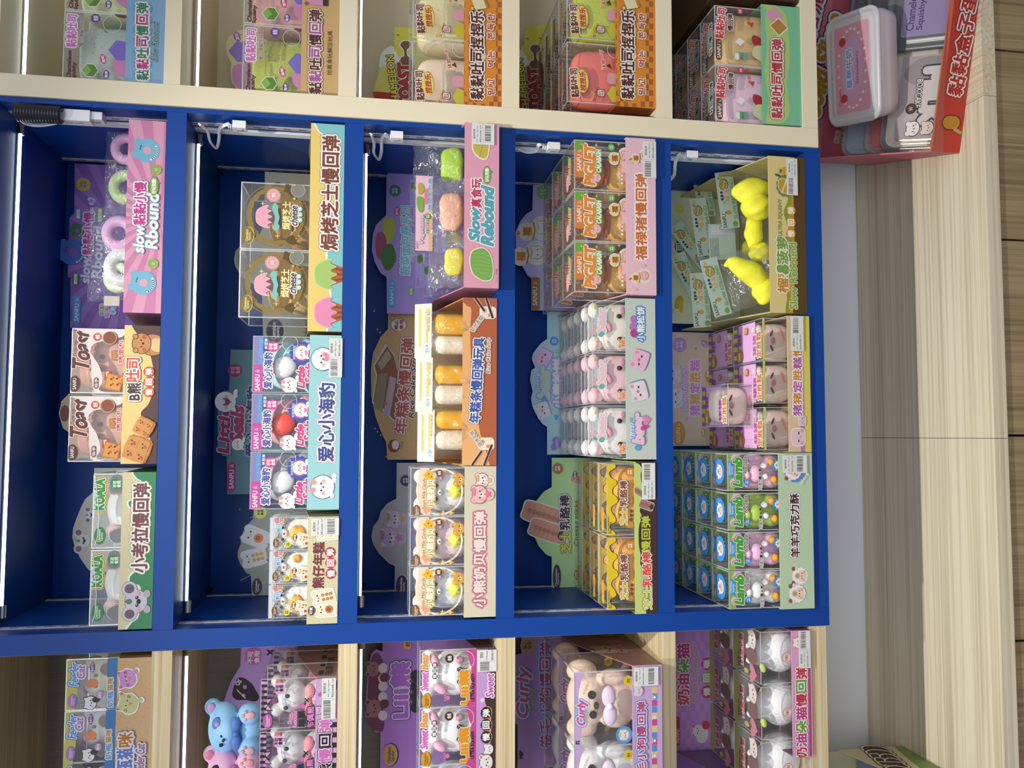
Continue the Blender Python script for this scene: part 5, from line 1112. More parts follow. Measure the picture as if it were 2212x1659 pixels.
def durian(a, x, y, r, rot=0):
    a.scal(x, y, r, '#6d8a3c', 12, .12, sx=1.25); t = math.radians(rot)
    a.ell(x-.05*r, y, .72*r, .95*r, '#f0e8cc', rot); a.ell(x-.05*r, y, .66*r, .88*r, '#c89a34', rot); a.line([(x-.6*r*math.sin(t)-.05*r, y+.9*r*math.cos(t)), (x+.6*r*math.sin(t), y-.8*r)], .12*r, '#f2ead0'); a.line([(x-.5*r, y-1.1*r), (x-1.0*r, y-1.3*r)], .22*r, '#4f5a2c')
def pine(a, x, y, r, rot=0):
    a.ell(x+.25*r, y-.3*r, .62*r, .72*r, '#d0a428', 30)
    for i in range(7):
        t = math.radians(60+i*22); a.poly([(x-.05*r, y+.25*r), (x-.3*r-1.0*r*math.sin(t)*.8, y+.35*r-1.1*r*math.cos(t)), (x-.25*r, y+.1*r)], '#2f7a4a')
def pinev(a, x, y, r):
    a.ell(x, y, .75*r, .6*r, '#d0a428'); [a.poly([(x-.5*r, y-.2*r+.1*i*r), (x-1.4*r+abs(i-2)*.22*r, y+.5*r-.25*i*r), (x-.6*r, y+.2*r-.1*i*r)], '#2f7a4a') for i in range(5)]
durian(A, 1694, 402, 19, 25); pinev(A, 1695, 370, 14)
H = c.H; [(H.ell(1468, 505+28*i, 11, 13, '#4a4030'), H.T(1468, 505+28*i, 15, 15, ch, '#bcc4c4', b=.05)) for i, ch in enumerate('弹回慢')]; H.scal(1467, 451, 11, '#a4ac50', 14, .2); blob(H, [(1462, 642), (1474, 640), (1476, 655), (1466, 666), (1456, 664)], '#9a8a34'); blob(H, [(1470, 648), (1476, 652), (1474, 675), (1466, 668)], '#a4943c'); swirl(H, 1474, 417, 1.2, '#8a8c78'); swirl(H, 1455, 676, 1.2, '#8a8c50')
c.done(); c.price(1700, 1722, 343, 421)
DB = 'bagged durian squishies'
def durcard(A, U, V, sub=0):
    """print of the paper header, mm units, width U, height V"""
    A.T(V*.55, U*.80, V*.18, U*.30, 'SANFU', '#2c3430', b=.03) if False else None
    A.T(V*.2, U*.86, V*.2, U*.24, 'SANFU', '#2c3430', b=.02); A.ell(V*.78, U*.93, V*.14, U*.05, '#6fb040')
    pinev(A, V*.48, U*.72, V*.22); durian(A, V*.42, U*.22, V*.28, 20)
    A.T(V*.34, U*.50, V*.22, U*.18, '菠萝', '#6ab46c', o=[('#e6f2e4', .1)], b=.02); A.T(V*.52, U*.42, V*.26, U*.22, '榴莲', '#d4a24c', o=[('#f4ecd4', .1)], b=.02)
    [A.ell(V*.22, U*(.36+.06*i), V*.08, U*.022, '#3a3c48') for i in range(3)]; A.T(V*.84, U*.5, V*.2, U*.7, 'SLoW REBoUND', '#7ab84c', b=.03); A.ell(V*.25, U*.08, V*.08, U*.05, '#d8c84c')
def durbag(label, cx, cy, Y, ang, w, h, tilt, flesh, seed, back=False, bagh=0):
    """card at pixel (cx, cy) at depth Y, turned by ang in its own plane and leaning back by tilt"""
    e0 = atY(cx, cy, Y); t = math.radians(ang); tl = tilt
    up = np.array((0, math.sin(tl), math.cos(tl))); rt = np.array((1., 0, 0)); nn = np.array((0, -math.cos(tl), math.sin(tl)))
    ex = rt*math.cos(t)+up*math.sin(t); ey = -rt*math.sin(t)+up*math.cos(t)
    O = (e0[0], Y, Z5+.004); r = thing('bagged_fruit', label, 'toy', O, DB)
    a = Art(e0+ex*w/2+ey*h/2, ex, ey, nn, photo=False); C = [e0+ex*sx*w/2+ey*sy*h/2 for sx, sy in ((-1, -1), (1, -1), (1, 1), (-1, 1))]; a.prism(C, -nn*.001, '#cddccb')
    if not back: durcard(a, w*1000, h*1000)
    else:
        [a.line([(4+3*i, w*1000-6), (4+3*i, w*400)], .9, '#5a6a60') for i in range(6)]; a.rect(h*1000*.1, h*1000*.9, 3, w*300, '#e6e8ea')
        a.ring(h*500, w*120, 3.4, 4.4, '#8a3a34')
    part(a, 'header_card', r, O)
    for i, (fx, fy, rx, ry, rot, fy_) in enumerate(flesh):
        p = atY(fx, fy, fy_); k = (fy_-CAM[1])/FPX; m = MB(); R = Matrix.Rotation(math.radians(-rot), 3, 'Y')
        m.sph(p, (ry*k, min(rx, ry)*k*.75, rx*k), soft('#ecd23a', rough=.5, bump=.35, bs=60), 28, 18, R=R)
        v = m.V[0]
        for j in range(len(v)):
            q = (v[j]-p)/(max(rx, ry)*k); v[j] = v[j]+q*max(rx, ry)*k*(.16*noise.noise(Vector(q*1.5)+Vector((seed, i, 0)))+.07*math.sin(q[0]*7+q[2]*5+seed)*.6)
        part(m, 'fruit_toy', r, O)
    if bagh:
        k = (Y-CAM[1])/FPX; q = e0-ey*(h/2+bagh/2); bag(r, O, q[0], q[1]-.006, q[2], w*.98, bagh, .05, roll=-t, tilt=-tl*.6, seed=seed)
    return r
durbag('clear bag of yellow durian with a green header, right front of durian carton', 1571, 432, .13, 7, .118, .036, .2, [(1622, 412, 44, 30, 10, .06), (1634, 445, 36, 34, -15, .06)], 4, bagh=.115)
durbag('clear bag of yellow durian with a tilted header, left front of durian carton', 1546, 620, .10, 14, .118, .034, .35, [(1620, 590, 56, 28, -30, .045), (1650, 625, 28, 36, 0, .045), (1580, 566, 20, 10, 30, .05)], 7, bagh=.118)
durbag('durian bag header standing upright behind the two front bags', 1516, 490, .21, 8, .125, .036, .15, [], 11)
durbag('durian bag header leaning at the back right corner of durian carton', 1520, 420, .235, 10, .10, .036, .15, [(1628, 500, 22, 40, 0, .09)], 13)
durbag('durian bag header turned steeply upward at the back of durian carton', 1493, 530, .25, 38, .115, .034, .1, [], 15)
durbag('durian bag header slanting behind the left front bag', 1490, 605, .24, 26, .125, .034, .1, [(1640, 545, 26, 24, 0, .075)], 17)
durbag('durian bag header at the left edge of the carton under a wrinkled bag', 1513, 648, .19, 4, .115, .036, .3, [(1625, 535, 24, 20, 0, .12)], 19, bagh=.06)
durbag('white reverse side of a durian bag header with fine print and a barcode', 1560, 522, .16, 2, .075, .055, .2, [], 21, back=True)
# piggy rice cakes
c = Carton('beige and purple piggy cake carton in the middle of the bottom blue shelf', (1702.5, 1742, 682.5, 977), -.006, Z5, .31, '#ddbf98', '#d6b890', rise=.02,
           hdr=[(1400, 963), (1400, 716)], hcol='#b4a494')
A = c.A; A.rect(1736, 1750, 670, 980, '#d8cc58'); A.rect(1727, 1737, 670, 980, '#b478b8')
for i, ch in enumerate('猪猪定胜糕'): A.T(1722.5, 886-25.5*i, 20, 25, ch, ('#b05a9c', '#cf8a34')[i % 2], o=[('#f2eaf0', .14)])
A.T(1722, 759, 20, 22, '慢', '#cf8a34', o=[('#f2eaf0', .14)])
def pig2(a, x, y, r, rot=0):
    a.rect(x-r*.85, x+r*.85, y-r, y+r, '#f4ecf0', r*.5); a.rect(x-r*.78, x+r*.78, y-r*.92, y+r*.92, '#dfc4cc', r*.45)
    for q in (-.42, .42): a.ell(x+.05*r, y-q*r, .07*r, .17*r, '#4a2c34'); a.ell(x+.4*r, y-q*1.6*r, .2*r, .2*r, '#e0a0a8')
    a.ell(x+.2*r, y, .12*r, .15*r, '#e8a0a0')
pig2(A, 1724, 944, 20); pig2(A, 1732, 909, 11)
H = c.H; H.badge(1468, 745, 16, '#9a6ab0', '#e0d0dc', 20, '#d8c4d8'); H.ell(1465, 936, 16, 26, '#a87838'); H.ell(1464, 936, 15, 25, '#b08038'); sanfu(H, 1465, 936, 9, 42, '#e2dcd4')
H.T(1477, 840, 14, 96, 'Slow Rebound', '#d8cce4', o=[('#9a78b4', .09)], sh=.2, b=.02)
for i, ch in enumerate('猪猪定胜糕'): H.T(1501, 886-24*i, 22, 24, ch, ('#b06cb0', '#b8864c')[i % 2], o=[('#d4cce8', .12)])
pig2(H, 1458, 860, 20); pig2(H, 1452, 810, 20); H.star(1502, 753, 5, '#a87a34', 4, .35); H.star(1483, 905, 5, '#a086b8', 4, .35); H.bubble(1521, 743, 6, 9, '#9a6ab0', '甜梦', rot=40); H.bubble(1518, 934, 5, 9, '#b08038', '低糖')
blob(H, [(1530, 745), (1540, 765), (1536, 776), (1526, 768)], '#c8c4e0'); H.ell(1535, 812, 14, 16, '#b08038'); H.T(1531, 808, 12, 12, '弹', '#d8d4e4', b=.05)
c.done(); c.price(1709, 1735, 683, 758, flip=True)
def art_pig2(a):
    a.rect(1645, 1652, 680, 782, '#d8d440'); a.T(1690, 722, 6, 26, '好吃吗?', '#d0503c', b=.02, rot=20)
def top_pig2(a, w, d):
    n = 9
    for i in range(n): a.rect(0, d*.14, w*i/n, w*(i+1)/n, '#d8d43c' if i % 2 else '#a85aac'); a.lay -= 1
    a.lay += 1; a.ell(d*.2, w*.8, d*.11, w*.17, '#c8862c'); sanfu(a, d*.2, w*.8, d*.08, w*.26); a.badge(d*.44, w*.22, w*.1, '#e0883c', n=12)
    a.T(d*.75, w*.62, d*.15, w*.5, '猪猪', '#d058b4', o=[('#f4e8f0', .12)]); a.T(d*.88, w*.62, d*.15, w*.62, '定胜糕', '#d88438', o=[('#f6eee4', .12)]); [a.ell(d*.22, w*(.30+.1*i), d*.05, w*.04, '#b04ca4') for i in range(3)]
pigtoy2 = [('pig_toy', soft('#dfc2b4', rough=.3, spec=.5), [(.5, .46, .5, .47, .44, .34, 0, .6), (.2, .86, .4, .14, .14, .2), (.8, .86, .4, .14, .14, .2)]), ('eye', '#5a2c34', [(.32, .66, .205, .09, .024, .03, 25), (.68, .66, .205, .09, .024, .03, -25)]), ('nose', '#d8848c', [(.5, .63, .2, .075, .055, .04)]), ('sleeve', soft('#e4a4d0', rough=.4), [('raw', lambda m, b, c: m.box(b[0]+.002, b[1]-.002, b[2]+(b[3]-b[2])*.3, b[3]-.002, b[5]-.0034, b[5]-.0028, c))])]
packs('piggy_cake_box', 'clear piggy cake box', 'beige piggy carton', 'boxed toy', 'piggy cake boxes', 1648, [(687, 777), (779.5, 870), (881, 970)], .0, Z5, .125, art_pig2, [pigtoy2], rows=2, pitch=.128, top=top_pig2)
def art_pig3(a):
    pass
packs('piggy_cake_box', '', '', 'boxed toy', 'piggy cake boxes', 1573, [(829, 920)], .028, Z5, .125, lambda a: a.T(1622, 865, 6, 26, '好吃吗?', '#d0503c', b=.02, rot=20), [pigtoy2], xb=1626, top=top_pig2, labels=['single clear piggy cake box stacked on top of the others in the beige carton'])
# lambs
c = Carton('pale green lamb chocolate carton at the left end of the bottom blue shelf', (1684, 1747, 978.5, 1315.5), -.006, Z5, .32, '#bcd2b0', '#bcd0c8', rise=.02,
           hdr=[(1400, 1266), (1400, 971)], hcol='#86a890')
A = c.A; A.T(1717, 1135, 21, 138, '羊羊巧克力酥', '#4a2f30', o=[('#f2efea', .12), ('#4a3a3c', .03)])
def lamb(a, x, y, r):
    a.scal(x, y, r, '#efe8ec', 14, .08); a.scal(x, y, r*.94, '#f4eef0', 14, .08)
    for q in (-.8, .8): a.ell(x-.75*r, y-q*r, .22*r, .24*r, '#8a6244'); a.ell(x-.4*r, y-q*1.1*r, .18*r, .24*r, '#f0d0cc')
    a.ell(x+.2*r, y, .55*r, .62*r, '#f0d2bc'); a.ell(x-.3*r, y, .34*r, .34*r, '#d0bc94'); a.ell(x-.3*r, y, .2*r, .2*r, '#b09c74')
    for q in (-.28, 0, .28): a.ell(x+.2*r, y-q*r, .06*r, .06*r, '#3a2420')
    for q in (-.45, .45): a.ell(x+.4*r, y-q*r, .13*r, .15*r, '#eca4a0')
lamb(A, 1728, 1244, 19); lamb(A, 1722, 1282, 20); A.scal(1716, 1016, 26, '#5a90d0', 16, .12); lamb(A, 1712, 1018, 19); A.T(1735, 1033, 7, 30, 'ultra', '#eef2f8', b=.04, rot=-35)
H = c.H; H.T(1462, 1096, 15, 68, 'Chocolate', '#3a302c', o=[('#b4c8c0', .12)], sh=.2, b=.02); H.scal(1466, 1217, 17, '#6a8cb8', 14, .1); lamb(H, 1470, 1217, 13); H.ell(1456, 1150, 7, 9, '#4f8a58'); H.scal(1455, 1016, 9, '#5a86c8', 10, .15)
c.done(); c.price(1691, 1743, 983, 1022)
def art_lamb(a):
    a.rect(1571, 1584, 975, 1065, '#86bc3c'); blob(a, [(1575, 978), (1592, 983), (1586, 995), (1576, 1002), (1578, 1040), (1584, 1052), (1588, 1062), (1572, 1066)], '#86bc3c')
    blob(a, [(1586, 980), (1579, 990), (1579, 1004), (1590, 1006), (1600, 1004), (1600, 986)], '#e8bcd0'); blob(a, [(1582, 1034), (1576, 1042), (1580, 1052), (1592, 1052), (1594, 1040)], '#e8c0d4')
    a.rect(1572, 1586, 998, 1031, '#4a9cd8', 2); a.T(1575, 1014, 5, 26, 'Chameleon', '#e8f2f8', b=.02); a.T(1581, 1016, 5, 18, 'Squishy', '#e8f2f8', b=.02)
    a.T(1593, 1019, 20, 60, 'Lamb', '#4aa838', o=[('#f4f4ec', .08), ('#3a3430', .06)], sh=.2, b=.09); a.T(1609, 1007, 10, 44, 'Chocolate', '#4a3430', o=[('#f2e8e4', .12), ('#4a3430', .05)], sh=.2, b=.02)
    a.badge(1613, 1042, 7, '#4a94dc', n=10); a.T(1642, 1049, 8, 40, '羊羊巧克力酥', '#2f2826', o=[('#f4f0ec', .14)], b=.02)
    a.scal(1677, 1005, 12, '#4a9ce0', 12, .1); lamb(a, 1679, 1005, 8); a.T(1641, 999, 5, 18, '体验一下', '#3a302c', b=0, rot=30)
def top_lamb(a, w, d):
    a.scal(d*.5, w*.5, min(w, d)*.36, '#3f96e4', 18, .08); lamb(a, d*.52, w*.5, min(w, d)*.2); a.rect(0, d, 0, 1.6, '#86bc3c'); a.rect(0, 1.5, 0, w, '#86bc3c')
def lambtoy(c, d='#e8e4d4'):
    return [('lamb_toy', soft(c, rough=.3, spec=.55), [(.5, .50, .5, .42, .60, .4), (.5, .78, .5, .32, .26, .3), (.25, .4, .4, .22, .3, .3), (.75, .4, .4, .22, .3, .3), (.14, .6, .4, .14, .3, .2), (.86, .6, .4, .14, .3, .2)]),
            ('lamb_face', soft(c, rough=.35), [(.46, .65, .06, .24, .19, .10)]), ('horn', soft(c, rough=.35), [(.42, .76, .04, .11, .10, .09)]), ('eye', '#3a2c28', [(.36, .62, -.03, .03, .03, .02), (.46, .62, -.05, .02, .02, .02), (.56, .62, -.03, .03, .03, .02)]), ('drop', soft(d, rough=.3), [(.38, .54, .04, .09, .1, .08), (.68, .55, .06, .09, .1, .08)]), ('biscuit', soft('#dc942c', rough=.4), [(.30, .43, .05, .11, .1, .08), (.78, .46, .06, .11, .1, .08)])]
packs('lamb_box', 'lamb chocolate box', 'pale green lamb carton', 'boxed toy', 'lamb boxes', 1572, [(981, 1060), (1065, 1147), (1150, 1232), (1234, 1316)], .0, Z5, .075, art_lamb, [lambtoy('#d8a8c0'), lambtoy('#9ab84c', '#e4e6ea'), lambtoy('#dcaac8'), lambtoy('#d8d6d0', '#e8c8c0')], rows=4, pitch=.077, top=top_lamb, prefix=['pink ', 'lime ', 'rosy ', 'white '], edge=.0009)
# ================================================================== cream unit on the right
def xrow(y0, w, n=2, gap=3): return [(y0-i*(w+gap), y0-i*(w+gap)+w) for i in range(n)]
FC = -.001
def loafbox(name, desc, where, group, xt, ys, Z, d, art, toys, rows=1, top=None, cards=None, prefix=''):
    return packs(name, desc, where, 'boxed toy', group, xt, ys, FC+.008, Z, d, art, toys, rows=rows, top=top, prefix=prefix, edge=.0008)
def loaf(c, speck=None, sh=.42):
    return [('loaf_toy', soft(c, rough=.4, spec=.5, bump=.25, bs=60, speck=speck), [(.5, .50, .5, .47, .60, .26, 0, .45)])]
# blue carton
c = Carton('blue sticky toast carton in the topmost cream cubby', (274, 353, -150, 183.5), FC, ZC[0], .27, '#86aecb', '#7ca4c2', rise=.0, back=True)
A = c.A; A.rect(270, 356, 170, 190, '#7da3c0')
for i, (ch, cc) in enumerate(zip('黏黏吐司慢回弹', ('#3f7a5a', '#b03c7c')*4)):
    A.ell(308, 162-24*i, 19, 15, '#6f9cc0'); A.T(308, 162-24*i, 23, 22, ch, cc, o=[('#efe6dc', .13)])
A.T(334, 90, 13, 84, 'Slow Rebound', '#3a5a4c', o=[('#a8c4d4', .08)], sh=.25, b=.01)
c.done()
def cube3(a, x, y, r, c1, c2):
    a.loc(x, y, [(0, r*1.1), (r*.9, .45*r), (r*.9, -.55*r), (0, -1.1*r), (-r*.9, -.55*r), (-r*.9, .45*r)], '#dfe8d4'); a.loc(x, y, [(0, r), (r*.8, .4*r), (r*.8, -.5*r), (0, -r), (-r*.8, -.5*r), (-r*.8, .4*r)], c1); a.loc(x, y, [(0, r*.2-r*.4), (r*.8, .4*r), (r*.8, -.5*r), (0, -r), (-r*.8, -.5*r), (-r*.8, .4*r)], c2)
def art_st(a, y0=23, y1=172, x=138, s=1):
    a.T(x+11, y1-33, 8, 60, 'Chameleon', '#5a3438', b=.08, sh=.15); a.T(x+22, y1-18, 9, 40, 'Squishy', '#5a3438', b=.08, sh=.15)
    a.T(x+17, y0+44, 20, 70, '黏黏吐司', '#d070b0', o=[('#f4ecf0', .10)]); a.T(x+39, y0+45, 9, 66, '慢回弹解压玩具', '#6a3434', o=[('#e8e0dc', .06)], b=.01)
    a.scal(x+69, y0+17, 10, '#6a4a94', 8, .14); a.T(x+69, y0+17, 10, 10, '食用', '#e8dcf0', b=.03); cube3(a, x+56, y1-20, 16, '#8ab454', '#5f8c34')
    a.bubble(x+85, y1-44, 6, 11, '#c8487c', '湿软', rot=15); a.bubble(x+92, y1-11, 6, 9, '#64489a', '吸手', rot=0); a.T(x+90, y0+36, 6, 24, '体验一下', '#6a3a34', b=0, rot=8); a.ring(x+105, y0+30, 17, 18, '#d4dcd4')
    blob(a, [(x+140, y1-4), (x+120, y1-8), (x+108, y1-22), (x+110, y1-46), (x+140, y1-50)], '#d088b4'); a.loc(x+120, y1-62, [(-18, -26), (-22, 4), (0, 22), (22, 6), (18, -26)], '#7f70c0')
    blob(a, [(x+106, y0-2), (x+116, y0+14), (x+140, y0+16), (x+140, y0-2)], '#7a3a34')
loafbox('toast_pack', 'speckled toast squishy box', 'blue sticky toast carton', 'toast boxes in the blue carton', 138, [(23, 172), (-129, 20)], ZC[0], .12, lambda a: art_st(a), [loaf('#a9b4a8', ('#76827a', 150, .12)), loaf('#c8cc8c', ('#9aa060', 120, .1))], prefix=['grey ', 'green '])
# tan carton
c = Carton('tan sticky toast carton with brown lettering in the second cream cubby', (652, 729, -140, 208), FC, ZC[1], .27, '#d2ab72', '#c09a62', rise=.0,
           hdr=[(545, 205), (530, 198), (512, 194), (500, 176), (498, 150), (500, 136), (490, 118), (488, 95), (495, 78), (512, 66), (545, 60)], hcol='#c2ab86')
A = c.A; A.rect(648, 732, 199, 212, '#a08a68')
for i, ch in enumerate('黏黏吐司慢回弹'): A.T(681, 190-26*i, 25, 25, ch, ('#5a2f2e', '#a85a9c')[i % 2], o=[('#f4e6d0', .09), ('#5a3430', .05)])
A.T(712, 115, 10, 96, '仿真食玩解压玩具', '#3f2c24', b=.0); A.star(662, 8, 6, '#9a4a94'); A.rect(668, 708, -22, 12, '#d894b8', 10); A.rect(698, 709, -10, 14, '#4a3028', 3)
H = c.H; H.loc(519, 112, [(-22, -26), (-22, 6), (0, 24), (22, 8), (20, -26)], '#7a68ac'); blob(H, [(550, 196), (524, 194), (505, 180), (503, 146), (520, 138), (550, 138)], '#a878a4'); H.bubble(512, 79, 7, 11, '#8a4f90', '湿软', rot=20)
c.done()
loafbox('toast_pack', 'speckled toast squishy box', 'tan sticky toast carton', 'toast boxes in the tan carton', 525, [(53, 200), (-98, 50)], ZC[1], .12, lambda a: art_st(a, 53, 200, 525), [loaf('#a4ac48', ('#6a7428', 150, .13)), loaf('#c9938c')], prefix=['green ', 'pink '])
# two orange cartons
def orange(label, F, Z, dy, hd, x0, dpt=.26, rise=0, y0=0):
    c = Carton(label, F, FC, Z, dpt, '#dc8a2c', '#8a4a24', rise=rise, hdr=hd, hcol='#a9a74c', inner='#a8642c')
    A = c.A; xb = F[1]; yl = F[3]; xm = (F[0]+F[1])/2
    for i in range(30):
        for j in range(9):
            if (i+j) % 2 == 0: A.rect(F[0]+j*9, F[0]+j*9+9, yl-i*12-12, yl-i*12, '#a8602c'); A.lay -= 1
    A.lay += 1
    A.rect(F[0]+2, xb-5, -60, yl-8, '#dd8c2e', 34)
    for i, ch in enumerate('黏黏吐司捏捏乐'):
        A.ell(xm-9, yl-31-27*i, 18, 18, ('#7a4420', '#e4dccc')[i % 2]); A.T(xm-9, yl-31-27*i, 27, 26, ch, '#5a2c22', o=[('#f4ecdc', .10), ('#5a2c22', .03)])
    for i, ch in zip((0, 1, 3, 4, 6, 7, 8), '믿고먹는쫀득한'): A.T(xm+21, yl-33-20*i, 14, 14, ch, '#a8342c', o=[('#f4e4cc', .14)])
    A.star(F[0]+17, yl-212, 7, '#4a2c1c', 5, .5); A.star(F[0]+17, yl-212, 5.6, '#e8cc54', 5, .5); A.loc(F[0]+33, yl-226, [(-14, -16), (16, -10), (14, 18), (-16, 12)], '#c8843c', 12); A.loc(F[0]+31, yl-224, [(-13, -14), (14, -9), (12, 15), (-14, 10)], '#e8dcae', 12)
    H = c.H; h = hd[0][0]
    return c, A, H
def rolling(H, dx, dy):
    blob(H, [(826+dx, 232+dy), (815+dx, 225+dy), (806+dx, 205+dy), (808+dx, 198+dy), (835+dx, 200+dy), (870+dx, 205+dy), (870+dx, 240+dy)], '#8f2a20'); blob(H, [(812+dx, 194+dy), (816+dx, 165+dy), (826+dx, 142+dy), (850+dx, 140+dy), (872+dx, 150+dy), (872+dx, 198+dy), (835+dx, 196+dy)], '#a8a858')
    blob(H, [(820+dx, 146+dy), (822+dx, 120+dy), (834+dx, 104+dy), (848+dx, 100+dy), (856+dx, 112+dy), (862+dx, 130+dy), (850+dx, 140+dy), (832+dx, 142+dy)], '#c4c6cc')
    H.rect(853+dx, 890+dx, 60+dy, 112+dy, '#a9a73c'); [H.rect(x+dx, x+6+dx, y+dy, y+1.6+dy, '#2c2a1c') for x, y in ((857, 75), (884, 74), (868, 88), (888, 98))]
    blob(H, [(872+dx, 250+dy), (858+dx, 235+dy), (855+dx, 190+dy), (856+dx, 150+dy), (864+dx, 124+dy), (872+dx, 119+dy), (870+dx, 108+dy), (862+dx, 98+dy), (868+dx, 88+dy), (880+dx, 87+dy), (890+dx, 92+dy), (888+dx, 104+dy), (880+dx, 110+dy), (882+dx, 119+dy), (892+dx, 126+dy), (897+dx, 150+dy), (898+dx, 200+dy), (890+dx, 240+dy)], '#c9cdd6')
    blob(H, [(872+dx, 246+dy), (860+dx, 234+dy), (857+dx, 190+dy), (858+dx, 150+dy), (866+dx, 126+dy), (873+dx, 121+dy), (872+dx, 108+dy), (865+dx, 98+dy), (870+dx, 90+dy), (880+dx, 89+dy), (887+dx, 94+dy), (885+dx, 102+dy), (879+dx, 108+dy), (880+dx, 121+dy), (890+dx, 128+dy), (895+dx, 150+dy), (896+dx, 200+dy), (888+dx, 238+dy)], '#5f4430')
    H.T(849+dx, 176+dy, 15, 112, 'CHAMELEON', '#b8ae3c', o=[('#2f2a1c', .10)], rot=8, b=.04); H.T(874+dx, 184+dy, 24, 92, 'TOAST', '#7c2c22', o=[('#b8bcc8', .06), ('#3a2018', .04)], b=.12, rot=3)
def art_or(a, y0=92, y1=222, x=890):
    a.T(x+16, y1-40, 17, 62, '黏黏吐司', '#6a2f24', o=[('#f4e4d0', .12), ('#6a2f24', .04)], rot=4); a.ell(x+34, y1-45, 13, 26, '#c88a4c', 4); a.ell(x+33, y1-44, 12.5, 25, '#ecd470', 4); a.T(x+34, y1-44, 13, 42, '捏捏乐', '#b8402c', b=.04, rot=4)
    a.T(x+56, y1-14, 7, 30, 'Popular', '#e8a83c', b=.02, rot=-15, sh=.1); a.T(x+63, y1-16, 6, 32, '믿고먹는', '#6a3a2c', b=.02, rot=-15); a.rect(x+64, x+82, y1-26, y1-10, '#6a3428', 5); a.rect(x+65.5, x+80.5, y1-24.5, y1-11.5, '#f0e4dc', 4); a.T(x+70, y1-18, 6, 10, '图片', '#b8402c', b=.02); a.T(x+76, y1-18, 6, 10, '标准', '#b8402c', b=.02)
    a.T(x+77, y0+38, 9, 42, '体验一下', '#b8402c', o=[('#f4e8d8', .1)], rot=10); a.star(x+87, y0+3, 4.5, '#e8cc54'); a.star(x+76, y0+57, 4.5, '#e8cc54'); a.poly([(x+84, y0+52), (x+96, y0+58), (x+92, y0+46)], '#5a3428'); a.ring(x+104, y0+18, 17, 18, '#e0dccc')
    a.rect(x+86, x+116, y1-60, y1-36, '#cc8c98', 7); a.rect(x+86, x+114, y1-60, y1-37, '#d99ea4', 7); a.loc(x+104, y1-16, [(-16, -14), (8, -18), (18, 4), (2, 18), (-18, 10)], '#c8bc40', 10)
def top_or(a, w, d):
    a.T(d*.42, w*.5, d*.22, w*.55, 'CHAMELEON', '#d8943c', o=[('#4a3428', .08), ('#e4e4e8', .06)], sh=.2, b=.03); a.T(d*.70, w*.42, d*.10, w*.3, 'SERIOUS', '#4a4a4c', b=.02)
c, A, H = orange('upper orange toast carton in the third cream cubby', (1003, 1076, -130, 232), ZC[2], 0, [(900, 232), (826, 232), (810, 222), (806, 200), (814, 170), (822, 148), (820, 130), (832, 106), (848, 101), (852, 112), (853, 60), (900, 60)], 890)
rolling(H, 0, 0); c.done()
loafbox('toast_pack', 'soft toast squishy box', 'upper orange toast carton', 'toast boxes in the upper orange carton', 891, [(89, 225), (-54, 80)], ZC[2], .14, lambda a: art_or(a, 89, 225, 891), [loaf('#d9c0a4'), loaf('#dccb94', ('#6a5c3c', 110, .07))], prefix=['beige ', 'cream speckled '])
c, A, H = orange('lower orange toast carton in the fourth cream cubby', (1330, 1400, -130, 231), ZC[3], 0, [(1240, 238), (1140, 238), (1120, 240), (1114, 225), (1118, 170), (1122, 148), (1126, 100), (1140, 92), (1136, 57), (1186, 50)], 1225, dpt=.285, rise=.03)
rolling(H, 285-5, 8); c.done()
loafbox('toast_pack', 'toast squishy box', 'lower orange toast carton', 'toast boxes in the lower orange carton', 1225, [(91, 219), (-47, 82)], ZC[3], .068, lambda a: art_or(a, 91, 219, 1225), [[('loaf_toy', soft('#e0685c', rough=.4, spec=.5), [(.5, .50, .5, .48, .62, .20, 0, .45)])], loaf('#b0b83c', ('#7c8428', 190, .12))], rows=4, top=top_or, prefix=['watermelon pink ', 'matcha '])
# green carton
c = Carton('green toast carton with red lettering in the lowest cream cubby', (1646, 1711, 12, 269), FC, ZC[4], .285, '#7fc49a', '#6fae88', rise=.02, hdr=[(1400, 262), (1400, 112), (1452, 110)], hcol='#86b08a')
A = c.A; blob(A, [(1640, 5), (1655, 20), (1652, 40), (1656, 100), (1652, 160), (1660, 220), (1655, 262), (1672, 268), (1695, 262), (1705, 240), (1700, 180), (1706, 120), (1702, 60), (1696, 30), (1676, 12)], '#b4cc78')
A.loc(1673, 33, [(-14, -15), (16, -12), (14, 16), (-16, 14)], '#d8a0b4', 40); A.loc(1683, 58, [(-15, -15), (16, -12), (15, 16), (-16, 14)], '#f0e0c0', 40); A.loc(1683, 58, [(-12, -13), (14, -10), (13, 14), (-13, 12)], '#b8843c', 40)
for i, ch in enumerate('黏黏吐司慢回弹'):
    if i % 2 == 0: A.ell(1678+1*i*0, 244-24.5*i, 17, 15, '#64ac88')
    A.T(1678, 244-24.5*i, 24, 23, ch, '#b83c4c', o=[('#f2ead8', .12), ('#5a3a30', .04)])
H = c.H; H.T(1460, 215, 21, 100, '黏吐司慢回弹', '#8a2f3c', o=[('#a8ccb8', .12), ('#4a3a34', .04)]); H.rect(1452, 1463, 130, 150, '#8a3a3c', 3)
c.done()
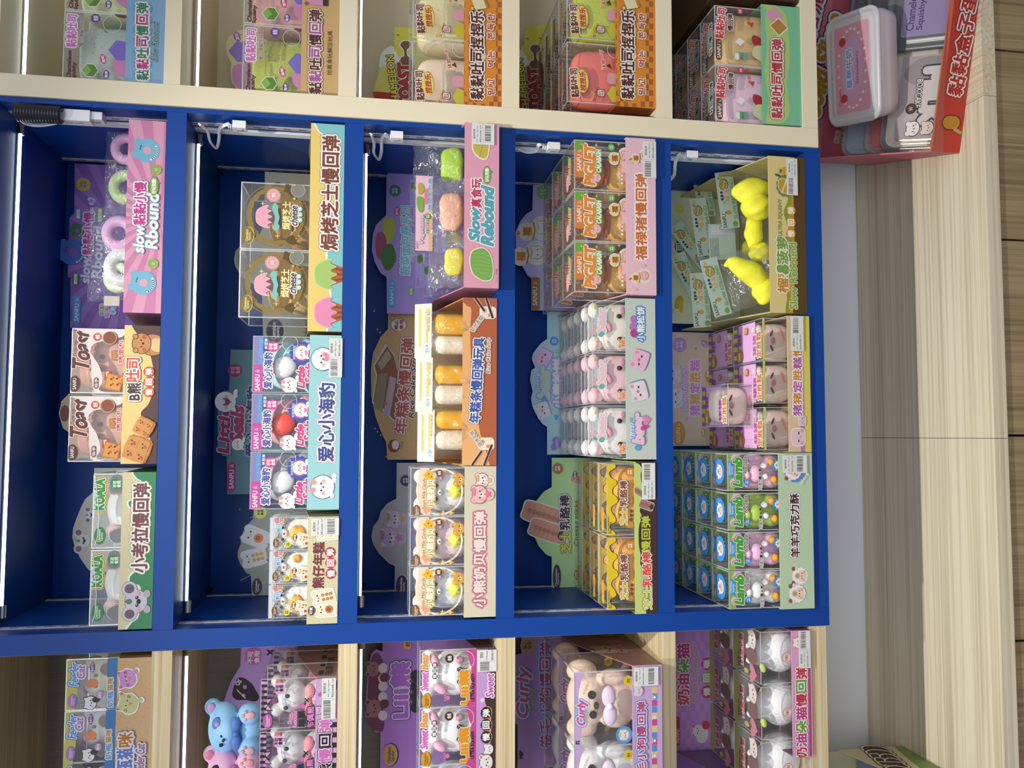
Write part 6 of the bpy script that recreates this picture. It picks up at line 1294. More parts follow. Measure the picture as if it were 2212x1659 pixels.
def art_gr(a):
    a.T(1558, 178, 19, 66, '黏黏吐司', '#d0343c', o=[('#f6ece8', .10), ('#6a2a2c', .05)], rot=-6); a.T(1579, 176, 12, 36, '慢回弹', '#5a2f2a', o=[('#f2e8e0', .12)]); a.rect(1548, 1561, 212, 258, '#6a4428', 6); sanfu(a, 1554.5, 235, 8, 38)
    a.loc(1600, 218, [(-9, 0), (0, -11), (9, 0), (0, 11)], '#f2eeea', 8); a.rect(1590, 1616, 241, 258, '#64b094', 3); a.rect(1589, 1598, 242, 257, '#f0ece4', 3); a.T(1604, 250, 6, 13, '解压', '#c8403c', b=.03); a.loc(1600, 152, [(5*math.cos(math.pi*i/3)*1.5, 5*math.sin(math.pi*i/3)*1.5) for i in range(6)], '#c8484c'); a.T(1600, 152, 6, 7, '食用', '#e8f0e8', b=.02)
    a.T(1617, 164, 8, 34, '体验一下', '#c8403c', rot=8, b=.02); a.star(1613, 180, 4, '#e8cc64'); a.poly([(1618, 178), (1626, 188), (1630, 176)], '#c8403c'); blob(a, [(1628, 204), (1644, 210), (1648, 226), (1634, 228), (1626, 216)], '#a83430'); blob(a, [(1632, 228), (1650, 230), (1652, 262), (1640, 258), (1626, 246)], '#ccd0a0')
def top_gr(a, w, d):
    a.rect(d*.2, d*.55, w*.3, w*.75, '#5ab8a8', d*.15); a.T(d*.38, w*.52, d*.2, w*.38, '黏黏吐司', '#c8403c', o=[('#f2ece8', .1)]); a.T(d*.72, w*.5, d*.22, w*.52, '吐司慢回弹', '#4a3a34', o=[('#e4e8e4', .12)])
loafbox('toast_pack', 'square toast squishy box', 'green toast carton', 'toast boxes in the green carton', 1546, [(140, 266), (13, 137)], ZC[4], .068, art_gr, [[('loaf_toy', soft('#dcb8c4', rough=.4, spec=.45), [(.5, .5, .5, .48, .62, .20, 0, .45)])], [('loaf_toy', soft('#c9a46c', rough=.4, spec=.45), [(.5, .5, .5, .48, .62, .20, 0, .45)])]], rows=4, top=top_gr, prefix=['pink ', 'caramel '])
# dark gift box beside the green carton
p = atY(1710, 4, FC); m = MB(); x0 = float(p[0])+.0015; z1 = float(atY(1545, -20, FC)[2])
m.box(x0, x0+.20, FC+.002, .25, ZC[4]+.001, z1, '#4a3424'); a = Art((x0, FC+.002, z1), photo=False)
for i in range(5): a.ring(18+22*i, -14, 7, 8, '#c8a878'); a.ring(18+22*i, -14, 4, 4.8, '#c8a878')
O = (x0+.1, .1, ZC[4]+.001); r = thing('gift_box', 'dark brown box with cream line pattern, right of the green toast carton', 'box', O); part(m, 'box_body', r, O); part(a, 'printed_front', r, O)
# ---------------------------------------------------------------- red carton of lidded tubs on the bench
fl, fr = atZ(2073, 331, ZBENCH), atZ(2115.6, 0, ZBENCH); exv = (fr-fl); exv[2] = 0; exv = exv/np.linalg.norm(exv); bk = np.array((-exv[1], exv[0], 0))
WR, DR = .46, .30; topv = atX(0, 0, 0)
def onfront(x, y):
    d = ray(x, y); t = np.dot(fl-CAM, -bk)/np.dot(d, -bk); return CAM+d*t
HT = float(onfront(2014, 320)[2])-ZBENCH
O = (fl[0], fl[1], ZBENCH+.0005); r = thing('display_carton', 'red carton of lidded slime tubs on the bench, under the cream unit', 'display carton', O)
ez = np.array((0, 0, 1.)); O3 = np.array(O)
def rb(o, u, v, w): return O3+exv*o+bk*u+ez*v
m = Art(O3, exv, ez, -bk, clip=(0, WR, 0, HT)); m.prism([O3, O3+exv*WR, O3+exv*WR+ez*HT, O3+ez*HT], bk*.003, '#d8705c')
m.rect(2046, 2130, -200, 360, '#c23f30'); m.poly([(2000, -60), (2055, -60), (2040, 200), (2038, 345), (2000, 345)], '#b8584c')
m.T(2066, 48, 36, 320, '黏黏盒子蛋糕', '#b5342f', o=[('#f2e4dc', .10), ('#5a1f20', .05)], rot=-6) if False else None
for i, ch in enumerate('黏黏盒子蛋糕'): m.T(2066+7.2*i, 185-45*i, 36, 42, ch, '#b0332e', o=[('#efdcd4', .10), ('#5f2422', .05)], rot=-8)
m.rect(2031, 2077, 249, 281, '#5a2c24', 16); m.rect(2033, 2075, 251, 279, '#c08a2c', 15); m.poly([(2060, 274), (2078, 285), (2074, 292), (2058, 282)], '#c89c54')
part(m, 'front_panel', r, O)
for o_, nm in ((0, 1), (WR-.003, 0)):
    m = MB(); m.prism([rb(o_, .003, 0, 0), rb(o_, DR, 0, 0), rb(o_, DR, HT+.13, 0), rb(o_, .003, HT-.001, 0)], exv*.003, '#cf7480'); part(m, 'side_panel', r, O)
m = MB(); m.prism([rb(.003, .003, 0, 0), rb(WR-.003, .003, 0, 0), rb(WR-.003, DR, 0, 0), rb(.003, DR, 0, 0)], ez*.0015, '#b9a070'); part(m, 'base', r, O)
Yh = DR; bO = O3+bk*Yh; HB = Art(bO, exv, ez, -bk); HB.prism([bO, bO+exv*WR, bO+exv*WR+ez*.285, bO+ez*.285], bk*.002, '#b35868')
HB.poly([(1740, 345), (1772, 346), (1800, -20), (1740, -20)], '#c07482'); HB.T(1778, 138, 42, 220, 'Solid Slime', '#b8892c', o=[('#c8d4ea', .12), ('#4a2028', .07)], sh=.2, rot=-9, b=.07)
HB.T(1752, 60, 30, 160, '黏黏泥', '#b0333c', o=[('#c8d4ea', .2), ('#4a2028', .1)], rot=-8); HB.T(1808, 296, 10, 26, '黏黏', '#a8905c', o=[('#d8c8cc', .12)], rot=-4); HB.T(1821, 293, 10, 34, '叨手指', '#2c2430', o=[('#d8c8cc', .12)], rot=-4); HB.T(1833, 294, 10, 22, '手感', '#2c4a74', o=[('#d8c8cc', .12)], rot=-4); part(HB, 'back_card', r, O)
def rrect(w, h, rad, n=6):
    P = []
    for cx, cy, st in ((w/2-rad, h/2-rad, 0), (-w/2+rad, h/2-rad, 90), (-w/2+rad, -h/2+rad, 180), (w/2-rad, -h/2+rad, 270)):
        for i in range(n+1):
            t = math.radians(st+90*i/n); P.append((cx+rad*math.cos(t), cy+rad*math.sin(t)))
    return P
def tub(label, ctr, ax, ay, an, w, h, dep, bodyc, lidc, fill, art=None, group='lidded slime tubs'):
    """plastic tub: ctr = lid centre, ax right, ay up along the lid, an outwards"""
    ctr, ax, ay, an = map(lambda v: np.array(v, float), (ctr, ax, ay, an)); r = thing('slime_tub', label, 'tub', ctr, group)
    def ring(w_, h_, rd, z): return [ctr+ax*p+ay*q+an*z for p, q in rrect(w_, h_, rd)]
    def loft(m, L, c, sm=True):
        V = np.array([p for l in L for p in l]); n = len(L[0]); F = []
        for i in range(len(L)-1):
            for k in range(n):
                a, b = i*n+k, i*n+(k+1) % n; F += [(a, b, b+n), (a, b+n, a+n)]
        m.add(V, F, c, sm)
    def cap(m, P, c): m.poly3(P, c)
    m = MB(); L = [ring(w*.985, h*.98, .022, -.003), ring(w*.97, h*.96, .022, -dep*.5), ring(w*.93, h*.92, .024, -dep*.92), ring(w*.86, h*.85, .022, -dep)]; loft(m, L, bodyc); cap(m, L[-1], bodyc); part(m, 'tub_body', r, ctr)
    m = MB(); L = [ring(w*.99, h*.99, .024, -.006), ring(w*1.02, h*1.02, .026, -.005), ring(w*1.03, h*1.03, .027, 0), ring(w*1.0, h*1.0, .026, .003), ring(w*.95, h*.94, .022, .0035), ring(w*.90, h*.88, .02, .0005), ring(w*.86, h*.83, .018, .0025), ring(w*.80, h*.75, .012, .003)]
    loft(m, L, lidc); cap(m, L[-1], lidc); part(m, 'lid', r, ctr)
    m = MB(); L = [ring(w*.93, h*.9, .02, -.012), ring(w*.93, h*.9, .02, -.004)]; loft(m, L, fill); cap(m, L[-1], fill); part(m, 'slime_fill', r, ctr)
    if art:
        a = Art(ctr+an*.0036+ax*w/2+ay*h/2, ax, ay, an, photo=False); art(a, w*1000, h*1000); part(a, 'lid_label', r, ctr)
    return r
LID = film('tub_lid_clear', gloss=.10, haze=.12, rough=.12); TUBB = film('tub_side_clear', gloss=.08, haze=.45, rough=.2)
GRAYT = soft('#5c5e60', 'dark_grey_tub', rough=.3, spec=.6)
tlt = math.radians(50); exr = exv; ayr = bk*math.sin(tlt)+ez*math.cos(tlt); anr = -bk*math.cos(tlt)+ez*math.sin(tlt)
def lab_milk(a, W, V):
    a.rect(V*.17, V*.98, W*.12, W*.90, '#b0a6a4', 6); blob(a, [(V*.2, W*.3), (V*.4, W*.14), (V*.9, W*.2), (V*.8, W*.5), (V*.5, W*.45)], '#988f90'); blob(a, [(V*.25, W*.7), (V*.5, W*.85), (V*.8, W*.8), (V*.6, W*.6)], '#c0b6b0')
    a.T(V*.57, W*.50, V*.24, W*.50, 'MILK', '#d6d0cc', o=[('#2c2c3c', .09)], rot=180, b=.14); a.T(V*.40, W*.47, V*.07, W*.26, 'BOX CAKE', '#e8e2dc', o=[('#4a4448', .12)], rot=180, b=.02)
    a.ell(V*.33, W*.61, V*.065, V*.065, '#3a241c'); a.T(V*.33, W*.61, V*.05, V*.05, 'W', '#d8c8b0', b=.02); a.face(V*.38, W*.80, V*.08, '#f0ece8', eye='#2c2424', out='#3a3438'); a.face(V*.55, W*.80, V*.07, '#e8d4cc', eye='#2c2424', out='#3a3438')
def lab_cham(a, W, V):
    a.rect(V*.2, V*.9, W*.12, W*.88, '#9a8ab4', 6); a.T(V*.30, W*.62, V*.09, W*.40, 'Chameleon', '#4a3c68', b=.02); a.T(V*.42, W*.68, V*.09, W*.28, 'Squishy', '#4a3c68', b=.02); blob(a, [(V*.5, W*.5), (V*.6, W*.3), (V*.85, W*.35), (V*.8, W*.55)], '#7a68a0')
def lab_pink(a, W, V):
    a.rect(V*.18, V*.84, W*.10, W*.90, '#e8a8b8', 6)
    for i in range(22):
        t = 2*math.pi*i/22; a.ell(V*.51+V*.27*math.sin(t), W*.5+W*.36*math.cos(t), V*.03, W*.014, '#f4e4ea'); a.lay -= 1
    a.lay += 1; a.ell(V*.51, W*.5, V*.22, W*.30, '#e0b4d4'); a.T(V*.46, W*.5, V*.12, W*.36, '草莓牛奶', '#7ab4e0', o=[('#f4eef6', .14)], b=.03); a.T(V*.62, W*.5, V*.07, W*.30, 'Strawberry', '#d06a94', b=.02); a.ell(V*.34, W*.24, V*.07, W*.04, '#c84c4c'); a.ell(V*.34, W*.76, V*.07, W*.04, '#c84c4c'); a.T(V*.26, W*.72, V*.05, W*.2, 'Chameleon', '#b09054', b=0)
def tubat(x, y, u):          # centre on the plane at depth u behind the carton front
    d = ray(x, y); q = O3+bk*u; t = np.dot(q-CAM, -bk)/np.dot(d, -bk); return CAM+d*t
TW, TH2 = .205, .155
tub('clear tub with blue slime at the back left of the red carton', tubat(1905, 232, .215), exr, ayr, anr, TW, TH2, .05, TUBB, LID, '#8fb8d0')
tub('clear tub with pink slime behind the milk tub in the red carton', tubat(1958, 222, .165), exr, ayr, anr, TW, TH2, .05, TUBB, LID, '#e2646c')
tub('tub with a milk label and cream lid at the front of the red carton', tubat(2004, 208, .105), exr, ayr, anr, TW*1.03, TH2*1.08, .05, GRAYT, LID, '#efe6cf', lab_milk)
tub('dark grey tub with a purple label, right of the milk tub', tubat(2012, -12, .105), exr, ayr, anr, TW, TH2*1.05, .05, GRAYT, GRAYT, '#50504e', lab_cham)
tub('dark grey tub standing right behind the purple labelled tub', tubat(1960, 0, .165), exr, ayr, anr, TW, TH2*1.05, .05, GRAYT, GRAYT, '#50504e')
tub('dark grey tub with a yellow band at the back right of red carton', tubat(1918, 0, .215), exr, ayr, anr, TW, TH2, .05, soft('#686a6c', 'mid_grey_tub', rough=.3, spec=.5), GRAYT, '#50504e', lambda a, W, V: a.rect(V*.34, V*.5, W*.02, W*.98, '#c8c03c'))
t2 = math.radians(12); ex2 = exv*math.cos(math.radians(9))+ez*math.sin(math.radians(9)); ay2 = np.cross(np.cross(ex2, bk), ex2); ay2 = -ay2/np.linalg.norm(ay2)
an2 = -bk*math.sin(math.radians(12))+ez*math.cos(math.radians(12)); an2 = an2-ex2*np.dot(an2, ex2); an2 /= np.linalg.norm(an2); ay2 = np.cross(an2, ex2)
tub('white frosted tub with a pink label lying on top of the other tubs', tubat(1842, 148, .17), ex2, ay2, an2, TW*1.06, TH2*.92, .058, soft('#dfd4d6', 'frosted_white_tub', rough=.35), FROST, '#e8d4dc', lab_pink)
# ================================================================== oak unit on the left
FL = .004
# kraft cat carton
c = Carton('kraft brown cat carton on the top oak shelf', (248, 326.5, 1421, 1840), FL, ZW[0], .27, '#c9a67a', '#b08c60', rise=.03, back=True, hcol='#8f8f88')
A = c.A
for i in range(60): A.ell(250+((i*29) % 76), 1424+((i*41) % 240), 1.8, 1.5, '#bb976a'); A.lay -= 1
A.lay += 1
def catface(A, x, y, r, c, rot=0, ear='#c46a7c'):
    for g, cc in ((1.13, '#ece8e4'), (1, c)):
        t = math.radians(rot)
        def q(u, v): return (x-(u*math.sin(t)+v*math.cos(t))*r, y-(u*math.cos(t)-v*math.sin(t))*r)
        blob(A, [q(u*g, v*g) for u, v in ((-.8, .35), (-.85, 1.0), (-.3, .78), (.3, .78), (.85, 1.0), (.8, .35), (.95, -.2), (.6, -.8), (0, -.95), (-.6, -.8), (-.95, -.2))], cc); A.ell(*q(.55*g, -1.05*g), .26*r*g, .26*r*g, cc)
    for s_ in (-1, 1): A.ell(*q(.75*s_, .75), .14*r, .12*r, ear); A.ell(*q(.24*s_, .1), .07*r, .06*r, '#3a2a34'); [A.line([q(.55*s_, .1-.16*k), q(.78*s_, .14-.18*k)], .05*r, '#4a343c') for k in (0, 1)]; A.ring(*q(.42*s_, -.5), .14*r, .18*r, '#e8d4d8')
    A.ell(*q(0, -.18), .2*r, .12*r, '#d8944c'); A.ell(*q(0, -.02), .07*r, .09*r, '#e8c4cc')
catface(A, 274, 1466, 21, '#cc8cc8', 12); catface(A, 276, 1519, 23, '#c2c484', -14)
A.T(270, 1640, 32, 60, '瓶猫', '#5a72b8', o=[('#e2dcd8', .12), ('#6a7ab0', .04)]); A.T(272, 1597, 30, 30, '咪', '#b86a30', o=[('#e2dcd8', .12), ('#6a7ab0', .04)]); A.T(303, 1640, 19, 70, 'Feeder Cat', '#8a5a9c', o=[('#e2dcd8', .14), ('#6a7ab0', .04)], sh=.2, b=.03)
c.done()
def art_feed(a):
    a.rect(140, 162, 1420, 1540, '#c8c05a'); blob(a, [(160, 1422), (166, 1450), (160, 1470), (168, 1490), (162, 1520), (160, 1540), (154, 1540), (150, 1422)], '#c8c05a')
    a.T(160, 1456, 18, 50, 'Feeder', '#5a8cc8', o=[('#dce8f2', .10), ('#3f78bc', .10)], sh=.2, b=.03); a.T(175, 1451, 16, 28, 'Cat', '#b07cb8', o=[('#e8e0ec', .16)], sh=.2, b=.05); cham(a, 156, 1514, 9, 15, '#b07ab4', '#ece0f0', rim='#5a7cc0')
    a.ell(200, 1441, 5, 11, '#6a2f78'); a.T(200, 1441, 6, 18, '食用不可', '#e8dcf0', b=.02); a.ell(230, 1445, 14, 15, '#8a8a78'); a.ring(230, 1445, 13, 14, '#d8dcd0'); a.ell(202, 1476, 10, 9, '#dc9048'); a.ell(194, 1477, 7, 9, '#d88478')
    a.face(196, 1518, 13, '#e6e6e8', out='#4a4a50', earp='cat', eye='#2c2c30'); a.ell(208, 1511, 8, 6, '#3a3a40'); a.rect(213, 1500, 1500, 1500, '#fff') if False else None
    a.rect(209, 223, 1492, 1508, '#b88cc0', 6); a.T(216, 1500, 6, 13, '超好玩', '#f0e8f4', b=.02); a.rect(232, 252, 1420, 1540, '#3f78b4'); a.T(239, 1510, 12, 34, '奶瓶', '#4a8ad0', o=[('#f0e4c8', .14)]); a.T(239, 1477, 12, 28, '猫咪', '#b08a3c', o=[('#e8e4dc', .14)]); a.T(184, 1492, 6, 16, '解压', '#a85a9c', b=.02, rot=30)
def cattoy(c): return [('cat_toy', soft(c, rough=.35, spec=.5), [(.5, .50, .5, .42, .5, .3), (.25, .8, .5, .14, .18, .14), (.75, .8, .5, .14, .18, .14)]), ('eye', '#2c2c34', [(.38, .70, .18, .035, .04, .03), (.6, .70, .18, .035, .04, .03)])]
packs('cat_box', 'clear bottle cat box', 'kraft carton', 'boxed toy', 'cat boxes', 143, [(1425, 1535), (1538, 1648), (1651, 1760)], FL+.008, ZW[0], .11, art_feed, [cattoy('#cfcca8'), cattoy('#d8d0d8'), cattoy('#4a4450')], prefix=['cream ', 'white ', 'black '])
# dark bear carton
def side_dark(a, d, h, rise, sd):
    for i in range(5): a.rect(rise+2, rise+h*.3, d*.1+d*.18*i, d*.1+d*.18*i+d*.09, '#2c2028')
    a.T(rise+h*.55, d*.72, h*.4, d*.4, '暗黑布偶', '#3a2430', o=[('#c490a4', .1)]); a.T(rise+h*.5, d*.25, h*.4, d*.3, '慢回弹', '#8a3a58', o=[('#d8a8b8', .1)])
c = Carton('pink and black striped bear carton under the blue plush bear', (680, 725.5, 1466, 1800), FL, ZW[1], .28, '#cfa0cc', '#b0848c', rise=.055, sideart=side_dark, hcol='#9878ae',
           hdr=[(500, 1720), (484, 1640), (482, 1560), (484, 1515), (490, 1495), (500, 1470), (512, 1450), (519, 1440), (521, 1395), (521, 1372)])
A = c.A
for i in range(12): A.rect(712, 730, 1560+22*i, 1571+22*i, '#2a2226'); A.lay -= 1
A.lay += 1; A.rect(713, 728, 1470, 1490, '#2a2226')
for i, (ch, cc) in enumerate(zip('弹回慢熊', ('#d070b4', '#231c20', '#d070b4', '#231c20'))): A.T(702, 1568+32*i, 26, 29, ch, cc, o=[('#e8cfe4', .08), ('#231c20', .05)])
A.face(689, 1534, 8, '#d8a8d8', out='#2a2226'); A.ell(691, 1500, 5, 4, '#c05cb0')
H = c.H; H.rect(530, 565, 1398, 1436, '#a04c90', 14); H.T(541, 1420, 11, 26, '不可', '#d8c0dc', b=.05); H.T(555, 1420, 11, 26, '食用', '#d8c0dc', b=.05); H.line([(578, 1404), (590, 1414)], 4, '#231c24'); H.line([(590, 1404), (578, 1414)], 4, '#231c24')
blob(H, [(502, 1502), (506, 1480), (515, 1464), (530, 1466), (545, 1478), (552, 1490), (560, 1505), (552, 1515), (530, 1512), (512, 1512)], '#231c24'); H.T(515, 1474, 10, 12, 'OS', '#c8b8d0', rot=-40, b=.05); H.rect(525, 533, 1480, 1488, '#a86cae', 2); H.heart(527, 1502, 4, '#a86cae'); H.line([(512, 1490), (530, 1508)], 2, '#d0c0d8')
c.done(); c.price(694, 726, 1464, 1555)
def art_dark(a):
    for i in range(10): a.rect(563, 577, 1466+12.5*i, 1466+12.5*i+6.2, '#231c20' if True else '', 0); a.rect(571, 577.5, 1466+12.5*i+6.2, 1478.6+12.5*i, '#d49cc8', 3); a.lay -= 2
    a.lay += 3; a.rect(563, 572, 1472, 1478, '#d49cc8')
    for q in (-1, 1): a.poly([(578, 1522), (572, 1522+q*13), (590, 1522+q*14)], '#2a2026'); a.poly([(578, 1522+q*2), (574.5, 1522+q*11), (587, 1522+q*12)], '#d49cc8')
    cham(a, 578, 1558, 10, 16, '#c05ca8', '#f0dcec', rim='#2a2028'); a.rect(594, 614, 1474, 1500, '#dca8d0', 8); a.T(600, 1487, 8, 14, '不可', '#2a2028', b=.05); a.T(608, 1487, 8, 14, '食用', '#2a2028', b=.05); [a.ring(586, 1478+9*i, 3.4, 4, '#4a3a4a') for i in range(3)]
    a.T(626, 1553, 9, 22, 'Slow', '#e4a0d8', o=[('#8a4a84', .08)], sh=.2, b=.04); a.T(637, 1553, 9, 36, 'Rebound', '#e4a0d8', o=[('#8a4a84', .08)], sh=.2, b=.04); a.T(652, 1552, 15, 34, '暗黑', '#1d181b', b=.03); a.T(671, 1550, 15, 48, '布偶熊', '#e084c8', o=[('#231c22', .12)])
    a.line([(659, 1508), (667, 1516)], 2.4, '#1d181c'); a.line([(667, 1508), (659, 1516)], 2.4, '#1d181c'); a.ell(655, 1525, 4, 5, '#d868b8'); [a.ell(649, 1521+4*i, 1.8, 1.6, '#d868b8') for i in range(3)]; a.T(634, 1489, 5, 18, '体验一下', '#4a3a44', b=0, rot=10); a.T(677, 1496, 5, 48, 'ULTRA SQUISHY', '#d888c4', b=.03)
dbt = [('bear_toy', soft('#e6dedd', rough=.35, spec=.5), [(.5, .62, .5, .36, .30, .28), (.2, .82, .5, .14, .14, .14), (.8, .82, .5, .14, .14, .14), (.5, .2, .5, .34, .4, .28)]), ('bow', soft('#e0848c', rough=.4), [(.3, .36, .12, .16, .11, .08), (.68, .36, .12, .16, .11, .08), (.5, .36, .06, .06, .06, .06)]), ('eye', '#3a3636', [(.36, .68, .12, .045, .05, .03), (.6, .66, .12, .045, .05, .03)]), ('ear_patch', soft('#e0847c', rough=.4), [(.14, .58, .24, .09, .09, .08), (.86, .78, .22, .08, .08, .08)])]
packs('bear_box', 'clear bear box with striped awning print', 'pink and black carton', 'boxed toy', 'striped bear boxes', 563.5, [(1468, 1575), (1583, 1690)], FL+.008, ZW[1], .088, art_dark, [dbt], rows=3, pitch=.09)
# plush-like squishy bears lying on those boxes
def plush(label, cx, cy, Y, c, bowc, padc, patch, eye, s=1.0, lean=0):
    k = (Y-CAM[1])/FPX; zt = float(atY(563.5, 1520, FL+.008)[2])+.0012
    C = atY(cx, cy, Y); C[2] = zt; O = tuple(C); r = thing('bear_squishy', label, 'toy', O, 'loose bear squishies')
    R = Matrix.Rotation(math.radians(lean), 3, 'Y'); U = 52*k*s
    def pos(u, v, w): return np.array(O)+np.array(R @ Vector((u*U, w*U, v*U)))
    def em(nm, prims, cc, par=r, rem=False):
        m = MB(); [m.sph(pos(*p[:3]), (p[3]*U, p[5]*U, p[4]*U), cc, R=R, n=24, m=16) for p in prims]; o = m.build(nm, par, O); kid(par, o)
        if rem:
            q = o.modifiers.new('union', 'REMESH'); q.mode = 'VOXEL'; q.voxel_size = U*.045; q.use_smooth_shade = True; sm = o.modifiers.new('smooth', 'SMOOTH'); sm.iterations = 8
        return o
    body = em('bear_body', [(0, .5, .05, .72, .5, .5), (0, 1.42, 0, 1.0, .62, .62), (.78, 1.90, .08, .34, .32, .22), (-.88, 1.5, .02, .3, .3, .24), (.58, .46, -.32, .42, .44, .42), (-.68, .46, -.30, .42, .44, .42), (0, 1.26, -.34, .52, .34, .36)], soft(c, rough=.5, spec=.35), rem=True)
    for u in (.62, -.72):
        em('paw_pad', [(u, .38, -.70, .15, .17, .06)], padc, body)
        for a in (-.8, 0, .8): em('paw_pad', [(u+.19*math.sin(a), .38+.27*math.cos(a), -.70, .065, .075, .05)], padc, body)
    em('bow', [(.26, .95, -.56, .30, .19, .14)], bowc, r); em('bow', [(-.40, .93, -.54, .32, .19, .14)], bowc, r); em('bow', [(-.06, .94, -.62, .12, .13, .12)], bowc, r)
    for u in (-.1, -.45): em('eye', [(u-.02, 1.42 if u > -.3 else 1.46, -.60, .07, .08, .05)], eye, body)
    em('nose', [(-.26, 1.36, -.70, .07, .05, .04)], eye, body); em('eye_patch', [(.30, 1.62, -.48, .26, .21, .10)], patch[0], body); em('button', [(.30, 1.62, -.57, .10, .10, .05)], patch[1], body)
    em('ear_lining', [(.80, 1.93, -.12, .19, .17, .08)], patch[1], body); em('ear_lining', [(-.92, 1.5, -.2, .17, .18, .07)], patch[0], body)
    return r
plush('blue bear squishy with paw pads sitting loose on top of the striped boxes', 560, 1567, .055, soft('#86b4e2'), soft('#5a86d0', rough=.4), '#e0b0b4', (soft('#5f8ed4'), soft('#c8a4d4')), '#232838') if False else plush('blue bear squishy with paw pads sitting loose on top of the striped boxes', 560, 1567, .055, '#86b4e2', '#5a86d0', '#e0b0b4', ('#5f8ed4', '#c8a4d4'), '#232838')
plush('pink bear squishy beside the blue bear, partly past the edge', 560, 1668, .05, '#dca4c4', '#c86ca4', '#f0a4a8', ('#3a2c3c', '#e888a8'), '#2a2028', 1.0)
# purple bear carton
c = Carton('purple and dark brown bear carton on the third oak shelf', (1029, 1071, 1402, 1760), FL, ZW[2], .275, '#c79ad0', '#4a2f38', rise=.03, hcol='#8f63ac',
           hdr=[(820, 1760), (822, 1582), (812, 1582), (800, 1565), (793, 1540), (791, 1500), (796, 1440), (802, 1412), (812, 1402), (826, 1408), (827, 1372)])
A = c.A; blob(A, [(1090, 1390), (1058, 1396), (1052, 1420), (1054, 1470), (1062, 1480), (1062, 1500), (1048, 1508), (1052, 1530), (1060, 1545), (1060, 1600), (1052, 1640), (1060, 1700), (1090, 1700)], '#43302a')
for i, (ch, y) in enumerate((('弹', 1540), ('回', 1566), ('慢', 1592))): A.ell(1051, y-1, 12.5, 14, '#d8a04c'); A.ell(1050, y, 12, 13.5, '#2f2522'); A.T(1050, y, 15, 16, ch, '#f0eaec', b=.05)
A.T(1058, 1480, 17, 50, 'Sweet', '#c05cae', o=[('#f0e4f0', .14)], sh=.2, b=.04); A.ell(1042, 1512, 5, 5, '#e4d0ea'); A.face(1056, 1618, 10, '#ece8e8', out='#8a7078'); A.face(1050, 1646, 15, '#ece4e2', out='#8a7078', ear='#c08a9c')
H = c.H; blob(H, [(796, 1560), (794, 1500), (800, 1430), (815, 1410), (830, 1440), (826, 1500), (830, 1570), (815, 1580)], '#5a3044'); H.face(806, 1445, 15, '#7a5a5c', ear='#5a3038', eye='#1d1418', blush='#84505a'); H.face(808, 1530, 18, '#7c5a58', ear='#5a3038', eye='#1d1418', blush='#84505a')
for y, cc in ((1443, '#b4a8b4'), (1465, '#b4a8b4'), (1482, '#b0a4b0'), (1505, '#b0a4b0'), (1545, '#b0a4b4')): H.ell(827, y, 10, 11, cc)
for y in (1463, 1520): H.ell(830, y, 10, 10, '#5a3030')
H.T(864, 1490, 40, 118, 'Liii熊', '#8f58ae', o=[('#bcb8dc', .06), ('#2c2430', .04)], b=.07); cham(H, 843, 1630, 16, 24, '#a07c54', '#2c2420', rim='#231c24'); [H.ell(898, 1460+22*i, 12, 13, '#2c2430') for i in range(4)]; H.rect(872, 888, 1372, 1402, '#b88c58', 6); H.T(881, 1386, 10, 20, '赶手', '#2c2420', b=.03)
c.done(); c.price(1031, 1073, 1403, 1452)
def art_li(a):
    a.T(917, 1472, 17, 38, 'Sweet', '#dc70c0', o=[('#f4ecf2', .12)], sh=.2, b=.06); a.T(917, 1428, 17, 34, 'Bear', '#e0a04c', o=[('#f4ecf0', .12)], sh=.2, b=.06)
    for i, ch in enumerate('弹回慢'): a.ell(939, 1437+12*i, 6, 6, '#3a2c28'); a.T(939, 1437+12*i, 8, 8, ch, '#f0e8e8', b=.04)
    cham(a, 921, 1514, 10, 17, '#e0a02c', '#4a3420', rim='#5a4024'); a.scal(971, 1422, 10, '#4a3028', 18); a.T(971, 1422, 9, 10, '食用', '#f0e8e4', b=.03); a.T(1003, 1484, 21, 72, 'Liii熊', '#e0981c', o=[('#f8f0dc', .06), ('#4a3020', .05)], b=.10)
    a.rect(1018, 1032, 1404, 1532, '#c8488c'); blob(a, [(1032, 1404), (1008, 1404), (1012, 1420), (1018, 1440), (1032, 1450)], '#c8488c'); blob(a, [(1032, 1500), (1018, 1508), (1008, 1522), (1006, 1534), (1032, 1536)], '#c8488c'); a.T(1022, 1484, 8, 60, 'ULTRA SQUiSHY', '#3a1c30', b=.05); a.T(993, 1428, 6, 26, '体验一下', '#6a5a5c', b=0, rot=20); a.ring(1004, 1426, 20, 21, '#e8e4e8'); a.ell(967, 1507, 5, 5, '#e070b4'); [a.ell(961, 1502+5*i, 2, 2, '#e070b4') for i in range(3)]
litoy = [('bear_toy', soft('#e6e2e2', rough=.3, spec=.5), [(.5, .52, .5, .42, .46, .28), (.2, .86, .5, .14, .14, .14), (.8, .84, .5, .14, .14, .14), (.5, .2, .5, .4, .3, .28)]), ('bow', soft('#e0a0b4', rough=.4), [(.8, .80, .1, .14, .08, .08, 30), (.3, .72, .1, .14, .08, .08, 60)]), ('eye', '#2f2826', [(.40, .46, .12, .045, .05, .04), (.62, .46, .12, .045, .05, .04)]), ('nose', '#4a3a38', [(.51, .45, .04, .035, .04, .04)]), ('cheek', soft('#e09aa8', rough=.4), [(.26, .44, .16, .08, .07, .05), (.78, .46, .16, .08, .07, .05)])]
packs('sweet_bear_box', 'clear white bear box with magenta base print', 'purple brown carton', 'boxed toy', 'white bear boxes', 907, [(1406, 1530), (1535, 1652), (1656, 1780)], FL+.008, ZW[2], .075, art_li, [litoy], edge=.0009)
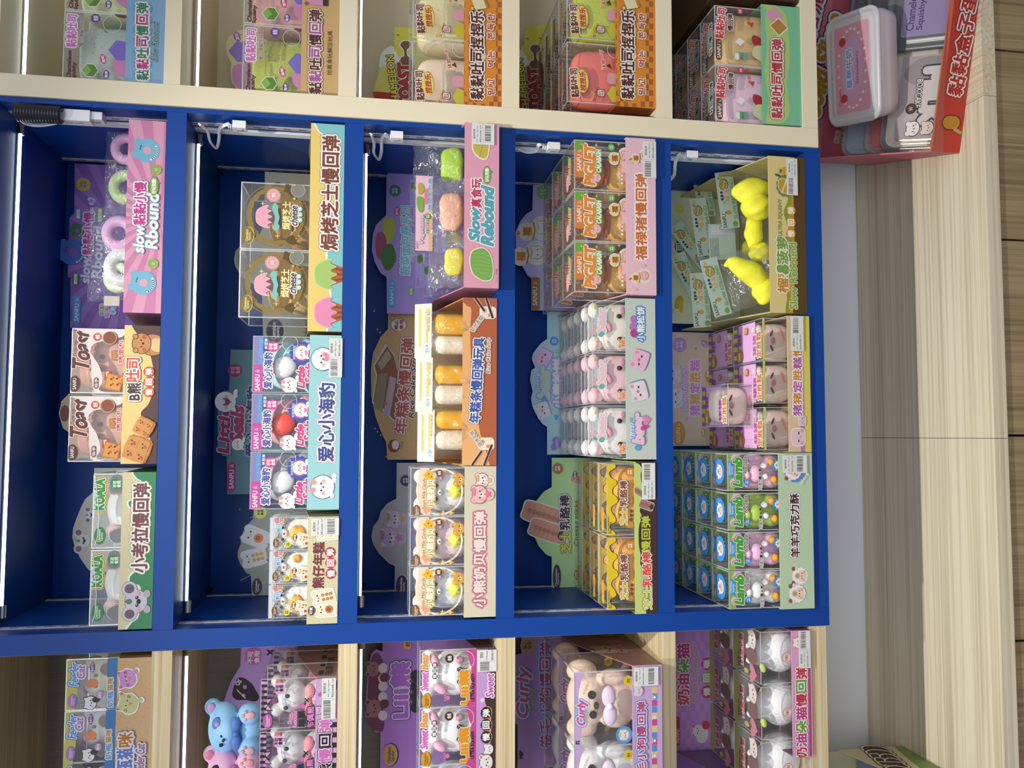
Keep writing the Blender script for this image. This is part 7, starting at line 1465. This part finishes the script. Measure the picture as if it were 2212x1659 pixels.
# curly puppy carton
def side_pup(a, d, h, rise, sd):
    a.rect(rise+h*.80, rise+h*.95, 0, d, '#b09a5c'); a.face(rise*.85, d*.62, h*.5, '#c8b4ac', out='#8a6a64'); a.T(rise+h*.25, d*.55, h*.45, d*.35, 'Curly', '#b48a94', o=[('#c8a8a4', .1)], sh=.2); a.ell(rise+h*.35, d*.2, h*.3, d*.12, '#c8a470')
c = Carton('lilac puppy carton with a striped bottom edge, on the fourth oak shelf', (1367, 1423, 1437, 1800), -.014, ZW[3], .30, '#c9a6d2', '#a07a74', rise=.085, sideart=side_pup, hcol='#8f72a8',
           hdr=[(1111, 1780), (1118, 1640), (1118, 1566), (1110, 1560), (1110, 1415), (1126, 1412), (1126, 1372)])
A = c.A; cs = ('#d8c878', '#5a90cc', '#c0548c', '#5a90cc', '#d8c878', '#c0548c')
for i in range(16): A.rect(1408, 1420, 1484+14*i, 1484+14*i+13, cs[i % 6]); A.lay -= 1
A.lay += 1
for y in (1506, 1549, 1600, 1632): A.ell(1414, y, 3, 3.4, '#ece8f0'); [A.ell(1409.5, y-4+4*i, 1.4, 1.4, '#ece8f0') for i in range(3)]
for i, ch in enumerate('弹回慢狗小毛卷'): A.T(1385, 1528+26*i, 21, 25, ch, '#b0457c', o=[('#e6e0f0', .09), ('#5a9ad4', .09)])
A.face(1379, 1492, 9, '#d8d0d8', out='#f0ecf0'); 
H = c.H; H.scal(1139, 1394, 16, '#9a8e5c', 14); H.ring(1139, 1394, 10.5, 11.2, '#7a4a40'); H.T(1135, 1394, 9, 15, '禁止', '#7a3a3c', b=.04); H.T(1144, 1394, 9, 15, '食用', '#7a3a3c', b=.04)
for i, ch in enumerate('弹回慢狗小毛卷'): H.T(1178, 1402+33*i, 26, 31, ch, '#843c74', o=[('#a8a0c8', .07), ('#4a84bc', .10)])
H.T(1132, 1496, 34, 108, 'Curly', '#9c4a8c', o=[('#b4acd4', .08), ('#4a84bc', .08)], sh=.25, b=.04); H.T(1149, 1510, 14, 54, 'puppy', '#8f8a74', o=[('#4a84bc', .05)], sh=.2, b=.02); H.T(1126, 1625, 8, 8, 'P', '#2c2430', b=.05); H.T(1126, 1634, 8, 8, 'M', '#2c2430', b=.05)
c.done(); c.price(1369, 1422, 1440, 1483)
def art_pup(a):
    a.rect(1239, 1247, 1450, 1618, '#cfa8e0'); blob(a, [(1240, 1452), (1262, 1455), (1256, 1470), (1250, 1500), (1252, 1540), (1258, 1560), (1254, 1600), (1258, 1618), (1240, 1620)], '#cbaad8')
    a.T(1258, 1540, 25, 54, 'Curly', '#d0589c', o=[('#f2eaf4', .09), ('#5aa4e0', .09)], sh=.25, b=.05); a.T(1267, 1547, 8, 26, 'puppy', '#d0cc60', o=[('#5a9ad0', .08)], sh=.2, b=.02); a.T(1246, 1604, 5, 7, 'P', '#26202c', b=.05); a.T(1250, 1604, 5, 7, 'M', '#26202c', b=.05)
    a.scal(1357, 1470, 11, '#e0c838', 14); a.ring(1357, 1470, 7, 7.5, '#a8783c'); a.T(1357, 1470, 8, 9, '禁食', '#a8603c', b=.03); a.ell(1348, 1587, 19, 19, '#5a9cdc'); a.ell(1348, 1587, 13, 13, '#e4cc64'); a.face(1349, 1587, 10, '#e6dede', out='#b0a4a8', blush='#c890a8'); a.T(1266, 1485, 6, 30, '自然超解压', '#c07a84', b=0, rot=-25); a.ring(1295, 1604, 0, .1, '#fff') if False else None
def puptoy(c): return [('puppy_toy', soft(c, rough=.45, spec=.45, bump=.7, bs=42), [(.51, .74, .5, .40, .30, .30), (.12, .82, .45, .16, .22, .18), (.90, .82, .45, .16, .22, .18), (.5, .34, .5, .36, .36, .3), (.24, .44, .34, .12, .22, .14), (.82, .46, .34, .12, .24, .14), (.3, .12, .3, .18, .16, .2), (.72, .12, .3, .18, .16, .2)]), ('eye', '#43342c', [(.64, .76, .16, .058, .058, .05), (.37, .745, .16, .055, .055, .05)]), ('nose', '#4a382f', [(.51, .72, .10, .05, .036, .05)]), ('bow', soft('#dcc0d8', rough=.3, spec=.5), [(.64, .585, .06, .15, .10, .06), (.39, .57, .06, .15, .10, .06), (.52, .58, .02, .05, .05, .05)])]
packs('puppy_box', 'tall clear puppy box', 'lilac puppy carton', 'boxed toy', 'puppy boxes', 1240, [(1453, 1615), (1618, 1775)], -.006, ZW[3], .125, art_pup, [puptoy('#d9bcab'), puptoy('#dcd8d4')], rows=2, prefix=['tan ', 'white '], edge=.0011)
# cream cat carton
c = Carton('pink carton of white cat boxes on the lowest oak shelf', (1711.5, 1749, 1362, 1635), -.002, ZW[4], .30, '#dca4c8', '#8a5a78', rise=.03, hcol='#a47cb4', hdr=[(1455, 1627), (1455, 1360)])
A = c.A; A.rect(1746, 1752, 1350, 1640, '#b8447c')
for i, (ch, cc) in enumerate(zip('弹回慢猫朵油奶', ('#c0384c', '#6ea03c', '#c0384c', '#b8407c', '#6ea03c', '#b8407c', '#c0384c'))): A.T(1731, 1454+29*i, 25, 27, ch, cc, o=[('#f2e6ee', .10), ('#b8547c', .03)])
A.face(1722, 1388, 10, '#eee8d8', earp='cat', out='#d88a8c')
H = c.H
for i in range(14):
    for j in range(9):
        if (i+j) % 2: H.rect(1462+j*10, 1472+j*10, 1366+19*i, 1385+19*i, '#9c74ae'); H.lay -= 1
H.lay += 1
for i, (ch, cc) in enumerate(zip('猫朵油奶', ('#9c3468', '#5a8a44', '#9c3c70', '#a83a50'))): H.T(1476, 1407+33*i, 28, 33, ch, cc, o=[('#c8b0d4', .10), ('#8a3a64', .03)])
H.T(1502, 1456, 14, 122, 'Cream Dolly Cat', '#8f7a80', o=[('#b890a8', .10)], sh=.1, b=.04)
for i, (ch, cc) in enumerate((('弹', '#9c3478'), ('回', '#6a8a4c'), ('慢', '#9c3444'))): H.ell(1527, 1434+30*i, 13.5, 13.5, cc); H.T(1527, 1434+30*i, 17, 17, ch, '#d4cce0', b=.05)
H.rect(1455, 1469, 1548, 1612, '#9a3648', 6); H.T(1464, 1590, 8, 30, 'Squishy', '#d8ccd4', sh=.2, b=.02); H.ell(1516, 1585, 15, 20, '#c8bcc0'); H.face(1506, 1578, 12, '#cbbfc2', earp='cat', ear='#a84a5a'); H.ell(1524, 1566, 9, 9, '#a83a48')
c.done(); c.price(1726, 1750, 1362, 1444, flip=True)
def art_cat2(a):
    a.scal(1699, 1420, 12, '#e4d8d6', 20); a.ring(1699, 1420, 9, 11, '#d88a84'); a.T(1699, 1420, 7, 14, '好解压', '#d0645c', b=.02)
def top_cat(a, w, d):
    a.rect(0, d*.16, 0, w, '#b8bc64'); a.T(d*.30, w*.52, d*.16, w*.62, '奶油朵猫', '#b03c70', o=[('#e0d8b4', .10)]); a.T(d*.43, w*.5, d*.07, w*.4, 'Cream Dolly', '#8a4a6c', b=.02); a.face(d*.72, w*.22, d*.14, '#ece6e2', earp='cat', out='#b88a84'); a.heart(d*.74, w*.88, d*.15, '#dc8c9c'); a.ell(d*.5, w*.9, d*.08, w*.05, '#c8c06a'); a.ell(d*.7, w*.55, d*.2, w*.16, '#8a6a6c'); a.T(d*.94, w*.8, d*.06, w*.3, 'DOLLY', '#c04c84', b=.03)
cattoy2 = [('cat_toy', soft('#e2e2df', rough=.35, spec=.45), [(.5, .34, .5, .46, .42, .38), (.44, .72, .5, .26, .24, .26), (.3, .92, .5, .08, .1, .1), (.58, .92, .5, .08, .1, .1)]), ('leaf', soft('#b4cc5c', rough=.4), [(.24, .84, .2, .10, .06, .05, 20)])]
packs('dolly_cat_box', 'clear white cat box', 'pink cat carton', 'boxed toy', 'white cat boxes', 1643, [(1366, 1478), (1484, 1600), (1605, 1720)], .004, ZW[4], .115, art_cat2, [cattoy2], rows=2, pitch=.118, top=top_cat)
# violet carton at the frame's edge of the lowest oak shelf
p = atY(1463, 1640, .25); x1 = float(p[0]); O = (x1-.09, .1, ZW[4]+.0006); r = thing('display_carton', 'violet carton at the left edge, past the pink cat carton', 'display carton', O)
m = MB(); m.box(x1-.18, x1, .285, .287, ZW[4]+.0006, ZW[4]+.24, '#8a5cae'); part(m, 'back_card', r, O)
m = MB(); m.prism([(x1-.0022, .07, ZW[4]+.0006), (x1-.0022, .285, ZW[4]+.0006), (x1-.0022, .285, ZW[4]+.15), (x1-.0022, .07, ZW[4]+.09)], (.0022, 0, 0), '#a888c4'); part(m, 'side_panel', r, O)
# carton on the bench, lower left
X = float(atZ(1950, 1611, ZBENCH)[0]); O = (X-.1, .1, ZBENCH+.0005); r = thing('display_carton', 'beige and green carton standing on the bench at the lower left', 'display carton', O)
b1 = atX(1808, 1618, X); b0 = atX(1950, 1611, X); f0 = atX(2030, 1659, X); f1 = atX(1903, 1659, X); f1[1] = f0[1]; zb = ZBENCH+.0005; zf = float(atX(1903, 1659, X)[2]); Yb, Yf_ = float(b0[1]), float(b0[1])-.26; zt = float(b1[2]); sl = (zt-zf)/max(.02, Yb-float(atX(1903, 1659, X)[1])); ztf = max(zb+.07, zt-sl*.26)
a = Art((X, Yb, zt), (0, 1, 0), (0, 0, 1), (1, 0, 0)); a.prism([(X, Yf_, zb), (X, Yb, zb), (X, Yb, zt), (X, Yf_, ztf)], (-.0022, 0, 0), '#ddd2a8')
hh = zt-zb; a.poly([tuple(q) for q in ((1902, 1600), (1960, 1600), (2100, 1700), (2040, 1720), (1960, 1650))], '#8fa05c') if False else None
a.mask = [[(Yf_-Yb, zb-zt), (0, zb-zt), (0, 0)], [(Yf_-Yb, zb-zt), (0, 0), (Yf_-Yb, ztf-zt)]]; a.masking = True
a.poly([(1918, 1600), (1960, 1600), (2120, 1720), (2060, 1720), (1990, 1662), (1950, 1630)], '#8ba25a'); a.masking = False
for i, ch in enumerate('cessno'): 
    px, py = 1891+10.5*i, 1619+9*i; a.T(px, py, 15, 11, ch, '#4a2a24', o=[('#f0e8d0', .10), ('#4a2a24', .06)], rot=180, sh=.2, b=.10)
part(a, 'side_panel', r, O)
m = MB(); m.box(X-.2, X-.0022, Yb-.0022, Yb, zb, zt+.05, '#c8c29c'); part(m, 'back_card', r, O)
m = MB(); m.box(X-.2, X-.0022, Yf_, Yf_+.0022, zb, ztf, '#ddd2a8'); part(m, 'front_panel', r, O)
m = MB(); m.box(X-.19, X-.01, Yf_+.02, Yb-.01, zb+.002, zt-.035, '#8a9cb4'); O2 = (X-.1, Yf_+.02, zb+.002); q = m.build('packaged_toy', None, O2); tag(q, 'blue-grey printed package inside the beige and green carton', 'boxed toy')
bpy.context.view_layer.update()
